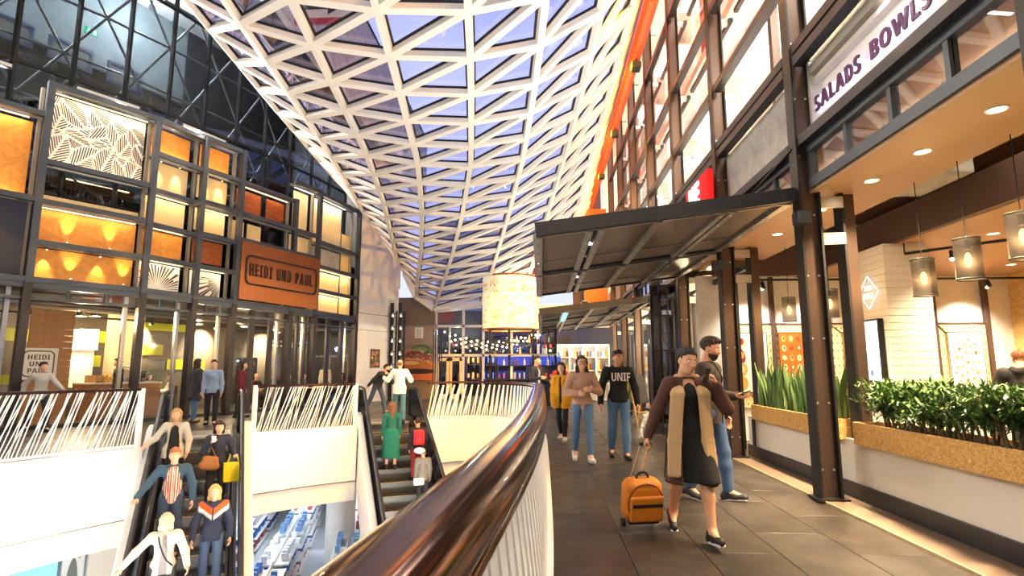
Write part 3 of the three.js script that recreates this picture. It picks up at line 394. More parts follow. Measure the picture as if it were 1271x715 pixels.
{ // menu boards, counter, service items
  const A = [-15.6, 15.2], B = [-14.6, 17.2], mb = canvasTex(512, 300, (c, w, h) => { c.fillStyle = '#f6f0e0'; c.fillRect(0, 0, w, h); c.fillStyle = '#8a8474'; for (let k = 0; k < 2; k++) for (let i = 0; i < 11; i++) c.fillRect(30 + k * 250, 40 + i * 22, 60 + rnd() * 110, 6); c.fillStyle = '#cfc7b2'; c.fillRect(253, 0, 5, h); });
  for (const [x0, x1, lab] of [[80, 97, 'white printed menu board beside the oak wall'], [98, 122, 'white printed menu board next to the dark post']]) { const p = atSeg(x0, 420, A, B), q = atSeg(x1, 420, A, B), C = [p.x, -p.z], D = [q.x, -q.z], s = seg(C, D), yt = atSeg(x0, 408, A, B).y, yb = atSeg(x0, 434, A, B).y; one('menu_board', lab, 'menu board', uvFit(new THREE.BoxGeometry(s.len, yt - yb, 0.05)).rotateY(s.ang).translate(...s.at(0.5, (yt + yb) / 2, 0).toArray()), new THREE.MeshStandardMaterial({ map: mb, emissive: 0xffffff, emissiveMap: mb, emissiveIntensity: 0.5 })); }
  const pw = atSeg(84, 470, A, B), qw = atSeg(116, 470, A, B); one('tiled_splashback', 'white lit wall panel below the menu boards', 'wall panel', segBox([pw.x, -pw.z], [qw.x, -qw.z], 0.9, 2.3, -0.15, 0.05), M.white);
  const pc = atSeg(130, 480, A, B), qc = atSeg(172, 480, A, B); one('wall_pillar', 'plain beige pillar right of the menu boards', 'pillar', segBox([pc.x, -pc.z], [qc.x, -qc.z], 0, 3.5, -0.1, 0.3), mat(0xb9a98e, 0.7));
  const cc = thing('service_counter', 'wooden service counter with white top behind the left balustrade', 'counter');
  const a1 = [-13.7, 16.2], b1 = [-12.7, 18.2];
  part(cc, 'front', segBox(a1, b1, 0, 1.02, 0, 0.6), M.wood); part(cc, 'top', segBox(a1, b1, 1.02, 1.07, 0.02, 0.7), mat(0xe6dccb, 0.4)); part(cc, 'glass_guard', segBox(a1, b1, 1.07, 1.4, 0.3, 0.012), M.pane);
  const s = seg(a1, b1);
  const put = (nm, lab, cat, u, g, m) => { const p = s.at(u, 1.07, -0.05); return one(nm, lab, cat, g.translate(p.x, p.y, p.z), m); };
  put('coffee_machine', 'steel and dark coffee machine on the counter', 'machine', 0.62, merge([rbx(0.55, 0.4, 0.45, 0.03).translate(0, 0.2, 0), rbx(0.5, 0.08, 0.5, 0.02).translate(0, 0.46, 0), cyl(0.03, 0.1, 8).translate(0.15, 0.1, 0.26), cyl(0.03, 0.1, 8).translate(-0.15, 0.1, 0.26)]), M.alu);
  put('bread_basket', 'round basket of yellow rolls on the counter', 'basket', 0.36, merge([cyl(0.16, 0.12, 14, 0.2).translate(0, 0.06, 0), sph(0.08, 8).translate(0.06, 0.15, 0), sph(0.08, 8).translate(-0.07, 0.15, 0.03), sph(0.07, 8).translate(0, 0.16, -0.08), sph(0.07, 8).translate(0, 0.21, 0.02)]), mat(0xc79a3a, 0.7));
  put('plate_stack', 'stack of white plates on the counter', 'plates', 0.5, merge([...Array(7)].map((_, i) => cyl(0.12, 0.012, 16, 0.14).translate(0, 0.01 + i * 0.018, 0))), M.paint);
  put('cardboard_box', 'brown open carton on the counter', 'box', 0.2, merge([bx(0.34, 0.22, 0.02).translate(0, 0.11, 0.14), bx(0.34, 0.22, 0.02).translate(0, 0.11, -0.14), bx(0.02, 0.22, 0.3).translate(0.17, 0.11, 0), bx(0.02, 0.22, 0.3).translate(-0.17, 0.11, 0), bx(0.34, 0.02, 0.28).translate(0, 0.01, 0)]), mat(0x9a7448, 0.8));
  put('cash_terminal', 'small black till screen on the counter', 'till', 0.8, merge([rbx(0.3, 0.24, 0.03, 0.01).rotateX(-0.3).translate(0, 0.24, 0), cyl(0.03, 0.14, 8).translate(0, 0.07, 0), rbx(0.2, 0.02, 0.16, 0.008).translate(0, 0.01, 0)]), M.black);
}
{ // drinks cooler, tables, ceiling services, silver pendants
  const fr = thing('drinks_cooler', 'glass door drinks cooler with bright blue lit shelves', 'cooler', W(-12.9, 0, 24.2), -1.0);
  part(fr, 'body', merge([bx(1.6, 1.9, 0.05).translate(0, 0.95, -0.35), bx(0.05, 1.9, 0.7).translate(-0.8, 0.95, 0), bx(0.05, 1.9, 0.7).translate(0.8, 0.95, 0), bx(1.6, 0.1, 0.7).translate(0, 0.05, 0), bx(1.6, 0.1, 0.7).translate(0, 1.9, 0)]), M.dark);
  for (let k = 0; k < 4; k++) { part(fr, 'shelf', bx(1.5, 0.03, 0.6).translate(0, 0.35 + k * 0.38, 0), M.alu); part(fr, 'bottle_row', merge([...Array(10)].map((_, i) => cyl(0.045, 0.25, 8).translate(-0.68 + i * 0.15, 0.49 + k * 0.38, 0.15))), mat([0xc23a3a, 0x3a7ac2, 0xe0c040, 0x4aa05a][k], 0.3)); }
  part(fr, 'lamp_strip', bx(1.5, 0.06, 0.06).translate(0, 1.82, 0.3), glow(0xbfe0ff, 4));
  const duct = thing('ceiling_duct', 'grey ventilation duct under the dark restaurant ceiling', 'duct'); const D0 = [...backL].map((p, i) => { const f = [cZ, cA, cC, cD, cE][i]; return W(p[0] * 0.35 + f[0] * 0.65, 3.3, p[1] * 0.35 + f[1] * 0.65); });
  part(duct, 'pipe', sweep(new THREE.CatmullRomCurve3(D0).getPoints(40), () => 0.16, null, 12), M.alu); part(duct, 'cable_tray', sweep(new THREE.CatmullRomCurve3(D0.map(p => p.clone().add(V(-0.9, -0.25, 0.3)))).getPoints(40), () => 0.12, () => 0.03, 8), M.black); part(duct, 'conduit', sweep(new THREE.CatmullRomCurve3(D0.map(p => p.clone().add(V(0.6, -0.1, -0.3)))).getPoints(40), () => 0.03, null, 8), M.grey);
  const mk = (px, py, D, lab) => { const p = atD(px, py, D), t = thing('pendant_lamp', lab, 'pendant lamp', p, 0, 'silver pendants in the left restaurant'); part(t, 'shade', new THREE.LatheGeometry([[0.001, 0.34], [0.09, 0.34], [0.11, 0.3], [0.11, 0.06], [0.16, 0.02], [0.16, -0.02], [0.12, -0.02], [0.1, 0.05]].map(q => new THREE.Vector2(q[0], q[1])), 20), M.chrome); part(t, 'cord', cyl(0.01, Math.max(0.1, 3.56 - p.y - 0.34), 6).translate(0, 0.34 + (3.56 - p.y - 0.34) / 2, 0), M.black); part(t, 'lamp_bulb', sph(0.06, 10).translate(0, 0.03, 0), glow(WARM, 6)); point(p.clone().add(V(0, -0.06, 0)), WARM, 22, 3); };
  for (const [x, y, D] of [[100, 392, 16], [118, 392, 17], [246, 402, 19.5], [303, 405, 21], [339, 409, 23]]) mk(x, y, D, 'silver cylinder pendant lamp under the left restaurant ceiling');
  for (const [X, D] of [[-14.6, 20.4], [-13.4, 22.6], [-12.0, 25.4]]) { const q = V(X, 3.2, -D), t = thing('spotlight', 'black track spotlight aimed at the grey lime striped wall', 'light', null, 0, 'track spots in the left restaurant'); part(t, 'lamp_body', cyl(0.05, 0.16, 12).rotateZ(0.6).translate(q.x, q.y, q.z), M.black); part(t, 'stem', cyl(0.012, 0.35, 6).translate(q.x, 3.4, q.z), M.black); part(t, 'lamp_lens', sph(0.035, 8).translate(q.x - 0.07, q.y - 0.08, q.z), glow(WARM, 6)); spot(q.clone().add(V(-0.1, -0.14, 0)), q.clone().add(V(-1.8, -1.6, -0.5)), WARM, 110, 45, 0.8); }
}

// ================================================================ DARK GLASS FRONT ABOVE THE LEFT RESTAURANT
{
  const gl = structGroup('window_20', 'tall dark glass front with black mullions above the left shopfront', 'window');
  const lattice = thing('steel_lattice', 'grey triangular steel lattice standing behind the dark upper glass', 'lattice'), lm = mat(0xc9c7bd, 0.4, 0.2);
  const plan = smooth([cZ, cA, cB, cM, cC, cX, cD, cE].map(p => [p[0] - 0.8, p[1] + 0.45]), 12), nodes = [];
  for (let k = 0; k < plan.length; k++) {
    const p = plan[k]; part(gl, 'mullion', box(p[0] - 0.05, p[0] + 0.05, 3.8, 15.6, p[1] - 0.05, p[1] + 0.05), M.black);
    if (k < plan.length - 1) { part(gl, 'glass_pane', segBox(p, plan[k + 1], 3.8, 15.6, 0, 0.012), M.darkpane); for (const y of [6.2, 9.6, 13.2]) part(gl, 'rail', segBox(p, plan[k + 1], y - 0.04, y + 0.04, 0, 0.08), M.black); }
    
  }
  const LP = along(plan.map(p => [p[0] - 0.6, p[1] + 0.35]));
  for (let j = 0; j < 6; j++) { nodes.push([]); for (let s = (j % 2) * 0.95; s < LP.L; s += 1.9) { const q = LP.at(s); nodes[j].push(W(q[0], 7.4 + j * 1.6, q[1])); } }
  nodes.forEach((r, j) => r.forEach((p, k) => { if (r[k + 1]) part(lattice, 'lattice_bar', rod(p, r[k + 1], 0.04), lm); for (const q of [k + (j % 2 ? 0 : -1), k + (j % 2 ? 1 : 0)]) if (nodes[j + 1]?.[q]) part(lattice, 'lattice_bar', rod(p, nodes[j + 1][q], 0.04), lm); }));
  // the room behind
  struct('floor', slab([[-22, 8], [-15.6, 11], [-13.9, 13.7], [-12.4, 15.9], [-11.4, 18.8], [-10.1, 22.4], [-9.4, 25], [-9.4, 27.5], [-22, 27.5]], 6.3, 6.5), M.dark, 'dark upper gallery floor behind the glass', 'floor');
  const bw = [[-20.5, 10.0], [-17.6, 15.6], [-16.0, 19.2], [-15.0, 21.6], [-12.8, 27.4]], wm = mat(0x56605e, 0.75);
  
  struct('wall_left', ribbon([bw[0], bw[1]], 6.5, 15.8, 0.15), wm, 'grey green back wall of the upper gallery'); struct('wall_left', ribbon([bw[1], bw[2], bw[3]], 6.5, 8.9, 0.15), wm, 'grey parapet wall under the gallery window'); struct('wall_left', ribbon([bw[1], bw[2], bw[3]], 12.4, 15.8, 0.15), wm, 'dark wall over the gallery window'); struct('wall_left', ribbon([bw[3], bw[4]], 6.5, 15.8, 0.15), M.dark, 'dark end of the upper gallery');
  const wf = structGroup('window_21', 'wide gallery window with the evening sky blue put into its glass', 'window'); for (const [a, b] of [[bw[1], bw[2]], [bw[2], bw[3]]]) { part(wf, 'frame', segBox(a, b, 8.85, 8.95, 0, 0.12), M.black); part(wf, 'frame', segBox(a, b, 12.35, 12.45, 0, 0.12), M.black); part(wf, 'mullion', segBox(a, b, 8.9, 12.4, 0, 0.08, 0.48, 0.52), M.black); part(wf, 'glass_pane', segBox(a, b, 8.95, 12.35, 0, 0.012), glass(0x2458b0)); }  // blue of the evening sky painted into the pane tint
  const ex = atSeg(113, 39, bw[0], bw[1], 0.8), es = seg(bw[0], bw[1]);
  const et = canvasTex(128, 64, (c) => { c.fillStyle = '#1fa36a'; c.fillRect(0, 0, 128, 64); c.fillStyle = '#eafff4'; c.fillRect(84, 10, 30, 46); c.beginPath(); c.arc(40, 16, 7, 0, 7); c.fill(); c.fillRect(34, 24, 12, 18); c.fillRect(24, 40, 14, 6); c.fillRect(44, 40, 8, 16); c.fillRect(56, 28, 20, 6); });
  one('exit_sign', 'green lit emergency exit sign with running figure in the upper gallery', 'sign', uvFit(new THREE.BoxGeometry(0.42, 0.24, 0.04)).rotateY(es.ang).translate(ex.x, ex.y, ex.z), new THREE.MeshStandardMaterial({ map: et, emissive: 0xffffff, emissiveMap: et, emissiveIntensity: 1.2 }));
  for (const [x, y, w, h, lab] of [[12, 36, 1.0, 0.55, 'blue framed lit opening left of the exit sign'], [88, 68, 1.1, 0.6, 'blue framed lit opening below the exit sign'], [154, 96, 0.9, 0.6, 'blue framed glowing picture beside the gallery window']]) {
    const p = atSeg(x, y, bw[0], bw[1], 0.15), t = thing('framed_panel', lab, 'panel'); const f = (g) => g.rotateY(es.ang).translate(p.x, p.y, p.z);
    part(t, 'frame', f(merge([bx(w + 0.24, 0.12, 0.08).translate(0, h / 2 + 0.06, 0), bx(w + 0.24, 0.12, 0.08).translate(0, -h / 2 - 0.06, 0), bx(0.12, h, 0.08).translate(w / 2 + 0.06, 0, 0), bx(0.12, h, 0.08).translate(-w / 2 - 0.06, 0, 0)])), mat(0x14203c, 0.4)); part(t, 'face', f(bx(w, h, 0.03)), glow(0xe8d2a0, 0.35));  // faces glow faintly on their own
  }
  for (const [X, D] of [[-17.0, 13.6], [-14.4, 18.6]]) { const t = thing('unseen_ceiling_lamp', 'unseen round lamp lighting the dim upper gallery', 'light', W(X, 14.8, D), 0, 'unseen gallery lamps'); part(t, 'lamp_globe', sph(0.12, 12), glow(NEUT, 2)); part(t, 'stem', cyl(0.02, 1, 6).translate(0, 0.55, 0), M.black); point(W(X, 14.8, D), NEUT, 420, 5); }  // out of view, placed to brighten the gallery behind the dark glass
  // stair behind the frame opening at the leaf screen
  const st = thing('staircase', 'dark steel stair with thin balusters behind the opening below the leaf screen', 'stairs'), s = seg(cA, cB);
  for (let k = 0; k < 9; k++) part(st, 'stair_tread', segBox(cA, cB, 6.55 - k * 0.1, 6.59 - k * 0.1, -1.0, 0.5, 0.02 + k * 0.07, 0.09 + k * 0.07), M.black);
  part(st, 'handrail', rod(s.at(0.0, 7.25, -0.75), s.at(0.62, 6.25, -0.75), 0.025), M.black); for (let k = 0; k < 16; k++) { const u = 0.02 + k * 0.04; part(st, 'baluster', rod(s.at(u, 7.2 - (u / 0.62) * 1.0, -0.75), s.at(u, 6.55 - (u / 0.62) * 0.9, -0.75), 0.01, 0.01, 5), M.black); }
  one('stair_back_panel', 'orange lit plywood wall behind the steel stair', 'wall panel', segBox(cA, cB, 5.9, 6.95, -1.6, 0.05, -0.05, 1.05), M.orange); strip(cA, cB, 6.7, -0.9, 0.3, 0.9, WARM, 10);
}
// ================================================================ FAR END
const wE0 = [-8.3, 24.8], wE1 = [-7.15, 27.3];
struct('wall_far', segBox(wE0, wE1, 0, 12.5, 0, 0.3), M.white, 'tall white wall at the end of the left shopfront'); struct('trim_5', segBox(wE0, wE1, 3.95, 3.98, 0.155, 0.02), M.grey, 'thin grey joint line across the tall white wall', 'trim'); struct('trim_6', segBox(wE0, wE1, 3.2, 3.22, 0.155, 0.02), M.grey, 'thin grey lower joint line across the white wall', 'trim');
{
  const s = seg(wE0, wE1), p = s.at(0.42, 1.95, 0.18), pt = canvasTex(128, 160, (c) => { c.fillStyle = '#6a4a34'; c.fillRect(0, 0, 128, 160); for (let i = 0; i < 60; i++) { c.fillStyle = ['#c9824a', '#8a3a24', '#d9b47a', '#4a3a2a', '#5a6a3a'][(rnd() * 5) | 0]; c.beginPath(); c.arc(rnd() * 128, 30 + rnd() * 120, 4 + rnd() * 12, 0, 7); c.fill(); } });
  one('wall_poster', 'small brown food poster on the tall white wall', 'poster', uvFit(new THREE.BoxGeometry(0.62, 0.85, 0.03)).rotateY(s.ang).translate(p.x, p.y, p.z), mat(0xffffff, 0.5, 0, { map: pt }));
  // lamp rack beside the poster wall
  for (const [px, lab] of [[484, 'dark lamp mast with spotlights next to the white wall'], [494, 'dark lamp mast with spotlights next to the burger poster']]) {
    const q = atD(px, 480, 26.6), t = thing('lamp_mast', lab, 'lamp mast', V(q.x, 0, q.z)); part(t, 'mast', bx(0.14, 4.6, 0.14).translate(0, 2.3, 0), M.dark); part(t, 'mast', bx(0.08, 4.2, 0.08).translate(0.25, 2.1, 0.1), M.dark);
    for (let k = 0; k < 5; k++) { const l = part(t, 'spotlight_head', cyl(0.06, 0.2, 10).rotateX(1.1).translate(0.12, 1.6 + k * 0.6, 0.2), M.alu); part(l, 'lamp_lens', sph(0.05, 8).translate(0.12, 1.55 + k * 0.6, 0.3), glow(NEUT, 3)); part(t, 'arm', bx(0.3, 0.04, 0.04).translate(0.1, 1.68 + k * 0.6, 0.08), M.dark); }
  }
  const a = atD(497, 440, 27.6), b = atD(538.5, 440, 27.6), yT = atD(515, 404, 27.6).y, yB = atD(515, 472, 27.6).y;
  const bt = canvasTex(512, 860, (c, w, h) => {
    const el = (x, y, rx, ry, f, r = 0) => { c.fillStyle = f; c.beginPath(); c.ellipse(x, y, rx, ry, r, 0, 7); c.fill(); };
    c.fillStyle = '#8d7468'; c.fillRect(0, 0, w, h); c.fillStyle = '#9c8478'; c.fillRect(0, 0, w, 300); c.fillStyle = '#c96a38'; c.fillRect(0, 760, w, 100);
    c.fillStyle = '#ece4da'; c.fillRect(210, 30, 130, 170); c.fillStyle = '#7a6a60'; for (let i = 0; i < 5; i++) c.fillRect(235, 60 + i * 26, 80, 8);
    el(250, 440, 190, 120, '#a9685a', -0.1); el(160, 430, 120, 70, '#b87a6c'); el(330, 400, 170, 95, '#55683a', 0.15); el(300, 380, 110, 40, '#7f9150'); el(210, 470, 150, 60, '#7a2f2c'); el(330, 500, 150, 60, '#9d4a40');
    el(240, 560, 220, 50, '#8b2d24'); el(260, 600, 280, 80, '#d98a46', 0.12); el(240, 640, 290, 90, '#c27434', 0.12); el(160, 590, 130, 30, '#edb678'); el(260, 720, 300, 40, '#3a1f16'); for (let i = 0; i < 60; i++) el(60 + rnd() * 400, 380 + rnd() * 200, 4 + rnd() * 14, 3 + rnd() * 6, ['#dcb0a0', '#6a8040', '#8b3a30', '#f0d6c0'][(rnd() * 4) | 0], rnd() * 3);
  });
  one('burger_poster', 'large poster of a burger with greens beside the glass doors', 'poster', uvFit(new THREE.BoxGeometry(b.x - a.x, yT - yB, 0.04)).translate((a.x + b.x) / 2, (yT + yB) / 2, -27.66), mat(0xffffff, 0.45, 0, { map: bt }));
  struct('wall_far', merge([box(-7.4, -5.3, 0, 5, 27.7, 27.9), box(-12, -7.2, 5.5, 8, 28.0, 28.2)]), mat(0x7a6a5e, 0.7), 'dark brown wall strip behind the burger poster');
  // end glazing with doors
  const gz = structGroup('window_30', 'white framed glazing at the far end of the hall', 'window'), wh = mat(0xeae4d8, 0.4), X = px => atD(px, 430, 28).x, Y = py => atD(570, py, 28).y;
  for (const px of [541, 575, 600, 635, 668]) part(gz, 'mullion', box(X(px) - 0.06, X(px) + 0.06, 0, Y(px > 620 ? 300 : 340), 27.94, 28.06), wh);
  part(gz, 'mullion', box(X(558) - 0.04, X(558) + 0.04, Y(441), Y(405), 27.95, 28.05), wh); for (const py of [340, 405, 441]) part(gz, 'transom', box(X(538), X(700), Y(py) - 0.06, Y(py) + 0.06, 27.94, 28.06), wh); part(gz, 'glass_pane', box(X(541), X(668), 2.1, 9, 28.0, 28.012), M.darkpane);
  const dr = structGroup('door_1', 'cream framed double glass door at the far end', 'door'); for (const [x0, x1] of [[543, 558], [559, 574]]) { const l = X(x0), r = X(x1), w = 0.12; part(dr, 'door_leaf', merge([box(l, l + w, 0, 2, 27.9, 27.97), box(r - w, r, 0, 2, 27.9, 27.97), box(l, r, 0, 0.25, 27.9, 27.97), box(l, r, 1.85, 2, 27.9, 27.97)]), mat(0xe8d6ae, 0.45)); part(dr, 'door_glass', box(l + w, r - w, 0.25, 1.85, 27.93, 27.942), M.darkpane); part(dr, 'door_handle', box(r - 0.16, r - 0.13, 0.8, 1.3, 27.86, 27.88), M.chrome); }
  struct('wall_far', box(1.6, 3.1, 4.6, 13, 28.4, 28.6), M.mocha, 'dark wall above the far bar'); struct('wall_far', box(-14, 6, 0, 4.7, 31.5, 31.7), mat(0x1a2238, 0.6), 'dark blue wall beyond the glazing with the night outside put into its colour');  // far dark blue wall has the night painted into its colour
  // beyond the glazing: lit shop shelves, red banner
  for (let k = 0; k < 9; k++) { const x = -6.3 + k * 0.85, t = thing('lit_shelf', 'small lit shelf unit in the dark shop beyond the end glazing', 'shelf', W(x, 0, 31.2), 0, 'lit shelves beyond the end glazing'); part(t, 'frame', merge([bx(0.75, 0.04, 0.3).translate(0, 0.9, 0), bx(0.75, 0.04, 0.3).translate(0, 1.7, 0), bx(0.75, 0.04, 0.3).translate(0, 2.6, 0), bx(0.04, 3.2, 0.3).translate(-0.37, 1.6, 0), bx(0.04, 3.2, 0.3).translate(0.37, 1.6, 0)]), M.brown); part(t, 'goods', merge([...Array(9)].map((_, i) => bx(rr(0.06, 0.14), rr(0.15, 0.4), 0.12).translate(-0.28 + (i % 3) * 0.26, 1.1 + ((i / 3) | 0) * 0.85, 0))), mat([0xc79a54, 0x6a7a9a, 0xb04a3a][k % 3], 0.6)); part(t, 'lamp_bulb', sph(0.06, 8).translate(rr(-0.2, 0.2), 2.45, 0.18), glow(WARM, 8)); }
  one('red_banner', 'red cloth banner hanging high behind the end glazing', 'banner', (() => { const g = new THREE.PlaneGeometry(2.6, 0.7, 20, 4); const p = g.attributes.position; for (let i = 0; i < p.count; i++) p.setZ(i, 0.08 * Math.sin(p.getX(i) * 6)); g.computeVertexNormals(); return merge([g, g.clone().rotateY(Math.PI)]).rotateZ(0.14).translate(-6.2, 4.3, -31.4); })(), mat(0xa81f2c, 0.7, 0, { side: THREE.DoubleSide }));
  point(W(-4.5, 3.4, 30), 0xffe2b0, 60, 6); point(W(-1.5, 2.6, 29.8), 0x6f8cff, 50, 6);
}
{ // drum lantern and bar below it
  const dt = canvasTex(1024, 512, (c, w, h) => { c.fillStyle = '#f3e6c4'; c.fillRect(0, 0, w, h); for (let i = 0; i < 420; i++) { c.globalAlpha = 0.4; c.fillStyle = ['#fffbe8', '#e2c68c', '#d0a95e', '#fff4d0', '#c9b894'][(rnd() * 5) | 0]; c.beginPath(); c.ellipse(rnd() * w, rnd() * h, 8 + rnd() * 26, 6 + rnd() * 20, rnd() * 3, 0, 7); c.fill(); } c.globalAlpha = 0.9; c.strokeStyle = '#b07f1e'; c.lineWidth = 5; for (let k = 0; k < 4; k++) for (let i = 0; i < 30; i++) { const x = k * 256 + 40 + rnd() * 150, y = 60 + rnd() * 90; c.beginPath(); c.moveTo(x, y); c.lineTo(x + 14 - rnd() * 28, y + 10 + rnd() * 16); c.stroke(); } });
  const t = thing('drum_lantern', 'huge cylindrical cream lantern with gold wreath print above the far bar', 'lantern', W(-1.42, 0, 25)); 
  part(t, 'lamp_drum', new THREE.CylinderGeometry(1.2, 1.2, 2.35, 48, 1, true).translate(0, 4.35, 0), new THREE.MeshStandardMaterial({ map: dt, emissive: 0xffffff, emissiveMap: dt, emissiveIntensity: 0.38, side: THREE.DoubleSide }));
  part(t, 'top_ring', new THREE.TorusGeometry(1.21, 0.04, 8, 48).rotateX(Math.PI / 2).translate(0, 5.52, 0), M.copper); part(t, 'bottom_ring', new THREE.TorusGeometry(1.21, 0.04, 8, 48).rotateX(Math.PI / 2).translate(0, 3.18, 0), M.copper); for (const a of [0, 2.1, 4.2]) part(t, 'hanger', rod(V(Math.cos(a) * 1.15, 5.5, Math.sin(a) * 1.15), V(Math.cos(a) * 1.15, 7.2, Math.sin(a) * 1.15), 0.015), M.black);
  point(W(-1.42, 4.3, 25), 0xffe6b8, 14, 10);
  const bar1 = thing('bar_rack', 'dark steel bar rack with glass shelves under the drum lantern', 'bar'); const B = (px, D) => atD(px, 470, D).x;
  for (const px of [608, 632, 662, 690]) part(bar1, 'post', box(B(px, 23) - 0.05, B(px, 23) + 0.05, 0, 3.1, 22.95, 23.05), M.black);
  for (const y of [1.05, 1.6, 2.05, 2.5, 3.05]) part(bar1, 'shelf', box(B(604, 23), B(692, 23), y - 0.02, y + 0.02, 22.8, 23.2), y === 2.05 ? M.alu : M.black);
  part(bar1, 'counter', box(-2.4, 0.6, 0, 1.05, 23.3, 24.0), mat(0x23284a, 0.4)); part(bar1, 'lamp_blue_strip', box(-1.9, 0.8, 1.6, 1.98, 24.1, 24.14), glow(0x3048c8, 0.9), 'blue lit strip behind the bar');
  for (let k = 0; k < 26; k++) { const x = rr(B(608, 23), B(690, 23)), y = [1.6, 2.05, 2.5][k % 3], h = rr(0.2, 0.34); one('bottle', 'glass bottle standing on the bar rack shelf', 'bottle', new THREE.LatheGeometry([[0.001, 0], [0.045, 0], [0.045, h * 0.6], [0.015, h * 0.75], [0.015, h], [0.001, h]].map(q => new THREE.Vector2(q[0], q[1])), 8).translate(x, y + 0.02, -23 + rr(-0.1, 0.1)), mat([0x7a4a22, 0xd8c8a8, 0x3a5a3a, 0xc8d8e8][k % 4], 0.15), 'bottles on the bar rack'); }
  for (let k = 0; k < 5; k++) { const a = W(-4.6, 3.2 - k * 0.12, 23.9 + k * 0.5), b = W(0.3, 3.1, 23.9 + k * 0.5), t2 = thing('light_string', 'string of small bare warm bulbs leading to the bar rack', 'light string', null, 0, 'bulb strings at the far bar'), cv = new THREE.CatmullRomCurve3([a, a.clone().lerp(b, 0.5).add(V(0, -0.5, 0)), b]); part(t2, 'cord', new THREE.TubeGeometry(cv, 20, 0.008, 5), M.black); for (const e of [a, b]) part(t2, 'pole', box(e.x - 0.02, e.x + 0.02, 0, e.y, -e.z - 0.02, -e.z + 0.02), M.black); for (let q = 1; q < 10; q++) part(t2, 'lamp_bulb', sph(0.04, 8).translate(...cv.getPoint((q + k * 0.37 % 1 * 0.9) / 10.5).add(V(0, -0.05, 0)).toArray()), glow(0xffe0a8, 12)); }
  for (let k = 0; k < 4; k++) { const t3 = thing('lit_cabinet', 'bright white lit display cabinet at the end of the far canopies', 'cabinet', W(1.0 + k * 0.62, 0, 27), 0, 'lit cabinets at the far end'); part(t3, 'body', merge([bx(0.6, 2.6, 0.04).translate(0, 1.3, -0.2), bx(0.04, 2.6, 0.4).translate(-0.29, 1.3, 0), bx(0.04, 2.6, 0.4).translate(0.29, 1.3, 0), ...[0.05, 0.8, 1.4, 2.0, 2.6].map(y => bx(0.6, 0.04, 0.4).translate(0, y, 0))]), M.paint); part(t3, 'lamp_strip', bx(0.5, 0.03, 0.03).translate(0, 2.55, 0.15), glow(0xfff4e0, 6)); for (let q = 0; q < 3; q++) for (let i = 0; i < 4; i++) part(t3, 'jar', cyl(0.05, rr(0.2, 0.35), 8).translate(-0.2 + i * 0.13, 0.95 + q * 0.6, 0.02), mat([0xd8b04a, 0x8a4a2a, 0x5a7ab0, 0xe0e0e0][(i + q + k) % 4], 0.4)); }
  area(W(1.9, 3.1, 26.2), W(1.9, 1.2, 27), 2.2, 0.2, 0xfff0d8, 30);
  // red lattice element and white balcony behind canopy
  const rl = thing('red_lattice', 'crimson steel lattice beam high above the far bar', 'lattice'), rm = mat(0xb0203a, 0.5);
  for (let k = 0; k < 7; k++) { const x = -0.8 + k * 0.55; part(rl, 'lattice_bar', rod(W(x, 5.9, 26), W(x + 0.55, 7.6, 26), 0.06), rm); part(rl, 'lattice_bar', rod(W(x + 0.55, 5.9, 26), W(x, 7.6, 26), 0.06), rm); } part(rl, 'chord', rod(W(-0.8, 5.9, 26), W(3.1, 5.9, 26), 0.07), rm); part(rl, 'chord', rod(W(-0.8, 7.6, 26), W(3.1, 7.6, 26), 0.07), rm);
  struct('wall_far', box(-0.3, 3.1, 3.35, 4.4, 25.8, 26), M.white, 'white balcony front behind the canopies');
  one('orange_screen', 'orange lacquered screen wall closing the far end of the upper gallery', 'screen wall', box(2.0, 3.1, 4.5, 9.0, 26.2, 26.3), mat(0xd8571f, 0.4));
}

// ================================================================ RIGHT SIDE: COLUMNS, GALLERY, CANOPIES
const COLD = [0.4, 3.5, 6.9, 10.0, 13.1, 16.2, 19.3, 22.4, 25.5];
{
  const label = ['black steel double column just beside the viewer', 'black steel double column at the near end of the salads sign', 'black steel double column standing between the two planters', 'black steel double column at the far end of the snake plants', 'black steel double column by the glass screen', 'black steel double column behind the wooden easel', 'black steel double column under the second canopy row', 'black steel double column in the middle of the far canopies', 'farthest black steel double column by the bar'];
  COLD.forEach((D, k) => {
    const t = thing('steel_column', label[k], 'column', W(3.14, 0, D));
    part(t, 'front_flange', bx(0.025, 12.6, 0.2).translate(0.012, 6.3, 0), M.black); part(t, 'web', bx(0.2, 12.6, 0.06).translate(0.125, 6.3, 0), M.brown, 'brown metal web'); part(t, 'rear_flange', bx(0.025, 12.6, 0.2).translate(0.237, 6.3, 0), M.black);
    part(t, 'base_plate', bx(0.34, 0.03, 0.3).translate(0.125, 0.03, 0), M.black);
    part(t, 'rear_post_flange', bx(0.03, 3.66, 0.2).translate(0.53, 1.83, -0.05), M.black); part(t, 'rear_post', bx(0.16, 3.66, 0.06).translate(0.62, 1.83, -0.05), M.brown); for (const y of [3.05, 3.5]) part(t, 'tie_plate', bx(0.3, 0.14, 0.03).translate(0.38, y, 0.05), M.alu);
    const bg = cached('bolt', () => cyl(0.014, 0.012, 6).rotateX(Math.PI / 2)); if (k > 0 && k < 5) for (let y = 0.35; y < 6; y += 0.75) { for (const x of [0.06, 0.19]) part(t, 'bolt', bg, M.bolt).position.set(x, y, 0.036); }
    if (k === 2 || k === 3) part(t, 'floodlight_box', rbx(0.16, 0.16, 0.18, 0.02).translate(-0.02, 3.28, 0.16), M.frame);
  });
}
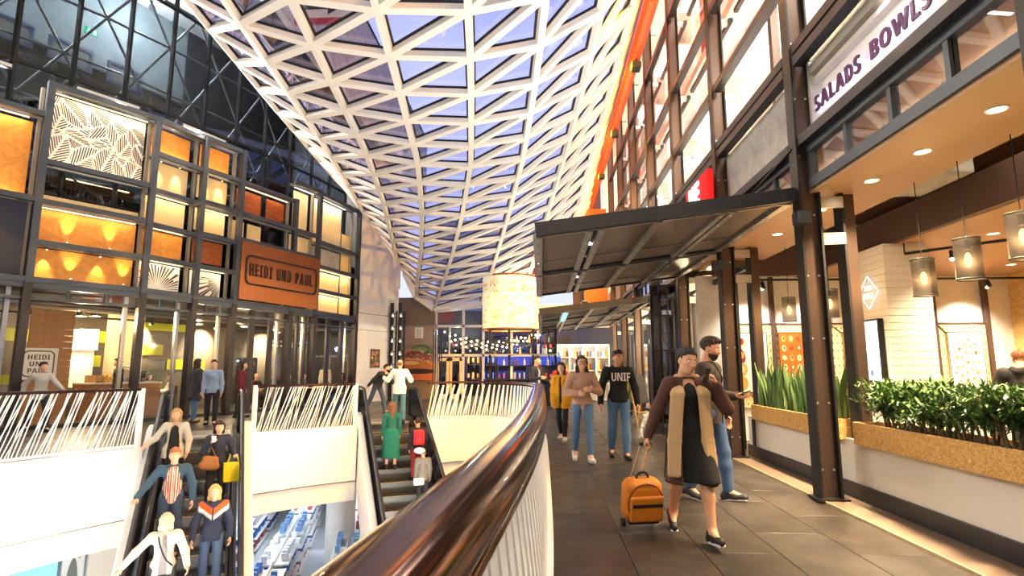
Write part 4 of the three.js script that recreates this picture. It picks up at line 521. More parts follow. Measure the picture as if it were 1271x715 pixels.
{ // gallery frames above: one thing per bay
  const L = ['just beside the viewer', 'carrying the salads sign', 'above the first canopy', 'with the red sign', 'above the gap between canopies', 'above the second canopy row', 'above the far canopies', 'by the orange end screen'];
  const rows = [4.26, 5.3, 5.46, 6.55, 8.1, 10.1, 11.8];
  for (let k = 0; k < COLD.length - 1; k++) {
    const d0 = COLD[k] + 0.16, d1 = COLD[k + 1] - 0.11, t = thing('gallery_facade_bay', `dark steel framed gallery facade bay ${L[k]}`, 'facade');
    for (const y of rows) part(t, 'beam', box(3.16, 3.3, y - 0.06, y + 0.06, d0, d1), y < 5.6 ? M.dark : M.steel);
    for (const y of [8.1, 10.1]) part(t, 'rear_beam', box(3.62, 3.7, y - 0.04, y + 0.04, d0, d1), M.steel);
    for (const y of rows.slice(3)) for (const d of [d0 + 0.05]) part(t, 'outrigger', box(3.28, 3.62, y - 0.05, y + 0.05, d, d + 0.12), M.alu);
    for (const y of [5.46, 8.6]) part(t, 'rear_post', box(3.64, 3.76, y, y + 3.1, (d0 + d1) / 2 - 0.06, (d0 + d1) / 2 + 0.06), M.brown);
    for (const [ya, yb] of [[5.56, 8.5], [8.7, 11.7]]) { part(t, 'glass_pane', box(3.8, 3.812, ya, yb, d0, (d0 + d1) / 2 - 0.06), M.pane); part(t, 'glass_pane', box(3.8, 3.812, ya, yb, (d0 + d1) / 2 + 0.06, d1), M.pane); }
  }
  struct('floor', box(3.5, 13.8, 5.15, 5.42, -6, 28.4), M.white, 'white floor edge of the first gallery', 'floor'); struct('floor', box(3.75, 13.8, 8.5, 8.7, -6, 28.4), M.white, 'white floor edge of the second gallery', 'floor');
  struct('wall_gallery', box(6.2, 6.4, 5.4, 8.5, -6, 28.4), M.cream, 'cream back wall of the first gallery shops'); struct('wall_gallery', box(6.2, 6.4, 8.7, 12.9, -6, 28.4), M.cream, 'cream back wall of the second gallery shops'); struct('wall_gallery', box(3.2, 6.4, 3.7, 12.9, 28.4, 28.6), M.white, 'end wall of the galleries');
  const gl = ['near the salads sign', 'above the first canopy', 'behind the red sign', 'in the middle gallery', 'towards the far end', 'beside the orange end screen'];
  [5.2, 8.4, 11.6, 15.5, 19.5, 24].forEach((D, k) => { for (const y of [8.46, 12.6]) { const t = thing('ceiling_panel_light', `long white gallery ceiling light on the ${y < 9 ? 'lower' : 'upper'} gallery ${gl[k]}`, 'light'); part(t, 'housing', box(4.3, 5.3, y - 0.02, y + 0.03, D - 1.1, D + 1.1), M.paint); part(t, 'lamp_diffuser', box(4.35, 5.25, y - 0.035, y - 0.02, D - 1.05, D + 1.05), glow(0xfff3dc, 2.5)); area(W(4.8, y - 0.05, D), W(4.8, 0, D), 0.9, 2.1, 0xfff0d8, 50); } });
  // things in the galleries
  for (let k = 0; k < 7; k++) { const D = 8.3 + k * 2.3, t = thing('gallery_shelf', 'white gallery display shelf with small orange and black goods', 'shelf', W(5.9, 5.42, D), -Math.PI / 2, 'display shelves in the first gallery'); part(t, 'frame', merge([bx(1.4, 0.04, 0.35).translate(0, 0.5, 0), bx(1.4, 0.04, 0.35).translate(0, 1.1, 0), bx(1.4, 0.04, 0.35).translate(0, 1.7, 0), bx(0.04, 2.1, 0.35).translate(-0.7, 1.05, 0), bx(0.04, 2.1, 0.35).translate(0.7, 1.05, 0)]), M.paint); part(t, 'goods', merge([...Array(12)].map((_, i) => bx(rr(0.1, 0.2), rr(0.12, 0.38), 0.2).translate(-0.55 + (i % 4) * 0.37, 0.7 + ((i / 4) | 0) * 0.6, 0))), mat([0xd8642a, 0x3a3a3c, 0xc8a860][k % 3], 0.6)); }
  for (let k = 0; k < 4; k++) one('orange_banner', 'orange red hanging banner in the upper gallery window', 'banner', box(3.9, 3.93, 8.7, 11.4, 12.2 + k * 3.1, 12.9 + k * 3.1), mat(0xd8481c, 0.5), 'banners in the upper gallery');
  // grey stone panel and strip above the first canopy
  struct('wall_right', box(3.34, 3.4, 4.32, 5.24, COLD[2] + 0.1, COLD[3] - 0.1), M.concrete, 'grey concrete look panel above the first canopy'); for (let k = 3; k < 8; k++) struct('wall_right', box(3.34, 3.4, 4.32, 5.24, COLD[k] + 0.1, COLD[k + 1] - 0.1), k === 3 ? M.white : M.concrete, 'pale panel band below the gallery');
  one('stay_cable', 'thin steel stay cable in front of the grey panel', 'cable', rod(W(3.13, 4.2, 6.9), W(3.13, 4.25, 9.95).add(V(0, -0.35, 0)), 0.012), M.black);
  const rs = thing('red_sign', 'red rounded lightbox sign with white letters above the canopy', 'sign'); part(rs, 'bracket', box(3.05, 3.34, 4.7, 4.76, 10.6, 10.7), M.dark); part(rs, 'lamp_box', rbx(0.12, 0.62, 1.5, 0.05).translate(3.02, 4.74, -10.58), new THREE.MeshStandardMaterial({ color: 0xc8181c, emissive: 0xd0181a, emissiveIntensity: 0.5 }));
  { const g = new TextGeometry('UE', { font, size: 0.42, depth: 0.03, curveSegments: 4 }); g.rotateY(-Math.PI / 2).translate(2.95, 4.54, -11.0); part(rs, 'lamp_letters', g, glow(0xffffff, 2.2)); }
}
{ // sign fascia with backlit letters
  const t = thing('sign_fascia', 'white sign fascia with backlit purple words SALADS BOWLS BURGERS', 'sign'), d0 = COLD[1] + 0.12, d1 = COLD[2] - 0.12;
  part(t, 'white_board', box(3.46, 3.5, 4.3, 5.3, d0, d1), mat(0xe6e4e2, 0.4)); part(t, 'upper_rail', box(3.38, 3.46, 5.0, 5.06, d0, d1), mat(0xc8c2b8, 0.5)); part(t, 'upper_box', box(3.36, 3.46, 5.12, 5.24, d0, d1), mat(0xa9a39a, 0.5)); part(t, 'frame', merge([box(3.36, 3.5, 4.3, 5.3, d0 - 0.06, d0), box(3.36, 3.5, 4.3, 5.3, d1, d1 + 0.06), box(3.36, 3.5, 4.3, 4.36, d0, d1)]), mat(0xd9d6d0, 0.4));
  let z = -6.8; const sp = { ' ': 0.1 }; for (const ch of 'SALADS·BOWLS·BURGERS') { if (sp[ch]) { z += sp[ch]; continue; } if (ch === '·') { part(t, 'lamp_dot', bx(0.03, 0.05, 0.05).translate(3.42, 4.74, z + 0.07), glow(0xd8a0ff, 1.5)); z += 0.16; continue; } const g = new TextGeometry(ch, { font, size: 0.19, depth: 0.03, curveSegments: 5 }); g.computeBoundingBox(); const w = g.boundingBox.max.x - g.boundingBox.min.x; g.translate(-g.boundingBox.min.x, 0, 0).rotateY(-Math.PI / 2).translate(3.43, 4.64, z); const l = part(t, 'letter', g, mat(0x55204a, 0.4), 'purple letter'); part(l, 'lamp_halo', g.clone().scale(1, 1, 1).translate(0.024, 0, 0), glow(0xe6dcff, 3)); z += w + 0.035; }
  area(W(3.36, 5.08, 5.3), W(3.46, 4.3, 5.3), 0.05, 2.7, 0xfff6f0, 14);
}
{ // transom windows under the fascias
  for (let k = 1; k < 8; k++) {
    const w = structGroup('window_' + (40 + k), 'grey framed transom window strip above the shopfront', 'window'), d0 = COLD[k] + 0.1, d1 = COLD[k + 1] - 0.1;
    part(w, 'frame', box(3.26, 3.36, 4.12, 4.24, d0, d1), M.frame); part(w, 'frame', box(3.26, 3.36, 3.66, 3.78, d0, d1), M.frame); for (const d of [d0, d0 + 0.78, d0 + 1.54, d0 + 2.32, d1 - 0.06]) part(w, 'mullion', box(3.27, 3.35, 3.78, 4.12, d, d + 0.06), M.frame); for (let q = 0; q < 4; q++) part(w, 'glass_pane', box(3.3, 3.31, 3.78, 4.12, d0 + q * 0.78, d0 + q * 0.78 + 0.72), M.pane);
    if (k < 3) { const pg = thing('ceiling_pipe', `pale pipe run and unseen lamp strip above the restaurant ceiling behind transom strip ${k === 1 ? 'under the salads sign' : 'above the first canopy'}`, 'pipe'); part(pg, 'pipe', rod(W(3.7, 3.98, d0), W(3.7, 3.98, d1), 0.04), M.paint); part(pg, 'pipe', rod(W(3.85, 3.88, d0), W(3.85, 3.88, d1), 0.025), M.alu); part(pg, 'lamp_strip', box(4.0, 4.05, 4.22, 4.26, d0 + 0.2, d1 - 0.2), glow(0xffe2b8, 3)); area(W(4.0, 4.2, (d0 + d1) / 2), W(3.8, 3.7, (d0 + d1) / 2), 0.1, 2.4, 0xffdcae, 12); for (let q = 0; q < 3; q++) part(pg, 'clamp', bx(0.1, 0.12, 0.05).translate(3.7, 4.02, -(d0 + 0.5 + q * 0.9)), M.alu); }  // the strip is unseen, placed to warm the transom windows
  }
  struct('ceiling', box(3.55, 13.8, 4.3, 5.15, -6, 28.4), M.tan, 'tan plenum soffit above the restaurants', 'ceiling');
}
function canopy(label, d0, d1, yo, yi) {
  const t = thing('entrance_canopy', label, 'canopy'), P = (X, D, o = 0) => W(X, yo + (yi - yo) * (X + 0.05) / 3.2 + o, D), pm = mat(0x54473f, 0.5, 0.15), ch = mat(0x8d8a84, 0.35, 0.75);
  part(t, 'front_beam', bar(P(-0.07, d0 + 0.04, 0.03), P(3.14, d0 + 0.04, 0.03), 0.08, 0.17), M.dark); part(t, 'rear_beam', bar(P(-0.07, d1 - 0.04, 0.02), P(3.14, d1 - 0.04, 0.02), 0.08, 0.14), M.dark); part(t, 'roof_sheet', bar(P(-0.05, (d0 + d1) / 2, 0.07), P(3.14, (d0 + d1) / 2, 0.07), d1 - d0 - 0.1, 0.02), M.dark);
  part(t, 'front_trim', bar(P(-0.05, d0 + 0.11, -0.05), P(3.14, d0 + 0.11, -0.05), 0.05, 0.03), ch);
  const ribs = [[-0.04, 0.12], [0.62, 0.09], [0.78, 0.09], [1.48, 0.11], [2.3, 0.07], [2.42, 0.07], [3.08, 0.1]];
  const bg = cached('bolt2', () => sph(0.013, 6));
  for (const [x, w] of ribs) { part(t, 'rib', bar(P(x, d0 + 0.1, -0.045), P(x, d1 - 0.1, -0.045), w, 0.06), ch); for (let q = 0; q < 6; q++) { const b = part(t, 'bolt', bg, M.bolt); b.position.copy(P(x, d0 + 0.25 + q * (d1 - d0 - 0.5) / 5, -0.078)); } }
  const xs = [[0.03, 0.57], [0.83, 1.42], [1.54, 2.26], [2.46, 3.03]]; for (const [a, b] of xs) part(t, 'soffit_panel', bar(P(a, (d0 + d1) / 2, 0.0), P(b, (d0 + d1) / 2, 0.0), d1 - d0 - 0.24, 0.03), pm, 'brown mesh soffit panel');
  part(t, 'purlin', bar(P(-0.05, (d0 + d1) / 2 + 0.5, -0.02), P(3.14, (d0 + d1) / 2 + 0.5, -0.02), 0.03, 0.03), ch);
  return t;
}
canopy('large brown steel canopy nearest the salads sign', 6.9, 9.95, 3.2, 3.6); canopy('large brown steel canopy directly behind the nearest one', 10.0, 13.0, 3.2, 3.6);
canopy('darker steel canopy with a cyan tube light after the open gap', 16.2, 19.25, 3.1, 3.45); canopy('dark steel canopy in the middle of the far row', 19.3, 22.35, 3.1, 3.45); canopy('farthest dark steel canopy near the bar', 22.4, 25.4, 3.1, 3.45);
{ const t = thing('tube_light', 'cyan fluorescent tube light under the far canopy', 'light'); part(t, 'lamp_tube', bar(W(0.7, 3.08, 16.5), W(0.7, 3.08, 19.0), 0.12, 0.05), glow(0x8ff0ea, 1.6)); part(t, 'housing', bar(W(0.7, 3.12, 16.4), W(0.7, 3.12, 19.1), 0.18, 0.04), M.alu); area(W(0.7, 3.04, 17.75), W(0.7, 0, 17.75), 0.1, 2.5, 0x8ff0ea, 6); }

// ================================================================ RIGHT RESTAURANT
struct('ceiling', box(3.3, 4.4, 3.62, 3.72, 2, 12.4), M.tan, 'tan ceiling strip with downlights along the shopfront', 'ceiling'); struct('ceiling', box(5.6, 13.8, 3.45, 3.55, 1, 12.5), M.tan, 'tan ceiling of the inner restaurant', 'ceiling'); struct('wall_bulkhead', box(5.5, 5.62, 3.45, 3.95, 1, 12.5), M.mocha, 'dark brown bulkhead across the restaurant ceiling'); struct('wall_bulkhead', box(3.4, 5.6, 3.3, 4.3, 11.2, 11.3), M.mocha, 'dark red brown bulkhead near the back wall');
struct('wall_far', box(3.4, 10.0, 0, 3.5, 12.4, 12.55), M.white, 'white back wall of the right restaurant'); struct('wall_right', box(9.9, 10.05, 0, 4.3, 1, 12.5), M.pale, 'knotty plywood side wall of the right restaurant'); struct('wall_near', box(3.7, 10, 0, 4.3, 0.85, 1), M.white, 'near side wall of the right restaurant');
{ // low wall, kick plate
  struct('wall_right', box(3.6, 3.66, 0.2, 0.68, 2, 10.3), mat(0xd9d5cb, 0.5), 'off white low wall under the planters'); struct('baseboard_right', box(3.57, 3.66, 0.025, 0.2, 2, 10.3), mat(0x22242c, 0.4), 'dark kick plate under the low wall', 'baseboard'); struct('trim_7', box(3.585, 3.6, 0.2, 0.66, 9.98, 10.1), M.black, 'black end post of the low wall', 'trim');
  for (const [d0, d1, lab] of [[3.75, 6.72, 'long chipboard planter trough full of leafy shrubs'], [7.12, 9.84, 'chipboard planter trough full of snake plants']]) { const t = thing('planter_trough', lab, 'planter'); part(t, 'front_board', box(3.5, 3.53, 0.66, 0.9, d0, d1), M.osb); part(t, 'back_board', box(3.93, 3.96, 0.66, 0.9, d0, d1), M.osb); for (const d of [d0, d1 - 0.03]) part(t, 'end_board', box(3.53, 3.93, 0.66, 0.9, d, d + 0.03), M.osb); part(t, 'bottom_board', box(3.53, 3.93, 0.68, 0.7, d0 + 0.03, d1 - 0.03), M.osb); const soil = part(t, 'soil', box(3.53, 3.93, 0.7, 0.86, d0 + 0.03, d1 - 0.03), mat(0x2a1d14, 0.95)); soil.userData.kind = 'stuff'; }
}
{ // snake plants: every leaf a part
  const blade = (L, w, bend, tw) => { const n = 6, pos = [], idx = []; for (let i = 0; i <= n; i++) { const u = i / n, ww = w * (u < 0.6 ? 0.75 + 0.4 * u : (1 - u) / 0.4 * 0.99 + 0.002), y = L * u * (1 - 0.12 * bend * u), z = bend * L * 0.5 * u * u, a = tw * u; for (const s of [-1, 0, 1]) { const x = s * ww / 2, dz = Math.abs(s) * 0.008; pos.push(x * Math.cos(a), y, z + x * Math.sin(a) + dz); } } for (let i = 0; i < n; i++) for (let k = 0; k < 2; k++) { const a = i * 3 + k, b = a + 3; idx.push(a, a + 1, b, a + 1, b + 1, b); } const g = new THREE.BufferGeometry(); g.setAttribute('position', new THREE.Float32BufferAttribute(pos, 3)); g.setAttribute('uv', new THREE.Float32BufferAttribute(new Float32Array(pos.length / 3 * 2), 2)); g.setIndex(idx); g.computeVertexNormals(); return g; };
  const B = [...Array(8)].map((_, i) => blade(0.36 + 0.04 * i, 0.05 + 0.004 * (i % 3), [0.1, 0.35, 0.2, 0.5, 0.15, 0.3, 0.45, 0.25][i], rr(-0.8, 0.8))), G = [0x4a6b38, 0x3a5a30, 0x5d7a42, 0x6d8a50].map(c => mat(c, 0.45, 0, { side: THREE.DoubleSide }));
  for (let k = 0; k < 15; k++) { const D = 7.3 + k * 0.165, t = thing('snake_plant', 'upright green snake plant growing in the chipboard trough', 'plant', W(3.72 + rr(-0.08, 0.08), 0.85, D), rr(0, 6), 'snake plants in the far trough'); for (let q = 0; q < 11; q++) { const l = part(t, 'leaf', B[(rnd() * 8) | 0], G[(rnd() * 4) | 0]); l.position.set(rr(-0.08, 0.08), 0, rr(-0.08, 0.08)); l.rotation.set(0, rr(0, 6.28), 0); l.scale.setScalar(rr(0.95, 1.35)); } }
}
{ // shrubs
  const lg = (() => { const s = new THREE.Shape(); s.moveTo(0, 0); s.quadraticCurveTo(0.016, 0.02, 0, 0.062); s.quadraticCurveTo(-0.016, 0.02, 0, 0); const g = new THREE.ShapeGeometry(s, 3); const p = g.attributes.position; for (let i = 0; i < p.count; i++) p.setZ(i, -Math.abs(p.getX(i)) * 0.5 + p.getY(i) * p.getY(i) * 3); g.computeVertexNormals(); return g.toNonIndexed(); })();
  const leafM = [0x3f6128, 0x55762f, 0x2f4d22].map(c => mat(c, 0.32, 0, { side: THREE.DoubleSide })), stemM = mat(0x6e6048, 0.8);
  for (let k = 0; k < 11; k++) {
    const D = 4.06 + k * 0.24, t = thing('leafy_shrub', 'dense dark green shrub with small glossy leaves in the near trough', 'shrub', W(3.74 + rr(-0.04, 0.04), 0.85, D), rr(0, 6), 'shrubs in the near trough'), tips = [];
    for (let s = 0; s < 5; s++) { const a = s / 5 * 6.28 + rr(-0.4, 0.4), b = V(Math.cos(a) * rr(0.03, 0.06), 0, Math.sin(a) * 0.04), m = V(Math.cos(a) * rr(0.06, 0.12), rr(0.16, 0.24), Math.sin(a) * rr(0.06, 0.12)); part(t, 'stem', rod(b, m, 0.014, 0.01, 6), stemM); for (let q = 0; q < 4; q++) { const e = m.clone().add(V(rr(-0.13, 0.13), rr(0.06, 0.24), rr(-0.14, 0.14))); part(t, 'twig', rod(m, e, 0.008, 0.004, 5), stemM); tips.push(e); } }
    leafM.forEach((m, c) => { const gs = []; const mx = new THREE.Matrix4(), q = new THREE.Quaternion(), e = new THREE.Euler(); for (const tip of tips) for (let i = 0; i < 21; i++) { e.set(rr(0.1, 1.9), rr(0, 6.28), rr(-0.5, 0.5), 'YXZ'); q.setFromEuler(e); const s = rr(1.0, 1.6); mx.compose(tip.clone().add(V(rr(-0.08, 0.08), rr(-0.16, 0.06), rr(-0.09, 0.09))), q, V(s, s, s)); gs.push(lg.clone().applyMatrix4(mx)); } const f = part(t, 'foliage', mergeGeometries(gs), m); f.userData.kind = 'stuff'; });
  }
}
{ // back wall pegboards, posters
  const holes = tex(64, (u, v) => { const d = Math.hypot(u - 0.5, v - 0.5); return d < 0.16 ? [0.55, 0.42, 0.26] : [0.93, 0.83, 0.62]; }); holes.repeat.set(11, 11);
  const peg = mat(0xffffff, 0.6, 0, { map: holes });
  const foods = (bg, dots, cols, seedN, layout) => canvasTex(256, 340, (c, w, h) => { c.fillStyle = bg; c.fillRect(0, 0, w, h); c.strokeStyle = '#3a2a20'; c.lineWidth = 6; c.strokeRect(3, 3, w - 6, h - 6); for (const [x, y, r] of layout) { c.fillStyle = cols[(rnd() * cols.length) | 0]; c.beginPath(); rnd() < 0.6 ? c.arc(x * w, y * h, r * w, 0, 7) : c.ellipse(x * w, y * h, r * w * 1.1, r * w * 0.7, rnd() * 3, 0, 7); c.fill(); c.fillStyle = cols[(rnd() * cols.length) | 0]; c.beginPath(); c.arc(x * w + 3, y * h - 2, r * w * 0.5, 0, 7); c.fill(); } });
  const grid = (nx, ny, r) => { const o = []; for (let j = 0; j < ny; j++) for (let i = 0; i < nx; i++) o.push([(i + 0.7) / (nx + 0.4), (j + 0.7) / (ny + 0.4), r]); return o; };
  const ringL = [[0.5, 0.5, 0.05]]; for (const [n, r, s] of [[7, 0.17, 0.035], [11, 0.3, 0.045], [14, 0.4, 0.03]]) for (let i = 0; i < n; i++) ringL.push([0.5 + Math.cos(i / n * 6.28) * r, 0.5 + Math.sin(i / n * 6.28) * r * 0.95, s]);
  const PX = px => atD(px, 420, 12.3).x;
  const P = [[900, 961, 905, 952, foods('#f4ead8', 0, ['#a8582e', '#d9a050', '#8a2a2a', '#e8c890', '#5a3020'], 1, grid(2, 4, 0.15)), 'cream poster with two columns of dishes on the pegboard wall'], [961, 1030, 966, 1006, foods('#d8631c', 0, ['#f2d8a8', '#f8ecd0', '#c8a060', '#8a4a1a'], 2, grid(4, 6, 0.07)), 'orange poster with rows of snacks on the pegboard wall'], [1030, 1098, 1046, 1086, foods('#e8c070', 0, ['#a8582e', '#f8ecd0', '#5a3020'], 5, grid(3, 4, 0.09)), 'yellow snack poster behind the white pillar'], [1098, 1163, 1124, 1157, foods('#f2b768', 0, ['#2f2a2a', '#f6ead2', '#8a7a3a', '#c86a2a'], 3, grid(2, 3, 0.11)), 'orange ingredient poster right of the white pillar'], [1163, 1229, 1176, 1220, foods('#fffaf0', 0, ['#e07a30', '#c8501e', '#e8a050', '#8aa04a'], 4, ringL), 'white poster with a round pattern of orange slices']];
  for (const [x0, x1, p0, p1, tx, lab] of P) {
    const a = PX(x0), b = PX(x1); const t = thing('pegboard', `perforated pale pegboard behind the ${lab.split(' on ')[0].split(' behind ')[0].split(' right ')[0]}`, 'pegboard'); part(t, 'board', uvFit(new THREE.BoxGeometry(b - a - 0.06, 1.75, 0.03)).translate((a + b) / 2, 1.55, -12.36), peg); for (const eg of [bx(b - a, 0.03, 0.05).translate((a + b) / 2, 2.44, -12.35), rod(W(a + 0.05, 2.42, 12.33), W(PX(p0), 2.24, 12.33), 0.012), rod(W(a + 0.05, 0.7, 12.33), W(PX(p0), 1.0, 12.33), 0.012)]) part(t, 'edge', eg, M.mocha); part(t, 'batten', box(b - 0.04, b + 0.04, 0, 3.45, 12.28, 12.38), M.mocha);
    one('food_poster', lab, 'poster', uvFit(new THREE.BoxGeometry(PX(p1) - PX(p0), 1.28, 0.025)).translate((PX(p0) + PX(p1)) / 2, 1.62, -12.31), mat(0xffffff, 0.45, 0, { map: tx }));
  }
  // knots and joints on the plywood wall
}
{ // white boarded pillar, screen, diamond sign
  const t = thing('boarded_pillar', 'white horizontally boarded pillar with neon diamond and screen', 'pillar'), X = [5.37, 6.05], D = [9.0, 9.78];
  part(t, 'core', box(X[0] + 0.02, X[1] - 0.02, 0, 3.45, D[0] + 0.02, D[1] - 0.02), M.white); for (let k = 0; k < 31; k++) part(t, 'board', box(X[0], X[1], k * 0.11 + 0.004, k * 0.11 + 0.106, D[0], D[1]), M.paint);
  const sc = canvasTex(256, 512, (c, w, h) => { c.fillStyle = '#e6f0fb'; c.fillRect(0, 0, w, h); c.fillStyle = '#3a6ab0'; c.font = 'bold 44px sans-serif'; c.textAlign = 'center'; c.fillText('FRISCH', 138, 90); c.fillStyle = '#9cc0e8'; for (let i = 0; i < 12; i++) { c.beginPath(); c.ellipse(30 + rnd() * 200, 170 + rnd() * 150, 14 + rnd() * 28, 8 + rnd() * 12, rnd() * 3, 0, 7); c.fill(); } c.fillStyle = '#6a6ab0'; c.beginPath(); c.arc(138, 450, 26, 0, 7); c.fill(); });
  const s = thing('display_screen', 'upright blue white advertising screen on the boarded pillar', 'screen'); part(s, 'housing', box(5.28, 5.36, 1.28, 2.28, 9.14, 9.7), M.black); part(s, 'screen_face', uvFit(new THREE.BoxGeometry(0.5, 0.94, 0.006)).rotateY(-Math.PI / 2).translate(5.276, 1.78, -9.42), new THREE.MeshStandardMaterial({ map: sc, emissive: 0xffffff, emissiveMap: sc, emissiveIntensity: 0.9 }));
  const n = thing('neon_sign', 'white neon diamond sign with short words on the boarded pillar', 'sign'), nm = glow(0xfff0e0, 1.0), c = V(5.33, 2.72, -9.42), q = [V(0, 0.27, 0), V(0, 0, 0.27), V(0, -0.27, 0), V(0, 0, -0.27)].map(v => v.add(c)); for (let k = 0; k < 4; k++) part(n, 'neon_tube', rod(q[k], q[(k + 1) % 4], 0.012), nm); for (const [w, dy] of [['THE', 0.03], ['URST', -0.1]]) { const g = new TextGeometry(w, { font, size: 0.09, depth: 0.012, curveSegments: 3 }); g.computeBoundingBox(); g.translate(-g.boundingBox.max.x / 2, 0, 0).rotateY(-Math.PI / 2).translate(c.x, c.y + dy, c.z); part(n, 'neon_letters', g, nm); }
}
{ // pendants along the window, downlights, track
  const pos = [[10.0, 0], [9.3, 0.02], [8.6, -0.05], [6.5, 0], [5.82, 0.08], [5.15, 0.16]];
  const shadeM = new THREE.MeshStandardMaterial({ color: 0x1e1a18, roughness: 0.5, metalness: 0.3, transparent: true, opacity: 0.72, side: THREE.DoubleSide });
  for (const [D, dy] of pos) { const t = thing('pendant_lamp', 'dark wire mesh cylinder pendant with a glowing filament bulb', 'pendant lamp', W(4.3, 2.3 + dy, D), 0, 'mesh pendants along the right restaurant front'); part(t, 'shade', new THREE.CylinderGeometry(0.115, 0.115, 0.42, 28, 1, true).translate(0, 0.21, 0), shadeM); for (const y of [0.005, 0.415]) part(t, 'rim', new THREE.TorusGeometry(0.115, 0.008, 6, 28).rotateX(Math.PI / 2).translate(0, y, 0), M.black); part(t, 'top_cap', cyl(0.11, 0.012, 24).translate(0, 0.41, 0), M.black); part(t, 'socket', cyl(0.022, 0.1, 10).translate(0, 0.36, 0), M.black); part(t, 'lamp_bulb', new THREE.SphereGeometry(0.032, 12, 10).scale(1, 2.4, 1).translate(0, 0.2, 0), glow(0xffc476, 9)); const top = 3.62 - 2.3 - dy; part(t, 'cord', cyl(0.005, top - 0.41, 6).translate(0, 0.41 + (top - 0.41) / 2, 0), M.black); point(W(4.3, 2.3 + dy + 0.2, D), 0xffc880, 3, 1.5); }
  for (const [X, D] of [[3.77, 6.4], [3.77, 5.53], [3.77, 4.61], [3.77, 7.6], [3.77, 9.0], [3.77, 10.4]]) { const t = thing('downlight', 'recessed round warm downlight in the tan ceiling strip', 'light', W(X, 3.62, D), 0, 'downlights in the tan ceiling strip'); part(t, 'ring', new THREE.TorusGeometry(0.075, 0.012, 8, 24).rotateX(Math.PI / 2), M.paint); part(t, 'lamp_lens', cyl(0.068, 0.012, 20).translate(0, 0.002, 0), glow(0xffe6bc, 12)); spot(W(X, 3.6, D), W(X, 0, D), 0xffdcae, 95, 55, 0.7, 3); }
  for (const [X, D] of [[6.6, 6.4], [6.6, 8.4], [8.2, 7.4], [8.2, 9.6], [6.8, 10.8], [8.9, 11.0]]) { const t = thing('downlight', 'recessed round warm downlight in the inner restaurant ceiling', 'light', W(X, 3.45, D), 0, 'downlights in the inner ceiling'); part(t, 'ring', new THREE.TorusGeometry(0.075, 0.012, 8, 24).rotateX(Math.PI / 2), M.paint); part(t, 'lamp_lens', cyl(0.068, 0.012, 20).translate(0, 0.002, 0), glow(0xffe6bc, 12)); spot(W(X, 3.43, D), W(X, 0, D), 0xffe0b0, 85, 60, 0.7, 3); }
  const tr = thing('light_track', 'black lighting track with spots across the inner restaurant ceiling', 'light track'); part(tr, 'rail', bar(W(5.7, 3.28, 9.0), W(8.4, 3.28, 6.0), 0.04, 0.04), M.black); part(tr, 'rail', bar(W(3.9, 3.28, 11.6), W(9.6, 3.28, 11.6), 0.04, 0.04), M.black); for (const p of [[5.7, 9], [8.4, 6]]) part(tr, 'hanger', rod(W(p[0], 3.28, p[1]), W(p[0], 3.46, p[1]), 0.01), M.black);
  [[4.5, 11.6], [5.65, 11.6], [7.3, 11.6], [8.9, 11.6]].forEach(([X, D], k) => { const t = thing('track_spot', ['first', 'second', 'third', 'fourth'][k] + ' track spot counted from the walkway, lighting the pegboard wall', 'light'); part(t, 'lamp_body', cyl(0.04, 0.14, 12).rotateX(-0.5).translate(X, 3.17, -D), M.black); part(t, 'lamp_lens', sph(0.03, 8).translate(X, 3.1, -D - 0.04), glow(0xfff0d0, 8)); spot(W(X, 3.06, D + 0.07), W(X, 1.7, 12.4), 0xfff0d8, 13, 52, 0.8, 2); });
  for (const [X, D, m] of [[6.1, 8.56, 0], [7.4, 7.11, 0]]) { const t = thing('track_spot', m ? '' : (D < 8 ? 'bare spot under the black track near the mesh pendants' : 'bare spot on the black track beside the white pillar'), 'light', W(X, 3.24, D)); part(t, 'lamp_body', cyl(0.035, 0.12, 10).translate(0, -0.06, 0), M.black); part(t, 'lamp_lens', sph(0.035, 8).translate(0, -0.13, 0), glow(0xfff0d0, 9)); }
  const cas = thing('ceiling_cassette', 'open ceiling recess with dark ducts above the bulkhead', 'duct'); part(cas, 'duct', rod(W(4.95, 4.05, 3), W(4.95, 4.05, 11), 0.12, 0.12, 12), M.alu); part(cas, 'unit', rbx(0.7, 0.3, 1.0, 0.02).translate(4.95, 4.02, -7.4), M.concrete); part(cas, 'tray', box(4.6, 4.7, 4.0, 4.04, 3, 11), M.black);
  const up = thing('ceiling_panel_light', 'bright white lit ceiling recess panel above the bulkhead', 'light'); part(up, 'lamp_diffuser', box(4.5, 5.4, 4.26, 4.28, 3.4, 6.6), glow(0xfff0d6, 1.6)); area(W(4.95, 4.24, 5), W(4.95, 0, 5), 0.8, 3.0, 0xfff0d6, 5);
}
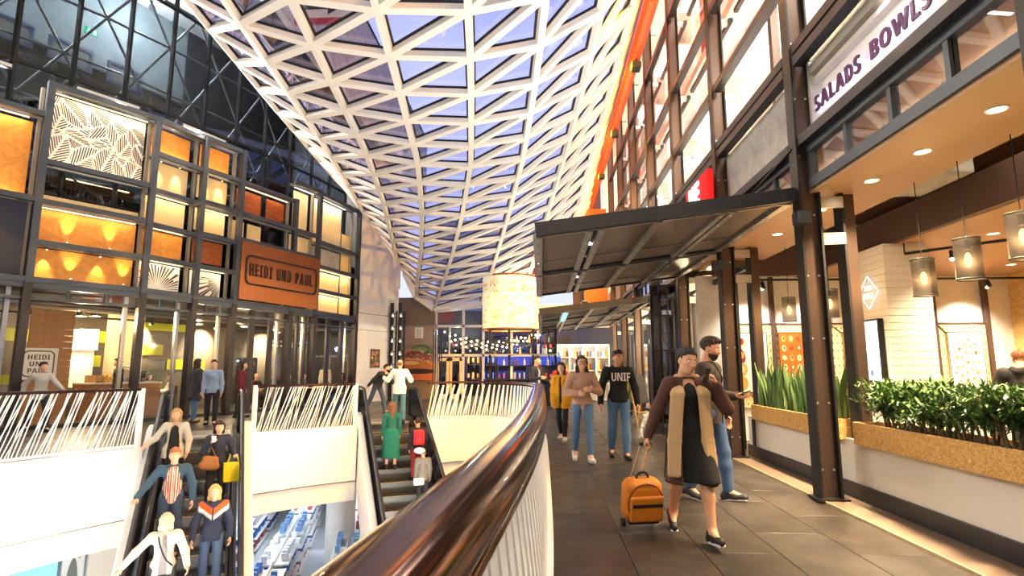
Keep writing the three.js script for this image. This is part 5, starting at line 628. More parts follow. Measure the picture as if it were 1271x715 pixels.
{ // restaurant furniture, wall details, cctv
  for (const [X, D, r] of [[6.2, 6.2, 0.2], [7.6, 8.0, 0], [8.4, 10.4, 0.3]]) { const t = thing('dining_table', 'round edged pale dining table inside the right restaurant', 'table', W(X, 0, D), r, 'dining tables in the right restaurant'); part(t, 'table_top', rbx(1.2, 0.04, 0.75, 0.015).translate(0, 0.74, 0), M.pale); for (const s of [-0.5, 0.5]) for (const q of [-0.3, 0.3]) part(t, 'leg', cyl(0.02, 0.72, 8).translate(s, 0.36, q), M.black); }
  const w = thing('serving_station', 'black and white serving station against the plywood wall', 'counter', W(9.45, 0, 9.6)); part(w, 'cabinet', bx(0.7, 1.1, 1.6).translate(0, 0.55, 0), M.pale); part(w, 'monitor', rbx(0.05, 0.4, 0.5, 0.01).translate(-0.1, 1.55, 0.2), M.black); part(w, 'monitor_stand', bx(0.1, 0.26, 0.1).translate(-0.1, 1.23, 0.2), M.black); part(w, 'paper_stack', bx(0.2, 0.12, 0.25).translate(-0.15, 1.16, -0.3), M.paint);
}
// ---- shops beyond the restaurant
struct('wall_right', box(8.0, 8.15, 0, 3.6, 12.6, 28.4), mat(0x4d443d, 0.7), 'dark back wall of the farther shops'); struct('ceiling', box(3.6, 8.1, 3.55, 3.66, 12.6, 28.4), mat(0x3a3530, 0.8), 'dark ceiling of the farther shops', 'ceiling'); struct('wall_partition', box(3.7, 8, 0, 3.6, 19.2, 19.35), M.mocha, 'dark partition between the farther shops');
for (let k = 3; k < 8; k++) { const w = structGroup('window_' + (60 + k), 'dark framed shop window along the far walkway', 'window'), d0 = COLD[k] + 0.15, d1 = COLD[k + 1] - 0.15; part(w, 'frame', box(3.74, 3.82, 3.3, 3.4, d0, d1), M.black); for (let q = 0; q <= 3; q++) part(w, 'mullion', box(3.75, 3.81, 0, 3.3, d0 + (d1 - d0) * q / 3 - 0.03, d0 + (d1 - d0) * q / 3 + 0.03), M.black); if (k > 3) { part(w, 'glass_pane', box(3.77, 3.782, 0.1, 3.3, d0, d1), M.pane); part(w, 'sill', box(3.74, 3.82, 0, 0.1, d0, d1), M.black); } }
for (let k = 0; k < 10; k++) { const D = 13.5 + k * 1.45, t = thing('shop_shelf', 'tall shop shelf with coloured goods along the dark shop wall', 'shelf', W(7.2, 0, D), -Math.PI / 2, 'shelves in the farther shops'); part(t, 'frame', merge([0.3, 0.9, 1.5, 2.1].map(y => bx(1.2, 0.04, 0.4).translate(0, y, 0)).concat([bx(0.05, 2.4, 0.4).translate(-0.6, 1.2, 0), bx(0.05, 2.4, 0.4).translate(0.6, 1.2, 0)])), k % 2 ? M.paint : M.wood); for (let q = 0; q < 4; q++) part(t, 'goods', merge([...Array(5)].map((_, i) => bx(rr(0.1, 0.2), rr(0.15, 0.42), 0.25).translate(-0.45 + i * 0.22, 0.3 + q * 0.6 + 0.24, 0))), mat([0xd8a84a, 0x6a8a3a, 0xc8dce8, 0xa8432e, 0xe8e0d0][(k + q) % 5], 0.6)); }
for (let k = 0; k < 5; k++) { const D = 14.0 + k * 3, t = thing('pendant_lamp', 'warm globe pendant inside the farther shops', 'pendant lamp', W(4.9, 2.7, D), 0, 'globe pendants in the farther shops'); part(t, 'lamp_globe', sph(0.1, 14), glow(0xffdca0, 5)); part(t, 'cord', cyl(0.008, 0.8, 6).translate(0, 0.47, 0), M.black); point(W(4.9, 2.7, D), 0xffdca8, 70, 5); }
{ // glass screen, easel, floor plants
  const g = structGroup('window_80', 'glass entrance screen with thin muntins beyond the first canopies', 'window'), x0 = atD(808, 400, 13.1).x, x1 = 3.1; part(g, 'glass_pane', box(x0, x1, 0.05, 3.4, 13.1, 13.112), M.darkpane); for (const u of [0, 0.33, 0.66, 1]) part(g, 'muntin', box(x0 + (x1 - x0) * u - 0.012, x0 + (x1 - x0) * u + 0.012, 0, 3.4, 13.08, 13.13), M.steel); for (const y of [0.05, 1.0, 1.9, 2.7, 3.4]) part(g, 'muntin', box(x0, x1, y - 0.015, y + 0.015, 13.08, 13.13), M.steel);
  const e = thing('easel', 'wooden folding easel with a slanted chalkboard outside the far shops', 'easel', W(2.55, 0, 15.6), 0.6), ew = mat(0xb98a4e, 0.6); for (const s of [-0.3, 0.3]) { part(e, 'leg', rod(V(s, 0, 0.32), V(s * 0.8, 1.15, 0), 0.022, 0.022, 6), ew); part(e, 'leg', rod(V(s, 0, -0.32), V(s * 0.8, 1.15, 0), 0.022, 0.022, 6), ew); } for (const y of [0.35, 0.75]) { part(e, 'rung', rod(V(-0.28, y, 0.32 - y * 0.28), V(0.28, y, 0.32 - y * 0.28), 0.018, 0.018, 6), ew); part(e, 'rung', rod(V(-0.28, y, -0.32 + y * 0.28), V(0.28, y, -0.32 + y * 0.28), 0.018, 0.018, 6), ew); } part(e, 'chalkboard', bx(0.5, 0.75, 0.03).rotateX(-0.27).translate(0, 0.95, 0.08), M.black);
  const mk = (X, D, lab) => { const t = thing('potted_plant', lab, 'plant', W(X, 0, D)); part(t, 'pot', new THREE.LatheGeometry([[0.001, 0], [0.14, 0], [0.19, 0.4], [0.17, 0.4], [0.16, 0.36], [0.001, 0.36]].map(q => new THREE.Vector2(q[0], q[1])), 18), M.black); const lg = new THREE.SphereGeometry(0.09, 6, 4).scale(0.45, 1.5, 0.12); for (let i = 0; i < 46; i++) { const l = part(t, 'leaf', lg, mat(0x5d8a34, 0.5)); l.position.set(rr(-0.28, 0.28), rr(0.5, 1.25), rr(-0.28, 0.28)); l.rotation.set(rr(-1, 1), rr(0, 6), rr(-1, 1)); } part(t, 'stem', cyl(0.02, 0.8, 6).translate(0, 0.7, 0), M.wood); }; mk(2.8, 18.9, 'bright green potted plant by the far canopy column'); mk(2.9, 21.7, 'bushy potted plant under the far canopies');
}

// ================================================================ LOWER LEVEL
{
  const A = [-7.3, 13.4], B = [-11.2, 27];
  for (let r = 0; r < 3; r++) for (let k = 0; k < 5; k++) {
    const u = k / 5, X = A[0] + (B[0] - A[0]) * u + r * 1.75 - 1.2, D = A[1] + (B[1] - A[1]) * u + r * 0.6, t = thing('shop_gondola', 'white double sided shop shelf packed with blue and white goods on the level below', 'shelf', W(X, -5, D), Math.atan2(B[1] - A[1], B[0] - A[0]), 'shop shelves on the level below');
    part(t, 'frame', merge([bx(2.5, 1.4, 0.04).translate(0, 0.7, 0), ...[0.1, 0.5, 0.9, 1.3].map(y => bx(2.5, 0.04, 0.8).translate(0, y, 0))]), M.paint);
    for (let q = 0; q < 4; q++) part(t, 'goods', merge([...Array(22)].map(() => bx(rr(0.08, 0.16), rr(0.12, 0.28), 0.14).translate(rr(-1.15, 1.15), 0.24 + q * 0.4, rnd() < 0.5 ? 0.24 : -0.24))), mat([0x3a7ad0, 0xe8eef6, 0x7aa8d8, 0xc86a7a][(q + k + r) % 4], 0.5));
  }
  const pil = thing('round_pillar', 'white round pillar on the level below between the escalators', 'pillar', W(-6.4, -5, 18.4)); part(pil, 'shaft', cyl(0.45, 3.3, 28).translate(0, 1.65, 0), M.white); part(pil, 'foot_ring', cyl(0.47, 0.12, 28).translate(0, 0.06, 0), M.grey);
  // shop front panels under the left fascia
  const a = [-9.6, 8.9], b = [-8.2, 11.5];
  const pt = canvasTex(160, 300, (c) => { c.fillStyle = '#dfe6ea'; c.fillRect(0, 0, 160, 300); c.fillStyle = '#6f7a7a'; c.beginPath(); c.moveTo(20, 300); c.quadraticCurveTo(20, 70, 80, 60); c.quadraticCurveTo(130, 70, 130, 300); c.fill(); c.fillStyle = '#c89a84'; c.beginPath(); c.ellipse(120, 40, 22, 26, 0, 0, 7); c.fill(); c.fillStyle = '#3a6ab0'; c.fillRect(20, 200, 110, 100); });
  const P = (x0, x1, y0, y1, o) => { const p = atSeg(x0, 690, a, b, o), q = atSeg(x1, 690, a, b, o); return [[p.x, -p.z], [q.x, -q.z]]; };
  const c1 = P(-60, 72, 0, 0, 0); one('light_box', 'pale cyan backlit wall panel on the level below', 'light box', segBox(c1[0], c1[1], -4.6, -1.9, 0, 0.06), glow(0x9fe6f2, 0.9));
  const c2 = P(78, 105, 0, 0, 0), s2 = seg(...c2); one('fashion_poster', 'poster of a figure in a grey jacket on the level below', 'poster', uvFit(new THREE.BoxGeometry(s2.len, 1.6, 0.04)).rotateY(s2.ang).translate(...s2.at(0.5, -2.45, 0).toArray()), mat(0xffffff, 0.5, 0, { map: pt }));
  const c3 = P(109, 146, 0, 0, 0); one('white_display_panel', 'plain white display panel beside the fashion poster below', 'panel', segBox(c3[0], c3[1], -4.6, -1.75, 0, 0.06), M.paint);
  for (const [X, D] of [[-8.5, 16], [-9.5, 21], [-6.8, 22], [-12.4, 14]]) { const t = thing('ceiling_panel_light', 'unseen square ceiling light placed to light the level below', 'light', W(X, -1.52, D), 0, 'unseen ceiling lights on the level below'); part(t, 'housing', bx(1.3, 0.04, 1.3), M.paint); part(t, 'lamp_diffuser', bx(1.2, 0.02, 1.2).translate(0, -0.03, 0), glow(0xeaf4ff, 3)); area(W(X, -1.57, D), W(X, -6, D), 1.2, 1.2, 0xe8f2ff, 16); }  // out of view under the slab, placed to light the lower shop
  for (const [X, D] of [[-2.6, 4], [-5.5, 6.5], [-2.2, 10]]) { const t = thing('unseen_column_lamp', 'unseen column lamp on the level below, placed to light the void', 'light', W(X, -5, D), 0, 'unseen column lamps in the void'); part(t, 'base', cyl(0.25, 0.05, 20).translate(0, 0.025, 0), M.alu); part(t, 'lamp_tube', cyl(0.12, 2.2, 16).translate(0, 1.2, 0), glow(0xfff2e0, 3)); point(W(X, -3.8, D), 0xfff4e6, 34, 12).position.y = -2.4; }  // out of frame, placed to light the void and its white fascia
}
{ // direction sign seen through the shell
  const p = atD(404, 10, 12.5), st = canvasTex(256, 160, (c) => { c.fillStyle = '#d8d2b8'; c.fillRect(0, 0, 256, 160); c.fillStyle = '#1c1c1c'; c.fillRect(40, 62, 110, 26); c.beginPath(); c.moveTo(140, 36); c.lineTo(206, 75); c.lineTo(140, 114); c.fill(); c.fillStyle = '#b83a3a'; c.fillRect(0, 128, 256, 32); }), t = thing('direction_sign', 'pale direction sign with a black arrow above the glass shell', 'sign'); part(t, 'face', uvFit(new THREE.BoxGeometry(1.5, 0.9, 0.05)).translate(p.x, p.y, p.z), mat(0xffffff, 0.6, 0, { map: st })); for (const s of [-0.6, 0.6]) part(t, 'hanger', rod(V(p.x + s, p.y + 0.4, p.z), V(p.x + s, 15.8, p.z), 0.015), M.black);
}
// ================================================================ HALL LIGHTS
{ // floodlights on the edge beam washing the shell yellow, and unseen lamps placed to light shell and hall
  [[5, 'near the viewer'], [9, 'above the salads sign'], [13, 'above the first canopy'], [17, 'above the gap of the canopies'], [21, 'above the far canopies']].forEach(([D, w]) => { const t = thing('floodlight', `black floodlight ${w} washing the shell with yellow light`, 'light', W(2.35, 8.78, D)); part(t, 'lamp_housing', rbx(0.22, 0.16, 0.3, 0.02), M.black); part(t, 'lamp_lens', bx(0.02, 0.12, 0.24).translate(-0.115, 0.02, 0), glow(0xffd24a, 3)); part(t, 'bracket', bx(0.04, 0.12, 0.04).translate(0, 0.14, 0), M.black); spot(W(2.2, 8.8, D), W(-1.4, 7.6, D + 3), 0xffac10, 420, 70, 0.8, 4); });
  [[8.4, 'first large canopy'], [11.5, 'second large canopy'], [17.7, 'canopy with the cyan tube'], [22, 'far canopies']].forEach(([D, w]) => { const y = D < 14 ? 3.56 : 3.45, t = thing('unseen_uplight', `unseen linear lamp lighting the shell from the roof of the ${w}`, 'light', W(1.3, y, D)); part(t, 'lamp_housing', bx(0.18, 0.1, 1.5), M.dark); part(t, 'lamp_lens', bx(0.14, 0.012, 1.4).translate(0, 0.056, 0), glow(NEUT, 2)); part(t, 'foot', bx(0.1, 0.06, 0.1).translate(0, -0.08, 0), M.dark); area(W(1.3, y + 0.075, D), W(-1.4, 9, D), 0.16, 1.4, 0xfff4e4, 110); });  // unseen on the canopy roofs, placed to whiten the belly of the shell
  for (const [a, b, w] of [[cZ, cA, 'first'], [cA, cB, 'second'], [cB, cC, 'third']]) { const s = seg(a, b), p = s.at(0.5, 9.0, -0.02), t = thing('unseen_wall_washer', `unseen linear lamp lighting the shell from the ${w} left shopfront frame`, 'light'); part(t, 'lamp_housing', bx(1.6, 0.1, 0.14).rotateY(s.ang).translate(p.x, p.y, p.z), M.dark); part(t, 'lamp_lens', bx(1.5, 0.07, 0.02).rotateY(s.ang).translate(...s.at(0.5, 9.0, 0.06).toArray()), glow(NEUT, 0.5)); area(s.at(0.5, 9.01, 0.1), W(-1.5, 8.2, 10), 1.5, 0.16, 0xfff4e4, 720); }  // unseen washers, placed to light the left side of the shell
  for (const [X, D, w] of [[-4.5, -2.5, 'over the void'], [0.8, -2.8, 'over the walkway'], [-8, -1.5, 'over the left side']]) { const t = thing('ceiling_panel_light', `unseen ceiling panel light ${w} behind the viewer`, 'light', W(X, 9.85, D)); part(t, 'housing', bx(2.7, 0.08, 1.7), M.paint); part(t, 'lamp_diffuser', bx(2.6, 0.02, 1.6).translate(0, -0.05, 0), glow(0xfff4e6, 3)); area(W(X, 9.78, D), W(X - 0.6, 0, D + 8), 2.6, 1.6, 0xfff1de, 21); }  // out of view behind the camera, placed to light floor, fascia and people
}

// ================================================================ PEOPLE
function surfaceNets(f, nx, ny, nz, o, c) {
  const pos = [], idx = [], id = new Int32Array(nx * ny * nz).fill(-1), sy = nx, sz = nx * ny, co = [0, 1, sy, sy + 1, sz, sz + 1, sz + sy, sz + sy + 1], E = [[0, 1], [2, 3], [4, 5], [6, 7], [0, 2], [1, 3], [4, 6], [5, 7], [0, 4], [1, 5], [2, 6], [3, 7]];
  for (let k = 0; k < nz - 1; k++) for (let j = 0; j < ny - 1; j++) for (let i = 0; i < nx - 1; i++) {
    const n = i + j * sy + k * sz; let m = 0; for (let q = 0; q < 8; q++) if (f[n + co[q]] < 0) m |= 1 << q; if (m === 0 || m === 255) continue;
    let x = 0, y = 0, z = 0, t = 0; for (const [a, b] of E) { const fa = f[n + co[a]], fb = f[n + co[b]]; if ((fa < 0) === (fb < 0)) continue; const u = fa / (fa - fb); x += (a & 1) + ((b & 1) - (a & 1)) * u; y += (a >> 1 & 1) + ((b >> 1 & 1) - (a >> 1 & 1)) * u; z += (a >> 2) + ((b >> 2) - (a >> 2)) * u; t++; }
    id[n] = pos.length / 3; pos.push(o[0] + (i + x / t) * c, o[1] + (j + y / t) * c, o[2] + (k + z / t) * c);
  }
  for (let k = 1; k < nz - 1; k++) for (let j = 1; j < ny - 1; j++) for (let i = 1; i < nx - 1; i++) {
    const n = i + j * sy + k * sz, s = f[n] < 0; const q = (a, b, d, e, fl) => { if (id[a] < 0 || id[b] < 0 || id[d] < 0 || id[e] < 0) return; fl ? idx.push(id[a], id[b], id[d], id[a], id[d], id[e]) : idx.push(id[a], id[d], id[b], id[a], id[e], id[d]); };
    if (s !== (f[n + 1] < 0)) q(n, n - sy, n - sy - sz, n - sz, !s); if (s !== (f[n + sy] < 0)) q(n, n - sz, n - sz - 1, n - 1, !s); if (s !== (f[n + sz] < 0)) q(n, n - 1, n - 1 - sy, n - sy, !s);
  }
  const g = new THREE.BufferGeometry(); g.setAttribute('position', new THREE.Float32BufferAttribute(pos, 3)); g.setAttribute('uv', new THREE.Float32BufferAttribute(new Float32Array(pos.length / 3 * 2), 2)); g.setIndex(idx); g.computeVertexNormals(); return g;
}
// bones: [a, b, ra, rb, flatten] with smooth union k; cut(x,y,z) > 0 removes
function blob(bones, cell, k, cut) {
  const lo = V(9, 9, 9), hi = V(-9, -9, -9); for (const [a, b, ra, rb] of bones) { const r = Math.max(ra, rb) + 3 * k + 2 * cell; for (const p of [a, b]) { lo.min(V(p.x - r, p.y - r, p.z - r)); hi.max(V(p.x + r, p.y + r, p.z + r)); } }
  const n = ['x', 'y', 'z'].map(q => Math.ceil((hi[q] - lo[q]) / cell) + 2), [nx, ny, nz] = n, acc = new Float32Array(nx * ny * nz);
  for (const [a, b, ra, rb, fz = 1] of bones) {
    const m = Math.max(ra, rb) + 5 * k, i0 = Math.max(0, Math.floor((Math.min(a.x, b.x) - m - lo.x) / cell)), i1 = Math.min(nx - 1, Math.ceil((Math.max(a.x, b.x) + m - lo.x) / cell)), j0 = Math.max(0, Math.floor((Math.min(a.y, b.y) - m - lo.y) / cell)), j1 = Math.min(ny - 1, Math.ceil((Math.max(a.y, b.y) + m - lo.y) / cell)), k0 = Math.max(0, Math.floor((Math.min(a.z, b.z) - m - lo.z) / cell)), k1 = Math.min(nz - 1, Math.ceil((Math.max(a.z, b.z) + m - lo.z) / cell));
    const dx = b.x - a.x, dy = b.y - a.y, dz = (b.z - a.z) / fz, L = dx * dx + dy * dy + dz * dz || 1e-9;
    for (let q = k0; q <= k1; q++) { const pz = (lo.z + q * cell - a.z) / fz; for (let j = j0; j <= j1; j++) { const py = lo.y + j * cell - a.y; for (let i = i0; i <= i1; i++) { const px = lo.x + i * cell - a.x; let t = (px * dx + py * dy + pz * dz) / L; t = t < 0 ? 0 : t > 1 ? 1 : t; const ex = px - dx * t, ey = py - dy * t, ez = pz - dz * t, d = Math.sqrt(ex * ex + ey * ey + ez * ez) - (ra + (rb - ra) * t); acc[i + j * nx + q * nx * ny] += Math.exp(-d / k); } } }
  }
  for (let q = 0; q < nz; q++) for (let j = 0; j < ny; j++) for (let i = 0; i < nx; i++) { const id = i + j * nx + q * nx * ny; let v = acc[id] > 1e-12 ? -k * Math.log(acc[id]) : 1; if (cut) v = Math.max(v, cut(lo.x + i * cell, lo.y + j * cell, lo.z + q * cell)); acc[id] = v; }
  return surfaceNets(acc, nx, ny, nz, [lo.x, lo.y, lo.z], cell);
}
function field(lo, hi, cell, fn) { const n = [0, 1, 2].map(i => Math.ceil((hi[i] - lo[i]) / cell) + 1), [nx, ny, nz] = n, f = new Float32Array(nx * ny * nz); for (let k = 0; k < nz; k++) for (let j = 0; j < ny; j++) for (let i = 0; i < nx; i++) f[i + j * nx + k * nx * ny] = fn(lo[0] + i * cell, lo[1] + j * cell, lo[2] + k * cell); return surfaceNets(f, nx, ny, nz, lo, cell); }
const ell = (x, y, z, cx, cy, cz, a, b, c) => { x -= cx; y -= cy; z -= cz; const k0 = Math.hypot(x / a, y / b, z / c), k1 = Math.hypot(x / a / a, y / b / b, z / c / c); return k0 < 1e-6 ? -Math.min(a, b, c) : k0 * (k0 - 1) / k1; };
const caps = (x, y, z, a, b, ra, rb) => { const dx = b[0] - a[0], dy = b[1] - a[1], dz = b[2] - a[2], px = x - a[0], py = y - a[1], pz = z - a[2], t = Math.max(0, Math.min(1, (px * dx + py * dy + pz * dz) / (dx * dx + dy * dy + dz * dz))); return Math.hypot(px - dx * t, py - dy * t, pz - dz * t) - (ra + (rb - ra) * t); };
const smin = (k, ...d) => { let s = 0; for (const v of d) s += Math.exp(-v / k); return -k * Math.log(s); };
const headGeo = cell => cached('head' + cell, () => field([-0.11, -0.19, -0.13], [0.11, 0.14, 0.15], cell, (x, y, z) => {
  const ax = Math.abs(x); let d = smin(0.012, ell(x, y, z, 0, 0.035, -0.012, 0.074, 0.086, 0.094), ell(x, y, z, 0, -0.035, 0.018, 0.056, 0.08, 0.07), caps(x, y, z, [0, -0.092, 0.052], [0, -0.088, 0.05], 0.02, 0.02), caps(ax, y, z, [0.03, -0.022, 0.056], [0.045, -0.02, 0.04], 0.022, 0.022));
  d = smin(0.006, d, caps(x, y, z, [0, 0.012, 0.083], [0, -0.028, 0.103], 0.007, 0.012), caps(ax, y, z, [0.008, -0.034, 0.09], [0.012, -0.034, 0.086], 0.008, 0.007), caps(ax, y, z, [0.005, 0.026, 0.078], [0.045, 0.024, 0.062], 0.009, 0.007), caps(ax, y, z, [0, -0.057, 0.081], [0.02, -0.059, 0.072], 0.007, 0.004), caps(ax, y, z, [0, -0.068, 0.079], [0.016, -0.067, 0.072], 0.007, 0.004), ell(ax, y, z, 0.075, -0.006, -0.008, 0.011, 0.031, 0.02), caps(x, y, z, [0, -0.06, -0.018], [0, -0.2, -0.036], 0.051, 0.055));
  return Math.max(d, -(Math.hypot(ax - 0.032, y - 0.003, z - 0.1) - 0.021));
}));
function hairGeo(style, cell) {
  return cached('hair' + style + cell, () => field([-0.16, -0.36, -0.2], [0.16, 0.2, 0.15], cell, (x, y, z) => {
    const ax = Math.abs(x); let d = ell(x, y, z, 0, 0.042, -0.018, 0.085, 0.094, 0.106), wave = 0.004 * Math.sin(x * 160 + y * 40) + 0.003 * Math.sin(z * 190 + y * 60);
    if (style === 'short') d = Math.max(d, -(y + 0.045 + Math.min(0, z) * 0.35)), d = smin(0.01, d, ell(x, y, z, 0, 0.095, 0.03, 0.062, 0.04, 0.06));
    if (style === 'long') d = smin(0.015, d, caps(ax, y, z, [0.066, 0.02, -0.02], [0.085, -0.24, 0.01], 0.032, 0.034), caps(x, y, z, [0, 0.0, -0.07], [0, -0.26, -0.075], 0.055, 0.06));
    if (style === 'bob') d = smin(0.015, d, caps(ax, y, z, [0.064, 0.02, -0.02], [0.074, -0.1, 0.0], 0.034, 0.032), caps(x, y, z, [0, 0.0, -0.06], [0, -0.1, -0.06], 0.06, 0.058));
    if (style === 'tied') d = smin(0.012, Math.max(d, -(y + 0.06)), ell(x, y, z, 0, 0.06, -0.13, 0.04, 0.04, 0.04));
    if (style === 'balding') d = Math.max(Math.max(d, -(y + 0.05)), y - 0.05);
    if (style === 'cap') d = Math.max(smin(0.008, ell(x, y, z, 0, 0.045, -0.014, 0.088, 0.096, 0.106)), -(y - 0.02));
    return Math.max(d + wave, Math.min(z - 0.038 + ax * 0.25, 0.072 - y - Math.max(0, ax - 0.04) * 0.8)); // open at the face
  }));
}
const rotG = (g, q, p) => g.clone().applyQuaternion(q).translate(p.x, p.y, p.z);
const skinM = {}, clothM = {};
const skin = c => skinM[c] ??= mat(c, 0.5), cloth = (c, r = 0.85) => clothM[c + '_' + r] ??= mat(c, r);
const vcol = new THREE.MeshStandardMaterial({ vertexColors: true, roughness: 0.85 });
const paintG = (g, fn) => { const p = g.attributes.position, c = new Float32Array(p.count * 3), t = new THREE.Color(); for (let i = 0; i < p.count; i++) { t.set(fn(p.getX(i), p.getY(i), p.getZ(i))); c[i * 3] = t.r; c[i * 3 + 1] = t.g; c[i * 3 + 2] = t.b; } g.setAttribute('color', new THREE.BufferAttribute(c, 3)); return g; };
const mergeKeep = list => { const gs = list.map(g => { const h = g.index ? g.toNonIndexed() : g.clone(); for (const k of Object.keys(h.attributes)) if (!['position', 'normal', 'uv'].includes(k)) h.deleteAttribute(k); return h; }); return mergeGeometries(gs); };

// person in a 1.75 m frame: +z ahead, +x to the person's left
function person(o) {
  const S = (o.h ?? 1.75) / 1.75, near = !!o.near, cell = near ? 0.013 : 0.02, hc = near ? 0.0045 : 0.009, t = thing('person', o.label, 'person', o.pos, o.turn ?? 0); t.scale.setScalar(S);
  const rad = a => a * Math.PI / 180, lean = rad(o.lean ?? 0), hipY = 0.93, J = {}; let groundMin = 9;
  const legs = o.legs ?? [[6, 4], [-4, 4]];
  J.leg = [1, -1].map((s, i) => { const [a, kf, fp = 0, sp = 1.5] = legs[i], A = rad(a), B = rad(a - kf), hip = V(s * 0.092, hipY, 0), knee = hip.clone().add(V(s * Math.sin(rad(sp)) * 0.43, -Math.cos(A) * 0.43, Math.sin(A) * 0.43)), ank = knee.clone().add(V(0, -Math.cos(B) * 0.42, Math.sin(B) * 0.42)), P = rad(fp), heel = ank.clone().add(V(0, -0.045, 0).applyAxisAngle(V(1, 0, 0), P)).add(V(0, 0, -0.045).applyAxisAngle(V(1, 0, 0), P)), toe = ank.clone().add(V(s * 0.02, -0.052, 0.155).applyAxisAngle(V(1, 0, 0), P)); groundMin = Math.min(groundMin, heel.y - 0.035, toe.y - 0.03); return { hip, knee, ank, heel, toe, s }; });
  const dy = o.seat === undefined ? -groundMin : 0; for (const l of J.leg) for (const k of ['hip', 'knee', 'ank', 'heel', 'toe']) l[k].y += dy;
  const pel = V(0, hipY + 0.02 + dy, 0), up = (y, z = 0, x = 0) => pel.clone().add(V(x, y * Math.cos(lean) - z * Math.sin(lean), y * Math.sin(lean) + z * Math.cos(lean)));
  const waist = up(0.14), chest = up(0.34, 0.01), neck = up(0.5, -0.015), hd = up(0.665, 0.025), w = o.wide ?? 1;
  J.arm = [1, -1].map((s, i) => { const A = (o.arms ?? [{}, {}])[i], sh = up(0.455, -0.01, s * 0.175 * w), u = V(...(A.u ?? [s * 0.14, -1, -0.02])).normalize(), f = V(...(A.f ?? [s * 0.05, -1, 0.18])).normalize(), el = sh.clone().addScaledVector(u, 0.29), wr = el.clone().addScaledVector(f, 0.245); return { s, sh, el, wr, f, n: V(...(A.n ?? [-s, 0, 0.1])), curl: A.curl ?? 0.35, h: A.h ? V(...A.h).normalize() : f }; });
  // body skin
  const body = [[pel.clone().add(V(0.05, 0, 0)), pel.clone().add(V(-0.05, 0, 0)), 0.092, 0.092, 0.82], [pel, waist, 0.105, 0.094, 0.78], [waist, chest, 0.094, 0.108, 0.78], [J.arm[0].sh.clone().lerp(chest, 0.25), J.arm[1].sh.clone().lerp(chest, 0.25), 0.06, 0.06], [chest, neck, 0.088, 0.048, 0.85], [neck, hd.clone().add(V(0, -0.06, -0.02)), 0.052, 0.05]];
  for (const a of J.arm) body.push([a.sh, a.el, 0.042, 0.035], [a.el, a.wr, 0.036, 0.024], [a.wr, a.wr.clone().addScaledVector(a.h, 0.03), 0.024, 0.022]);
  for (const l of J.leg) body.push([l.hip, l.knee, 0.076, 0.05], [l.knee, l.knee.clone().lerp(l.ank, 0.3), 0.052, 0.055], [l.knee.clone().lerp(l.ank, 0.3), l.ank, 0.055, 0.036], [l.ank, l.toe, 0.036, 0.026], [l.ank, l.heel, 0.034, 0.03]);
  const hq = new THREE.Quaternion().setFromEuler(new THREE.Euler(rad(o.nod ?? 0) + lean * 0.3, rad(o.look ?? 0), rad(o.tilt ?? 0), 'YXZ'));
  const gs = [blob(body, cell, 0.012), rotG(headGeo(hc), hq, hd)];
  if (!o.noHands) for (const a of J.arm) {
    const d = a.h.clone(), pn = a.n.clone().addScaledVector(d, -a.n.dot(d)).normalize(), sv = new THREE.Vector3().crossVectors(d, pn).multiplyScalar(a.s > 0 ? -1 : 1).normalize(), B = [], P = (u, v, q) => a.wr.clone().addScaledVector(d, u).addScaledVector(sv, v).addScaledVector(pn, q), axis = new THREE.Vector3().crossVectors(d, pn).normalize();
    for (let i = 0; i < 4; i++) { const v = (1.5 - i) * 0.019, b = P(0.088 - Math.abs(1 - i) * 0.004, v, 0), L = [0.068, 0.076, 0.07, 0.055][i], c = a.curl * (1 + 0.12 * i), d1 = d.clone().applyAxisAngle(axis, c * 0.8), d2 = d.clone().applyAxisAngle(axis, c * 1.9), d3 = d.clone().applyAxisAngle(axis, c * 2.6), m = b.clone().addScaledVector(d1, L * 0.5), e = m.clone().addScaledVector(d2, L * 0.32), f = e.clone().addScaledVector(d3, L * 0.25); B.push([P(0.0, v * 0.6, 0), b, 0.015, 0.0115], [b, m, 0.0098, 0.009], [m, e, 0.009, 0.0082], [e, f, 0.0082, 0.007]); }
    const tb = P(0.025, 0.026, 0.006), tm = tb.clone().addScaledVector(d, 0.024).addScaledVector(sv, 0.024).addScaledVector(pn, 0.014), te = tm.clone().addScaledVector(d, 0.028).addScaledVector(pn, 0.012 + a.curl * 0.012); B.push([P(0.01, 0.01, 0), tb, 0.016, 0.014], [tb, tm, 0.0135, 0.0105], [tm, te, 0.0105, 0.008]);
    gs.push(blob(B, near ? 0.005 : 0.009, 0.003));
  }
  part(t, 'body', mergeKeep(gs), skin(o.skin ?? 0xd9a98a));
  // face
  const at = (x, y, z) => V(x, y, z).applyQuaternion(hq).add(hd);
  if (near || o.face) { for (const s of [-1, 1]) { const e = part(t, 'eye', sph(0.0125, 10).translate(...at(s * 0.032, 0.004, 0.0755).toArray()), mat(0xf2eee8, 0.25)); part(e, 'iris', sph(0.0065, 8).translate(...at(s * 0.032, 0.004, 0.0835).toArray()), mat(0x2e2018, 0.3)); part(t, 'eyebrow', rod(at(s * 0.014, 0.028, 0.09), at(s * 0.046, 0.027, 0.072), 0.0035, 0.0025, 6), cloth(o.brow ?? o.hair?.c ?? 0x2a1c14)); } part(t, 'mouth', merge([rod(at(-0.019, -0.06, 0.0815), at(0.019, -0.06, 0.0815), 0.0048, 0.0048, 6), sph(0.006, 8).scale(2.4, 0.8, 0.7).applyQuaternion(hq).translate(...at(0, -0.066, 0.083).toArray())]), skin(o.lips ?? 0xb0625a)); }
  if (o.hair) part(t, 'hair', rotG(hairGeo(o.hair.s, near ? 0.005 : 0.009), hq, hd), cloth(o.hair.c, 0.7));
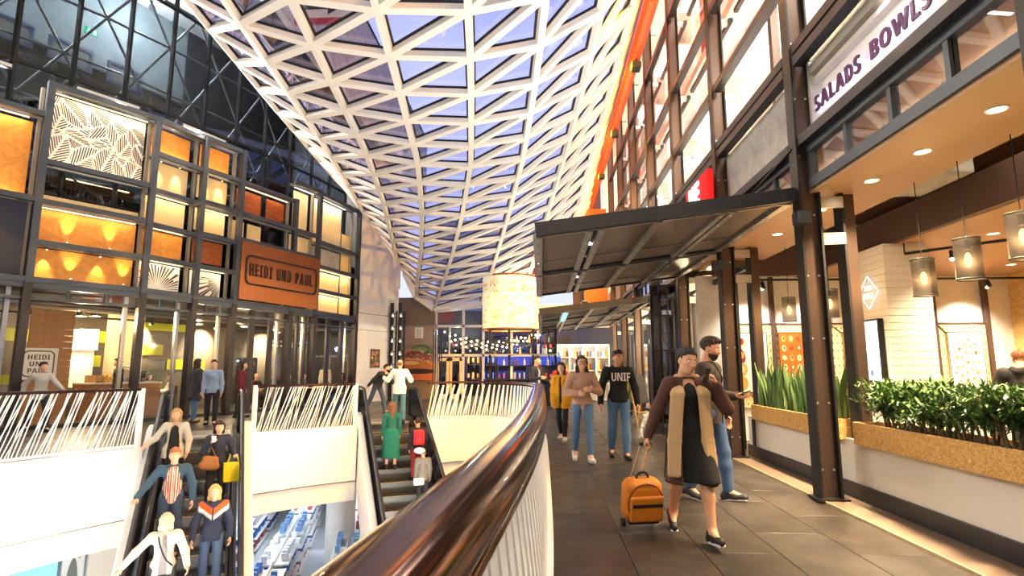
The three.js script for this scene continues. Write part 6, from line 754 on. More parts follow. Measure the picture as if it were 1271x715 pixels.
  if (o.beard) part(t, 'beard', rotG(cached('beard' + hc, () => field([-0.1, -0.16, -0.05], [0.1, 0.02, 0.13], hc, (x, y, z) => Math.max(smin(0.012, ell(x, y, z, 0, -0.042, 0.02, 0.06, 0.084, 0.073), caps(x, y, z, [0, -0.092, 0.052], [0, -0.088, 0.052], 0.024, 0.024)), y + 0.03 + (Math.abs(x) < 0.03 ? 0.012 : -Math.max(0, Math.abs(x) - 0.04) * 1.2), 0.0 - z))), hq, hd), cloth(o.beard));
  if (o.glasses) { for (const s of [-1, 1]) part(t, 'spectacle_rim', new THREE.TorusGeometry(0.022, 0.0025, 6, 18).applyQuaternion(hq).translate(...at(s * 0.033, 0.003, 0.097).toArray()), M.black); part(t, 'spectacle_bridge', rod(at(-0.011, 0.006, 0.1), at(0.011, 0.006, 0.1), 0.0025), M.black); }
  // clothes
  const T = o.top; if (T) {
    const g = T.g ?? 0.02, B = [[pel.clone().add(V(0.04, 0.02, 0)), pel.clone().add(V(-0.04, 0.02, 0)), 0.094 + g, 0.094 + g, 0.8], [pel, waist, 0.106 + g, 0.095 + g, 0.8], [waist, chest, 0.095 + g, 0.108 + g, 0.8], [J.arm[0].sh.clone().lerp(chest, 0.22), J.arm[1].sh.clone().lerp(chest, 0.22), 0.058 + g, 0.058 + g], [chest, neck.clone().add(V(0, -0.02, 0)), 0.088 + g, 0.052 + g * 0.6]];
    for (const s of [-1, 1]) B.push([pel.clone().add(V(s * 0.055, 0.03, 0)), pel.clone().add(V(s * 0.06, -0.2, 0)), 0.08 + g, 0.082 + g, 0.95]);
    const slv = T.sleeve ?? 1; for (const a of J.arm) { B.push([a.sh, slv < 0.5 ? a.sh.clone().lerp(a.el, slv * 2) : a.el, 0.042 + g * 0.75, 0.038 + g * 0.75]); if (slv > 0.5) B.push([a.el, a.el.clone().lerp(a.wr, (slv - 0.5) * 2), 0.038 + g * 0.75, 0.028 + g * 0.6]); }
    const hem = (T.hem ?? 0.86) + dy; if (T.hem < 0.8) { const kz = (J.leg[0].knee.z + J.leg[1].knee.z) / 2, zc = kz * 0.35, r = T.flare ?? 0.17; B.push([pel, V(0.05, hem, zc), 0.11 + g, r, 0.85], [pel, V(-0.05, hem, zc), 0.11 + g, r, 0.85]); for (const l of J.leg) B.push([l.hip, l.hip.clone().lerp(l.knee, Math.min(1, (l.hip.y - hem) / (l.hip.y - l.knee.y))), 0.085 + g, 0.075 + g]); }
    const ny = neck.y + (T.neck ?? 0.03), nz = neck.z, wr = (x, y, z) => 0.005 * Math.sin(y * 38 + x * 22 + z * 13) * (y < chest.y ? 1 : 0.3);
    const open = T.open ? (x, y, z) => (z > 0.02 + neck.z && y < neck.y - 0.0 ? T.open * (0.5 + 0.5 * Math.min(1, Math.max(0, (neck.y - y) / 0.5)) * (T.spread ?? 1)) - Math.abs(x - (T.shift ?? 0)) : -1) : null;
    const isHand = J.arm.map(a => a.wr); const cut = (x, y, z) => { const nearArm = isHand.some(q => (x - q.x) ** 2 + (z - q.z) ** 2 + (y - q.y) ** 2 < 0.12) && Math.abs(x) > 0.2; let c = Math.max(nearArm ? -1 : hem - y, Math.abs(x) < 0.12 ? y - ny - (T.collar ?? 0) : -1); c += wr(x, y, z); if (open) c = Math.max(c, open(x, y, z)); return c; };
    let geo = blob(B, cell, 0.013, cut); const tm = T.paint ? (paintG(geo, (x, y, z) => T.paint(x, y - dy, z)), vcol) : cloth(T.c, T.r);
    const tp = part(t, T.name ?? 'jacket', geo, tm, T.label);
    if (T.hood) part(tp, 'hood', blob([[neck.clone().add(V(-0.075, 0.015, -0.045)), neck.clone().add(V(0, -0.02, -0.1)), 0.035, 0.045], [neck.clone().add(V(0.075, 0.015, -0.045)), neck.clone().add(V(0, -0.02, -0.1)), 0.035, 0.045], [neck.clone().add(V(0.07, 0.01, -0.03)), neck.clone().add(V(0.04, -0.03, 0.07)), 0.028, 0.018], [neck.clone().add(V(-0.07, 0.01, -0.03)), neck.clone().add(V(-0.04, -0.03, 0.07)), 0.028, 0.018]], cell * 0.8, 0.012), cloth(T.c));
    if (o.under) part(t, o.under.name ?? 'shirt', blob([[pel, waist, 0.112, 0.102, 0.82], [waist, chest, 0.102, 0.116, 0.82], [chest, neck, 0.096, 0.055, 0.88], ...[-1, 1].map(s => [pel.clone().add(V(s * 0.05, 0.03, 0)), pel.clone().add(V(s * 0.05, -0.18, 0)), 0.088, 0.09, 0.95])], cell, 0.014, (x, y, z) => Math.max(0.84 + dy - y, y - neck.y - 0.01)), cloth(o.under.c));
  }
  const Bt = o.bottom; if (Bt) {
    const g = Bt.g ?? 0.014; if (Bt.type === 'skirt') { const hem = Bt.hem + dy, kz = (J.leg[0].knee.z + J.leg[1].knee.z) / 2, r = Bt.flare ?? 0.16; const B = [[waist, pel, 0.1 + g, 0.112 + g, 0.8]]; for (const l of J.leg) { const e = l.hip.clone().lerp(l.knee, Math.min(1.6, (l.hip.y - hem) / (l.hip.y - l.knee.y))); B.push([l.hip, e, 0.1 + g, r * 0.72]); } B.push([pel, V(0, hem - 0.03, kz * 0.5), 0.12 + g, r, 0.8]); part(t, Bt.name ?? 'skirt', blob(B, cell, 0.03, (x, y, z) => Math.max(hem - y, y - waist.y - 0.04) + 0.006 * Math.sin(Math.atan2(z, x) * 9)), cloth(Bt.c)); }
    else { const B = [[pel.clone().add(V(0.045, 0, 0)), pel.clone().add(V(-0.045, 0, 0)), 0.094 + g, 0.094 + g, 0.82]]; for (const l of J.leg) { const m = l.knee.clone().lerp(l.ank, 0.35); B.push([l.hip, l.knee, 0.078 + g, 0.053 + g], [l.knee, m, 0.053 + g, 0.054 + g], [m, l.ank.clone().lerp(l.knee, 0.08), 0.054 + g, (Bt.cuff ?? 0.05) + g * 0.5]); } part(t, Bt.name ?? 'trousers', blob(B, cell, 0.012, (x, y, z) => y - pel.y - 0.09 + 0.004 * Math.sin(y * 60 + x * 30)), cloth(Bt.c)); }
  }
  if (o.shoes) J.leg.forEach(l => { const sh = part(t, 'shoe', blob([[l.heel.clone().add(V(0, 0.0, 0)), l.toe, 0.043, 0.038], [l.heel, l.ank.clone().add(V(0, 0.005, -0.01)), 0.043, 0.046], [l.ank, l.heel.clone().lerp(l.toe, 0.55), 0.04, 0.036]], near ? 0.008 : 0.014, 0.01), cloth(o.shoes.c, 0.6)); if (o.shoes.sole) part(sh, 'sole', blob([[l.heel.clone().add(V(0, -0.026, 0)), l.toe.clone().add(V(0, -0.022, 0.012)), 0.022, 0.019]].flatMap(([a, b, r, q]) => [[a.clone().add(V(0.02, 0, 0)), b.clone().add(V(0.018, 0, 0)), r, q], [a.clone().add(V(-0.02, 0, 0)), b.clone().add(V(-0.018, 0, 0)), r, q]]), near ? 0.007 : 0.012, 0.006), cloth(o.shoes.sole, 0.6)); });
  const Wd = p => p.clone().multiplyScalar(S).applyAxisAngle(V(0, 1, 0), o.turn ?? 0).add(o.pos);
  return { t, J, S, Wd, neck, chest, pel, waist, hd, dy };
}
const JEANS = 0x46648c, DJEANS = 0x38537a;
{ // woman with the orange suitcase
  const P = person({ label: 'woman in an open brown coat and long beige scarf pulling an orange suitcase', near: 1, h: 1.71, pos: W(1.34, 0, 5.38), turn: 0.0, look: 18, nod: 10, tilt: -6, skin: 0xcf9a78, hair: { s: 'tied', c: 0x14100e }, legs: [[20, 5, -8], [-13, 20, 28]], lean: 3,
    arms: [{ u: [0.55, -0.8, 0.3], f: [-0.42, 0.9, 0.28], h: [-0.35, 0.9, -0.1], n: [-1, 0, -0.2], curl: 0.7 }, { u: [-0.42, -1, -0.12], f: [-0.34, -0.95, -0.15], curl: 0.95, n: [1, 0, 0.3] }],
    top: { c: 0x4a2c24, g: 0.028, hem: 0.5, flare: 0.19, open: 0.1, spread: 1.0, neck: 0.02, name: 'coat', label: 'open knee length brown coat' }, bottom: { type: 'skirt', hem: 0.52, c: 0x0c0b0d, flare: 0.17, name: 'dress' }, under: { c: 0x0c0b0d, name: 'dress_top' }, shoes: { c: 0x1a1a22, sole: 0xe8e8ea } });
  const n = P.neck; part(P.t, 'scarf', blob([[n.clone().add(V(0.085, 0, -0.02)), n.clone().add(V(0, 0.01, -0.075)), 0.04, 0.04], [n.clone().add(V(-0.085, 0, -0.02)), n.clone().add(V(0, 0.01, -0.075)), 0.04, 0.04], ...[-1, 1].flatMap(q => { const e = q < 0 ? 0.13 : 0.1; return [0, 0.035, 0.07].flatMap(w => [[n.clone().add(V(q * (0.07 + w * 0.3), 0.0, -0.015)), P.chest.clone().add(V(q * (0.085 + w), 0.02, 0.118 - w * 0.35)), 0.03, 0.026], [P.chest.clone().add(V(q * (0.085 + w), 0.02, 0.118 - w * 0.35)), P.pel.clone().add(V(q * (e + w), -0.06, 0.15 - w * 0.4)), 0.026, 0.025], [P.pel.clone().add(V(q * (e + w), -0.06, 0.15 - w * 0.4)), P.pel.clone().add(V(q * (e + 0.02 + w), q < 0 ? -0.36 : -0.28, 0.175 - w * 0.4)), 0.025, 0.022]]); })], 0.01, 0.008), cloth(0xb99a70, 0.95), 'long beige wool scarf hanging down both sides');
  const h = P.Wd(P.J.arm[0].wr.clone().addScaledVector(P.J.arm[0].h, 0.09)), hd = P.Wd(P.hd);
  one('phone', 'dark phone held to the ear of the woman with the suitcase', 'phone', rbx(0.012, 0.14, 0.07, 0.005).rotateZ(-0.35).rotateY(0.3).translate(h.x * 0.75 + hd.x * 0.25 - 0.005, h.y, h.z * 0.75 + hd.z * 0.25 + 0.02), mat(0x101014, 0.25));
  const hand = P.Wd(P.J.arm[1].wr.clone().addScaledVector(P.J.arm[1].h, 0.085)), base = W(0.93, 0, 5.74), t = thing('suitcase', 'orange soft trolley suitcase with black strap pulled by the woman', 'suitcase', base, 0.25), L = hand.clone().sub(base).applyAxisAngle(V(0, 1, 0), -0.25), om = mat(0xc8760f, 0.6), tilt = 0.18;
  const R = g => g.rotateX(tilt); part(t, 'shell', R(new RoundedBoxGeometry(0.38, 0.4, 0.22, 6, 0.09).translate(0, 0.27, 0)), om); part(t, 'front_pocket', R(new RoundedBoxGeometry(0.33, 0.24, 0.05, 4, 0.024).translate(0, 0.22, 0.13)), om); part(t, 'strap', R(rbx(0.3, 0.03, 0.012, 0.005).translate(0, 0.26, 0.158)), M.black); part(t, 'piping', R(new THREE.TorusGeometry(0.16, 0.008, 6, 32).scale(1.1, 1.1, 1).translate(0, 0.27, 0.1)), mat(0x8a4c08, 0.6)); part(t, 'top_handle', R(new THREE.TorusGeometry(0.06, 0.012, 8, 16, Math.PI).translate(0, 0.465, 0)), M.black);
  for (const s2 of [-1, 1]) { part(t, 'wheel', cyl(0.035, 0.03, 16).rotateZ(Math.PI / 2).translate(s2 * 0.15, 0.036, -0.05), M.black); part(t, 'telescope_rod', rod(V(s2 * 0.045, 0.44, -0.08), L.clone().add(V(s2 * 0.045, -0.01, 0)), 0.009), M.chrome); } part(t, 'grip', rod(L.clone().add(V(-0.06, 0, 0)), L.clone().add(V(0.06, 0, 0)), 0.014, 0.014, 10), M.black); part(t, 'skid', R(bx(0.3, 0.03, 0.06).translate(0, 0.075, 0.06)), M.black);
}
{ // man looking at his phone
  const P = person({ label: 'tall man in a dark jacket and jeans looking at the phone in his hand', near: 1, h: 1.88, pos: W(1.98, 0, 6.85), turn: 0.95, nod: 12, skin: 0xc89070, hair: { s: 'short', c: 0x2a1a12 }, beard: 0x3a261a, legs: [[10, 6, -4], [-10, 14, 14]], arms: [{ u: [0.2, -1, 0.05], f: [0.05, -1, 0.25] }, { u: [-0.25, -0.9, 0.3], f: [0.12, -0.1, 1], curl: 0.5, n: [0.2, 1, 0] }], top: { c: 0x2c211e, g: 0.028, hem: 0.8, open: 0.05, name: 'jacket' }, under: { c: 0x3d342f }, bottom: { c: DJEANS }, shoes: { c: 0x24242a, sole: 0xb8b8b8 } });
  const h = P.Wd(P.J.arm[1].wr.clone().add(V(0.01, 0.035, 0.09))); one('phone', 'phone lying in the palm of the tall man', 'phone', rbx(0.075, 0.01, 0.15, 0.004).rotateX(-0.35).rotateY(0.95).translate(h.x, h.y, h.z), mat(0x16161a, 0.2));
}
person({ label: 'woman in a pink beige sweater and blue jeans walking beside the hoodie man', near: 1, h: 1.72, pos: W(0.66, 0, 9.5), turn: 0.05, look: 4, skin: 0xd8a488, hair: { s: 'long', c: 0x3a2016 }, glasses: 1, legs: [[14, 4, -6], [-10, 16, 18]], arms: [{ u: [0.35, -0.9, 0.15], f: [-0.65, 0.15, 0.75], curl: 0.6 }, { u: [-0.35, -0.95, 0.05], f: [0.7, -0.05, 0.7], curl: 0.6 }], top: { c: 0xb08a76, g: 0.03, hem: 0.93, name: 'sweater' }, bottom: { c: 0x55789c, g: 0.006, cuff: 0.042 }, shoes: { c: 0xe2ddd4, sole: 0xf2eee6 } });
{
  const P = person({ label: 'man in a black hoodie with white block letters and blue jeans', near: 1, h: 1.81, wide: 1.1, pos: W(1.3, 0, 9.85), turn: -0.02, look: 22, skin: 0xcb9070, hair: { s: 'short', c: 0x2a1c14 }, legs: [[8, 3, -3], [-9, 12, 12]], arms: [{ u: [0.3, -1, -0.05], f: [0.12, -1, 0.15] }, { u: [-0.32, -1, 0.02], f: [-0.08, -1, 0.22] }], top: { c: 0x0b0b0d, g: 0.036, hem: 0.9, hood: 1, name: 'hoodie' }, bottom: { c: 0x4a6a8e, g: 0.018 }, shoes: { c: 0x15151a, sole: 0x2a2a2e } });
  let x = -0.12; for (const ch of 'UNIF') { const g = new TextGeometry(ch, { font, size: 0.1, depth: 0.01, curveSegments: 3 }); g.computeBoundingBox(); const w = g.boundingBox.max.x - g.boundingBox.min.x; g.translate(-g.boundingBox.min.x + x, 0, 0); const p = g.attributes.position; for (let i = 0; i < p.count; i++) p.setZ(i, p.getZ(i) - p.getX(i) ** 2 * 1.6); g.scale(1, 1.35, 1).rotateX(-0.05).translate(P.chest.x, P.chest.y - 0.045, P.chest.z + 0.148); part(P.t, 'print_letter', g, cloth(0xd8d0c8), 'white printed letter on the hoodie'); x += w + 0.014; }
}
person({ label: 'woman in a mustard yellow coat walking behind the couple', h: 1.64, pos: W(0.42, 0, 12.2), turn: -0.35, hair: { s: 'long', c: 0x2c1a12 }, legs: [[12, 4], [-10, 16, 14]], top: { c: 0xd0920a, g: 0.035, hem: 0.72, flare: 0.16, open: 0.03, name: 'coat' }, under: { c: 0x2a2426 }, bottom: { c: 0x22222a, g: 0.008 }, shoes: { c: 0xe0dcd4 } });
person({ label: 'man in a dark blue suit jacket standing behind the bronze rail bend', h: 1.86, pos: W(-0.16, 0, 16.6), turn: 0.9, hair: { s: 'short', c: 0x241812 }, arms: [{ u: [0.2, -1, 0.1], f: [0, -0.3, 1] }, { u: [-0.2, -1, 0.2], f: [0.2, 0.1, 1] }], top: { c: 0x1e2436, g: 0.028, hem: 0.78, open: 0.05 }, under: { c: 0x9aa6bc }, bottom: { c: 0x1e2436 }, shoes: { c: 0x111114 } });
person({ label: 'person in a dark jacket with a red scarf near the far bar', h: 1.7, pos: W(0.55, 0, 17.2), turn: -0.2, hair: { s: 'short', c: 0x1c1512 }, top: { c: 0x1c1c22, g: 0.035, hem: 0.8, paint: (x, y, z) => y > 1.36 ? 0xa82a24 : 0x1c1c22 }, bottom: { c: 0x24262e }, shoes: { c: 0x111114 } });
person({ label: 'person in a grey coat strolling under the far canopies', h: 1.72, pos: W(1.5, 0, 21), turn: 0.2, hair: { s: 'bob', c: 0x4a3020 }, top: { c: 0x54504c, g: 0.035, hem: 0.7 }, bottom: { c: 0x22242c }, shoes: { c: 0x1a1a1c } });

// ---- crowd on the left escalator, riding down towards the viewer
const E0 = (lx, z) => ESC[0].p(lx, z), E1 = (lx, z) => ESC[1].p(lx, z), down = ESC[0].th, up2 = ESC[1].th + Math.PI;
person({ label: 'fair haired woman in a dark top and pale cardigan high on the escalator', near: 1, h: 1.66, pos: E0(-0.4, 1.6), turn: down - 0.1, nod: 8, hair: { s: 'bob', c: 0xb08a58 }, legs: [[4, 3], [-3, 3]], arms: [{ u: [0.3, -1, 0.1], f: [0.0, -0.9, 0.4] }, { u: [-0.55, -0.85, 0.2], f: [-0.35, -0.3, 0.8], n: [0, -1, 0.2] }], top: { c: 0xb9b6aa, g: 0.03, hem: 0.78, open: 0.11, name: 'cardigan' }, under: { c: 0x18161a }, bottom: { c: 0x20222a }, shoes: { c: 0x15151a } });
{
  const P = person({ label: 'woman in a navy jacket with a bright yellow bag raising a white cup', near: 1, h: 1.66, pos: E0(0.34, 2.0), turn: down + 0.15, nod: 12, hair: { s: 'bob', c: 0x1c1412 }, legs: [[4, 3], [-3, 3]], arms: [{ u: [0.35, -0.95, 0.0], f: [0.0, -0.25, 0.95], curl: 0.9, n: [0, 1, 0] }, { u: [-0.35, -0.85, 0.35], f: [0.45, 0.75, 0.5], curl: 0.8 }], top: { c: 0x1c2236, g: 0.028, hem: 0.85, name: 'jacket' }, bottom: { c: 0x1a1c24 }, shoes: { c: 0x15151a } });
  const c = P.Wd(P.J.arm[1].wr.clone().addScaledVector(P.J.arm[1].h, 0.1)); one('paper_cup', 'white paper cup in the raised hand of the navy jacket woman', 'cup', new THREE.LatheGeometry([[0.001, 0], [0.03, 0], [0.042, 0.11], [0.04, 0.11], [0.001, 0.1]].map(q => new THREE.Vector2(q[0], q[1])), 16).translate(c.x, c.y - 0.05, c.z), M.paint);
  const b = P.Wd(P.J.arm[0].el.clone().lerp(P.J.arm[0].wr, 0.55)), bag = thing('shopping_bag', 'bright yellow shopping bag hanging from the forearm of the navy jacket woman', 'bag', V(b.x, b.y - 0.52, b.z), down + 0.1), ym = mat(0xe8d812, 0.5); part(bag, 'pouch', (() => { const g = new RoundedBoxGeometry(0.34, 0.36, 0.1, 3, 0.02).translate(0, 0.18, 0), p = g.attributes.position; for (let i = 0; i < p.count; i++) p.setX(i, p.getX(i) * (0.9 + 0.25 * p.getY(i))); g.computeVertexNormals(); return g; })(), ym); for (const s of [-1, 1]) part(bag, 'strap', new THREE.TubeGeometry(new THREE.CatmullRomCurve3([V(-0.1, 0.34, s * 0.03), V(-0.05, 0.5, s * 0.012), V(0, 0.555, 0), V(0.05, 0.5, s * 0.012), V(0.1, 0.34, s * 0.03)]), 16, 0.008, 6), ym);
  const d = P.Wd(P.chest.clone().add(V(-0.16, -0.38, 0.14))); const sb = thing('shoulder_bag', 'soft tan leather bag in front of the navy jacket woman', 'bag', d, down); part(sb, 'pouch', blob([[V(-0.1, 0, 0), V(0.1, -0.02, 0), 0.08, 0.08, 0.6], [V(-0.06, 0.12, 0), V(0.1, 0.1, 0), 0.06, 0.06, 0.6]], 0.014, 0.02), mat(0x8a5a2c, 0.6)); part(sb, 'strap', new THREE.TubeGeometry(new THREE.CatmullRomCurve3([V(-0.1, 0.12, 0), V(-0.02, 0.36, -0.06), V(0.12, 0.12, 0)]), 14, 0.01, 6), mat(0x6a421e, 0.6));
}
person({ label: 'ginger haired man in a red striped shirt and open denim jacket on the escalator', near: 1, h: 1.78, wide: 1.12, pos: E0(-0.3, 2.95), turn: down, nod: 5, skin: 0xdca48a, hair: { s: 'short', c: 0x9a6038 }, legs: [[4, 3], [-3, 3]], arms: [{ u: [0.35, -1, 0.05], f: [0.05, -1, 0.3] }, { u: [-0.6, -0.85, 0.1], f: [-0.4, -0.55, 0.6], n: [0, -1, 0.2] }], top: { c: 0x2c4a62, g: 0.032, hem: 0.82, open: 0.13, name: 'denim_jacket' }, bottom: { c: 0x2c3c54 }, shoes: { c: 0x1c1c20 } });
{ const last = scene.children[scene.children.length - 1]; const neckY = 1.44; const g = blob([[V(0, 0.96, 0), V(0, 1.1, 0), 0.135, 0.128, 0.84], [V(0, 1.1, 0), V(0, 1.3, 0.01), 0.128, 0.135, 0.84], [V(0, 1.3, 0.01), V(0, neckY, -0.01), 0.11, 0.065, 0.9]], 0.009, 0.02, (x, y) => Math.max(0.86 - y, y - neckY)); part(last, 'striped_shirt', paintG(g, x => [0xb8402e, 0xe8ddd0, 0x8a3a34, 0xd9b0a0][((x + 1) * 62 | 0) % 4]), vcol, 'red and white striped shirt'); }
person({ label: 'blonde woman in a navy jacket with orange and white chevron yoke', near: 1, h: 1.68, pos: E0(0.34, 3.5), turn: down - 0.05, skin: 0xdcae92, hair: { s: 'bob', c: 0xc8a060 }, legs: [[4, 3], [-3, 3]], arms: [{ u: [0.3, -1, 0.05], f: [0.1, -1, 0.2] }, { u: [-0.35, -1, 0.05], f: [-0.08, -0.95, 0.3] }], top: { c: 0x26304a, g: 0.034, hem: 0.84, name: 'sports_jacket', paint: (x, y, z) => { const v = y + Math.abs(x) * -0.7; if (z < -0.02 || Math.abs(x) > 0.23) return 0x27314c; if (Math.abs(x) < 0.012) return 0x27314c; return v > 1.36 ? 0x27314c : v > 1.25 ? 0xd8581e : v > 1.19 ? 0xeceae8 : v > 1.17 ? 0xb8bcc8 : 0x27314c; } }, bottom: { c: 0x4a6288 }, shoes: { c: 0xdcd8d0 } });
{
  const P = person({ label: 'grey haired woman in a white jacket with a black shoulder strap lowest on the escalator', near: 1, h: 1.66, pos: E0(-0.28, 4.1), turn: down + 0.05, nod: 2, skin: 0xdcae94, hair: { s: 'bob', c: 0xb8ac98 }, legs: [[4, 3], [-3, 3]], arms: [{ u: [0.4, -0.95, 0.1], f: [0.15, -0.7, 0.6] }, { u: [-0.75, -0.75, 0.1], f: [-0.6, -0.6, 0.45], n: [0, -1, 0.2] }], top: { c: 0xc4c0b8, g: 0.032, hem: 0.84, open: 0.05, name: 'jacket' }, under: { c: 0x8a8a90 }, bottom: { c: 0x3a3c44 }, shoes: { c: 0x2a2a2e } });
  part(P.t, 'bag_strap', new THREE.TubeGeometry(new THREE.CatmullRomCurve3([P.neck.clone().add(V(-0.1, 0.01, 0.02)), P.chest.clone().add(V(-0.06, 0.02, 0.16)), P.waist.clone().add(V(0.03, 0, 0.165)), P.pel.clone().add(V(0.13, 0.02, 0.13))]), 24, 0.012, 6), M.black, 'black shoulder strap');
}
// ---- right escalator, riding up
person({ label: 'person in a white jacket and jeans seen from behind at the escalator top', near: 1, h: 1.74, pos: E1(0.22, 0.2), turn: up2, hair: { s: 'balding', c: 0x8a5a3a }, legs: [[8, 10], [-6, 6]], arms: [{ u: [0.5, -0.8, 0.3], f: [0.2, 0.2, 0.9] }, { u: [-0.5, -0.8, 0.3], f: [-0.1, 0.4, 0.9] }], top: { c: 0xdfe8ee, g: 0.045, hem: 0.8, name: 'jacket' }, bottom: { c: 0x4a7a96 }, shoes: { c: 0x1a1a1c } });
person({ label: 'woman in a long teal green dress seen from behind on the escalator', near: 1, h: 1.6, pos: E1(-0.22, 1.75), turn: up2, noHands: false, hair: { s: 'long', c: 0x6a4426 }, legs: [[3, 2], [-2, 2]], top: { c: 0x0e5a50, g: 0.025, hem: 0.9, name: 'dress_top' }, bottom: { type: 'skirt', hem: 0.28, c: 0x0a6a58, flare: 0.19, name: 'long_skirt' }, shoes: { c: 0x14141a } });
{
  const P = person({ label: 'child in a black jacket with a red backpack on the escalator', near: 1, h: 1.45, pos: E1(0.36, 2.1), turn: up2, hair: { s: 'short', c: 0x2a1a14 }, legs: [[3, 2], [-2, 2]], top: { c: 0x1c1a20, g: 0.035, hem: 0.85, name: 'jacket' }, bottom: { c: 0x8a1c22 }, shoes: { c: 0x14141a } });
  const b = P.Wd(P.chest.clone().add(V(0, -0.08, -0.2))), bp = thing('backpack', 'red backpack on the back of the child in black', 'backpack', b, up2), rm = mat(0xd0202a, 0.6); part(bp, 'pouch', new RoundedBoxGeometry(0.26, 0.36, 0.15, 4, 0.06), rm); part(bp, 'pocket', new RoundedBoxGeometry(0.2, 0.16, 0.05, 3, 0.02).translate(0, -0.08, -0.09), rm); part(bp, 'loop', new THREE.TorusGeometry(0.03, 0.008, 6, 12, Math.PI).translate(0, 0.18, 0), M.black);
}
{
  const P = person({ label: 'small boy in a grey leather look jacket lowest on the right escalator', near: 1, h: 1.28, pos: E1(0.34, 2.85), turn: up2 - 0.1, hair: { s: 'short', c: 0x7a5030 }, legs: [[3, 2], [-2, 2]], top: { c: 0x6a6a66, r: 0.4, g: 0.045, hem: 0.8, name: 'jacket' }, bottom: { c: 0x26262c }, shoes: { c: 0x14141a } });
  const b = P.Wd(P.J.arm[0].wr.clone().add(V(-0.1, -0.1, -0.12))); one('white_bag', 'small white carrier bag at the side of the boy in grey', 'bag', new RoundedBoxGeometry(0.24, 0.16, 0.08, 3, 0.03).rotateY(up2).translate(b.x, b.y, b.z), M.paint);
  const c = P.Wd(P.hd.clone().add(V(0.12, 0.08, -0.05))); one('white_parcel', 'rounded white parcel carried above the shoulder of the boy', 'parcel', new THREE.SphereGeometry(0.1, 16, 10).scale(1.3, 0.7, 0.8).translate(c.x, c.y, c.z), M.paint);
}
{ const q = E1(0.1, -3.3); person({ label: 'dark haired man in a navy jacket leaning over beyond the escalator top', near: 1, h: 1.78, pos: q, turn: 1.15, lean: 32, look: 10, nod: -15, hair: { s: 'short', c: 0x18120f }, beard: 0x1c1410, legs: [[22, 8, -8], [-24, 8, 12]], arms: [{ u: [0.4, -0.8, 0.3], f: [0.2, -0.6, 0.7] }, { u: [-0.3, -0.7, -0.6], f: [-0.1, -0.6, -0.6] }], top: { c: 0x1e2636, g: 0.032, hem: 0.88 }, bottom: { c: 0x34496a }, shoes: { c: 0x4a3020 } }); }

// ---- people around the left restaurant
const at2 = (px, py, D) => { const p = atD(px, py, D); return V(p.x, 0, p.z); };
person({ label: 'person in a pale shirt with dark hair passing the square plaque', near: 0, h: 1.7, pos: at2(52, 470, 13.2).setY(0), turn: 1.1, hair: { s: 'short', c: 0x1c1410 }, legs: [[22, 6], [-18, 14, 14]], arms: [{ u: [0.3, -0.7, 0.6], f: [0.2, -0.5, 0.8] }, { u: [-0.3, -0.7, -0.6], f: [-0.1, -0.9, 0] }], top: { c: 0xb8b4ae, g: 0.03, hem: 0.82 }, bottom: { c: 0x2a2a30 }, shoes: { c: 0x1a1a1c } });
person({ label: 'man in a black shirt standing at the service counter', h: 1.8, pos: at2(146, 470, 16.3), turn: -0.6, hair: { s: 'short', c: 0x1c1410 }, top: { c: 0x1b1d22, g: 0.025, hem: 0.84 }, bottom: { c: 0x1c1c20 }, shoes: { c: 0x1a1a1c } });
person({ label: 'person in a dark grey coat and jeans waiting outside by the glass front', h: 1.78, pos: at2(243, 480, 15.6), turn: 2.6, hair: { s: 'long', c: 0x3a2418 }, top: { c: 0x33303a, g: 0.035, hem: 0.66, flare: 0.18 }, bottom: { c: 0x49688e }, shoes: { c: 0x5a3a26 } });
person({ label: 'person in a light blue shirt and dark trousers behind the escalator crowd', h: 1.74, pos: at2(264, 480, 15.0), turn: 0.4, hair: { s: 'short', c: 0x3a2418 }, top: { c: 0x8a9ab4, g: 0.03, hem: 0.84 }, bottom: { c: 0x1c1e24 }, shoes: { c: 0x1a1a1c } });
person({ label: 'person in a maroon sweater standing right of the drinks cooler', h: 1.72, pos: at2(300, 480, 17.2), turn: 1.8, hair: { s: 'bob', c: 0x2a1a14 }, top: { c: 0x6a1e28, g: 0.03, hem: 0.84 }, bottom: { c: 0x1c1e24 }, shoes: { c: 0x1a1a1c } });
person({ label: 'person in a cream blouse inside the glass front near the tall white wall', h: 1.72, pos: at2(403, 480, 24.5), turn: 0.3, hair: { s: 'bob', c: 0xb08a5a }, top: { c: 0xe0d2b8, g: 0.03, hem: 0.84 }, bottom: { c: 0x3a3430 }, shoes: { c: 0x1a1a1c } });
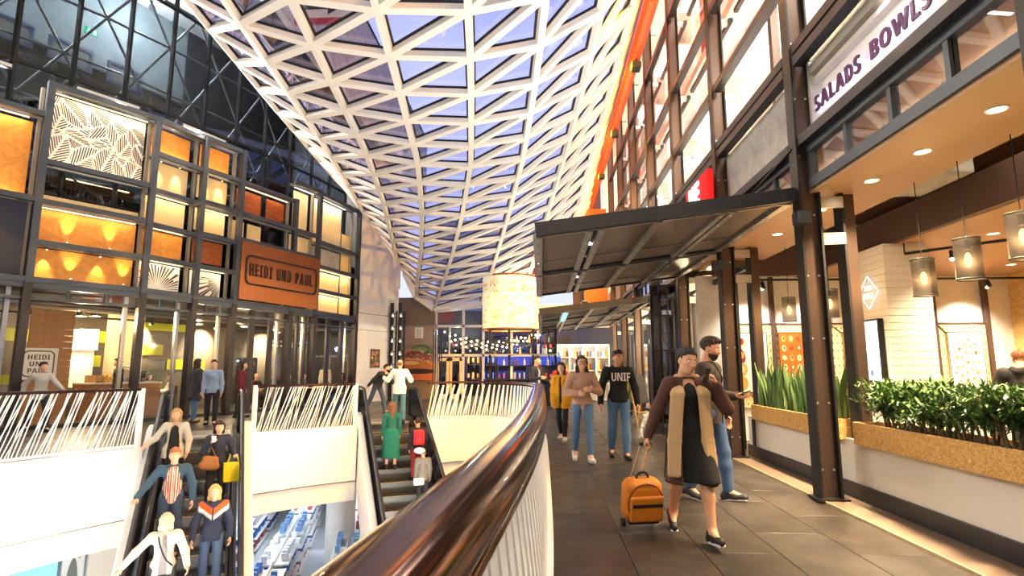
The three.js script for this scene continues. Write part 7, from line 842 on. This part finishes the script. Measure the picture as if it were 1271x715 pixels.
{
  const wt = mat(0xd9c3a0, 0.5), chairProto = (pos, turn) => { const t = thing('cafe_chair', 'dark wooden cafe chair occupied by a diner in the left restaurant', 'chair', pos, turn, 'occupied cafe chairs'); part(t, 'seat', rbx(0.42, 0.04, 0.42, 0.015).translate(0, 0.45, 0), M.mocha); part(t, 'backrest', rbx(0.4, 0.3, 0.03, 0.01).translate(0, 0.74, -0.2), M.mocha); for (const s of [-1, 1]) { part(t, 'leg', rod(V(s * 0.18, 0, 0.18), V(s * 0.17, 0.44, 0.17), 0.016), M.black); part(t, 'leg', rod(V(s * 0.18, 0, -0.2), V(s * 0.17, 0.6, -0.19), 0.016), M.black); } return t; };
  const D = [[186, 20.2, 0xa89880, 0x3a2a1e, 'bob', 'beige top and brown hair'], [212, 19.6, 0xe6dccb, 0x6a4a2e, 'long', 'white top and long hair'], [318, 20.8, 0x4a2a2a, 0x6a4a3a, 'balding', 'dark red shirt and thinning hair'], [341, 21.6, 0x23262e, 0x1c1410, 'short', 'black shirt beside the tall window posts'], [357, 21.2, 0x2c2e3a, 0x18120e, 'short', 'dark navy jumper and black hair'], [378, 22.8, 0x5a5a5e, 0x1c1410, 'short', 'grey jumper near the copper sign'], [425, 24.2, 0x2a2430, 0x20140e, 'long', 'dark blouse next to the last glass bay']];
  D.forEach(([px, d, top, hair, style, txt], i) => { const p = at2(px, 470, d), turn = [0.6, -0.8, 1.2, -0.4, 2.2, 0.3, -0.6][i]; chairProto(p, turn); if (i % 2 === 0) { const t = thing('cafe_table', 'small pale wood cafe table in front of a diner in the left restaurant', 'table', V(p.x + Math.sin(turn) * 0.85, 0, p.z + Math.cos(turn) * 0.85), turn, 'cafe tables in the left restaurant'); part(t, 'table_top', rbx(0.7, 0.04, 0.6, 0.015).translate(0, 0.76, 0), wt); part(t, 'pole', cyl(0.035, 0.72, 10).translate(0, 0.38, 0), M.black); part(t, 'base', cyl(0.22, 0.03, 20).translate(0, 0.016, 0), M.black); } person({ label: `seated diner in a ${txt}`, h: 1.72, pos: V(p.x, -0.4, p.z), turn, seat: 1, legs: [[84, 84, 0, 6], [84, 84, 0, 6]], arms: [{ u: [0.2, -0.9, 0.4], f: [-0.2, -0.1, 1] }, { u: [-0.2, -0.9, 0.4], f: [0.2, -0.1, 1] }], hair: { s: style, c: hair }, top: { c: top, g: 0.028, hem: 0.86 }, bottom: { c: 0x24242c }, shoes: { c: 0x18181c } }); });
}
person({ label: 'man in a black hooded jacket with his back turned at the plywood wall', near: 1, h: 1.78, pos: W(7.25, 0, 9.05), turn: 2.3, look: 20, nod: 14, hair: { s: 'short', c: 0x6a3a1e }, wide: 1.15, arms: [{ u: [0.4, -0.9, 0.2], f: [0.1, -0.5, 0.8] }, { u: [-0.4, -0.9, 0.2], f: [-0.1, -0.5, 0.8] }], top: { c: 0x17151a, g: 0.045, hem: 0.82, hood: 1 }, bottom: { c: 0x24242c }, shoes: { c: 0x18181c } });

scene.traverse(o => { if (o.isMesh) { if (o.name === 'goods' || o.name === 'bottle_row') o.userData.kind = 'stuff'; o.castShadow = o.receiveShadow = true; } });
renderer.render(scene, camera);
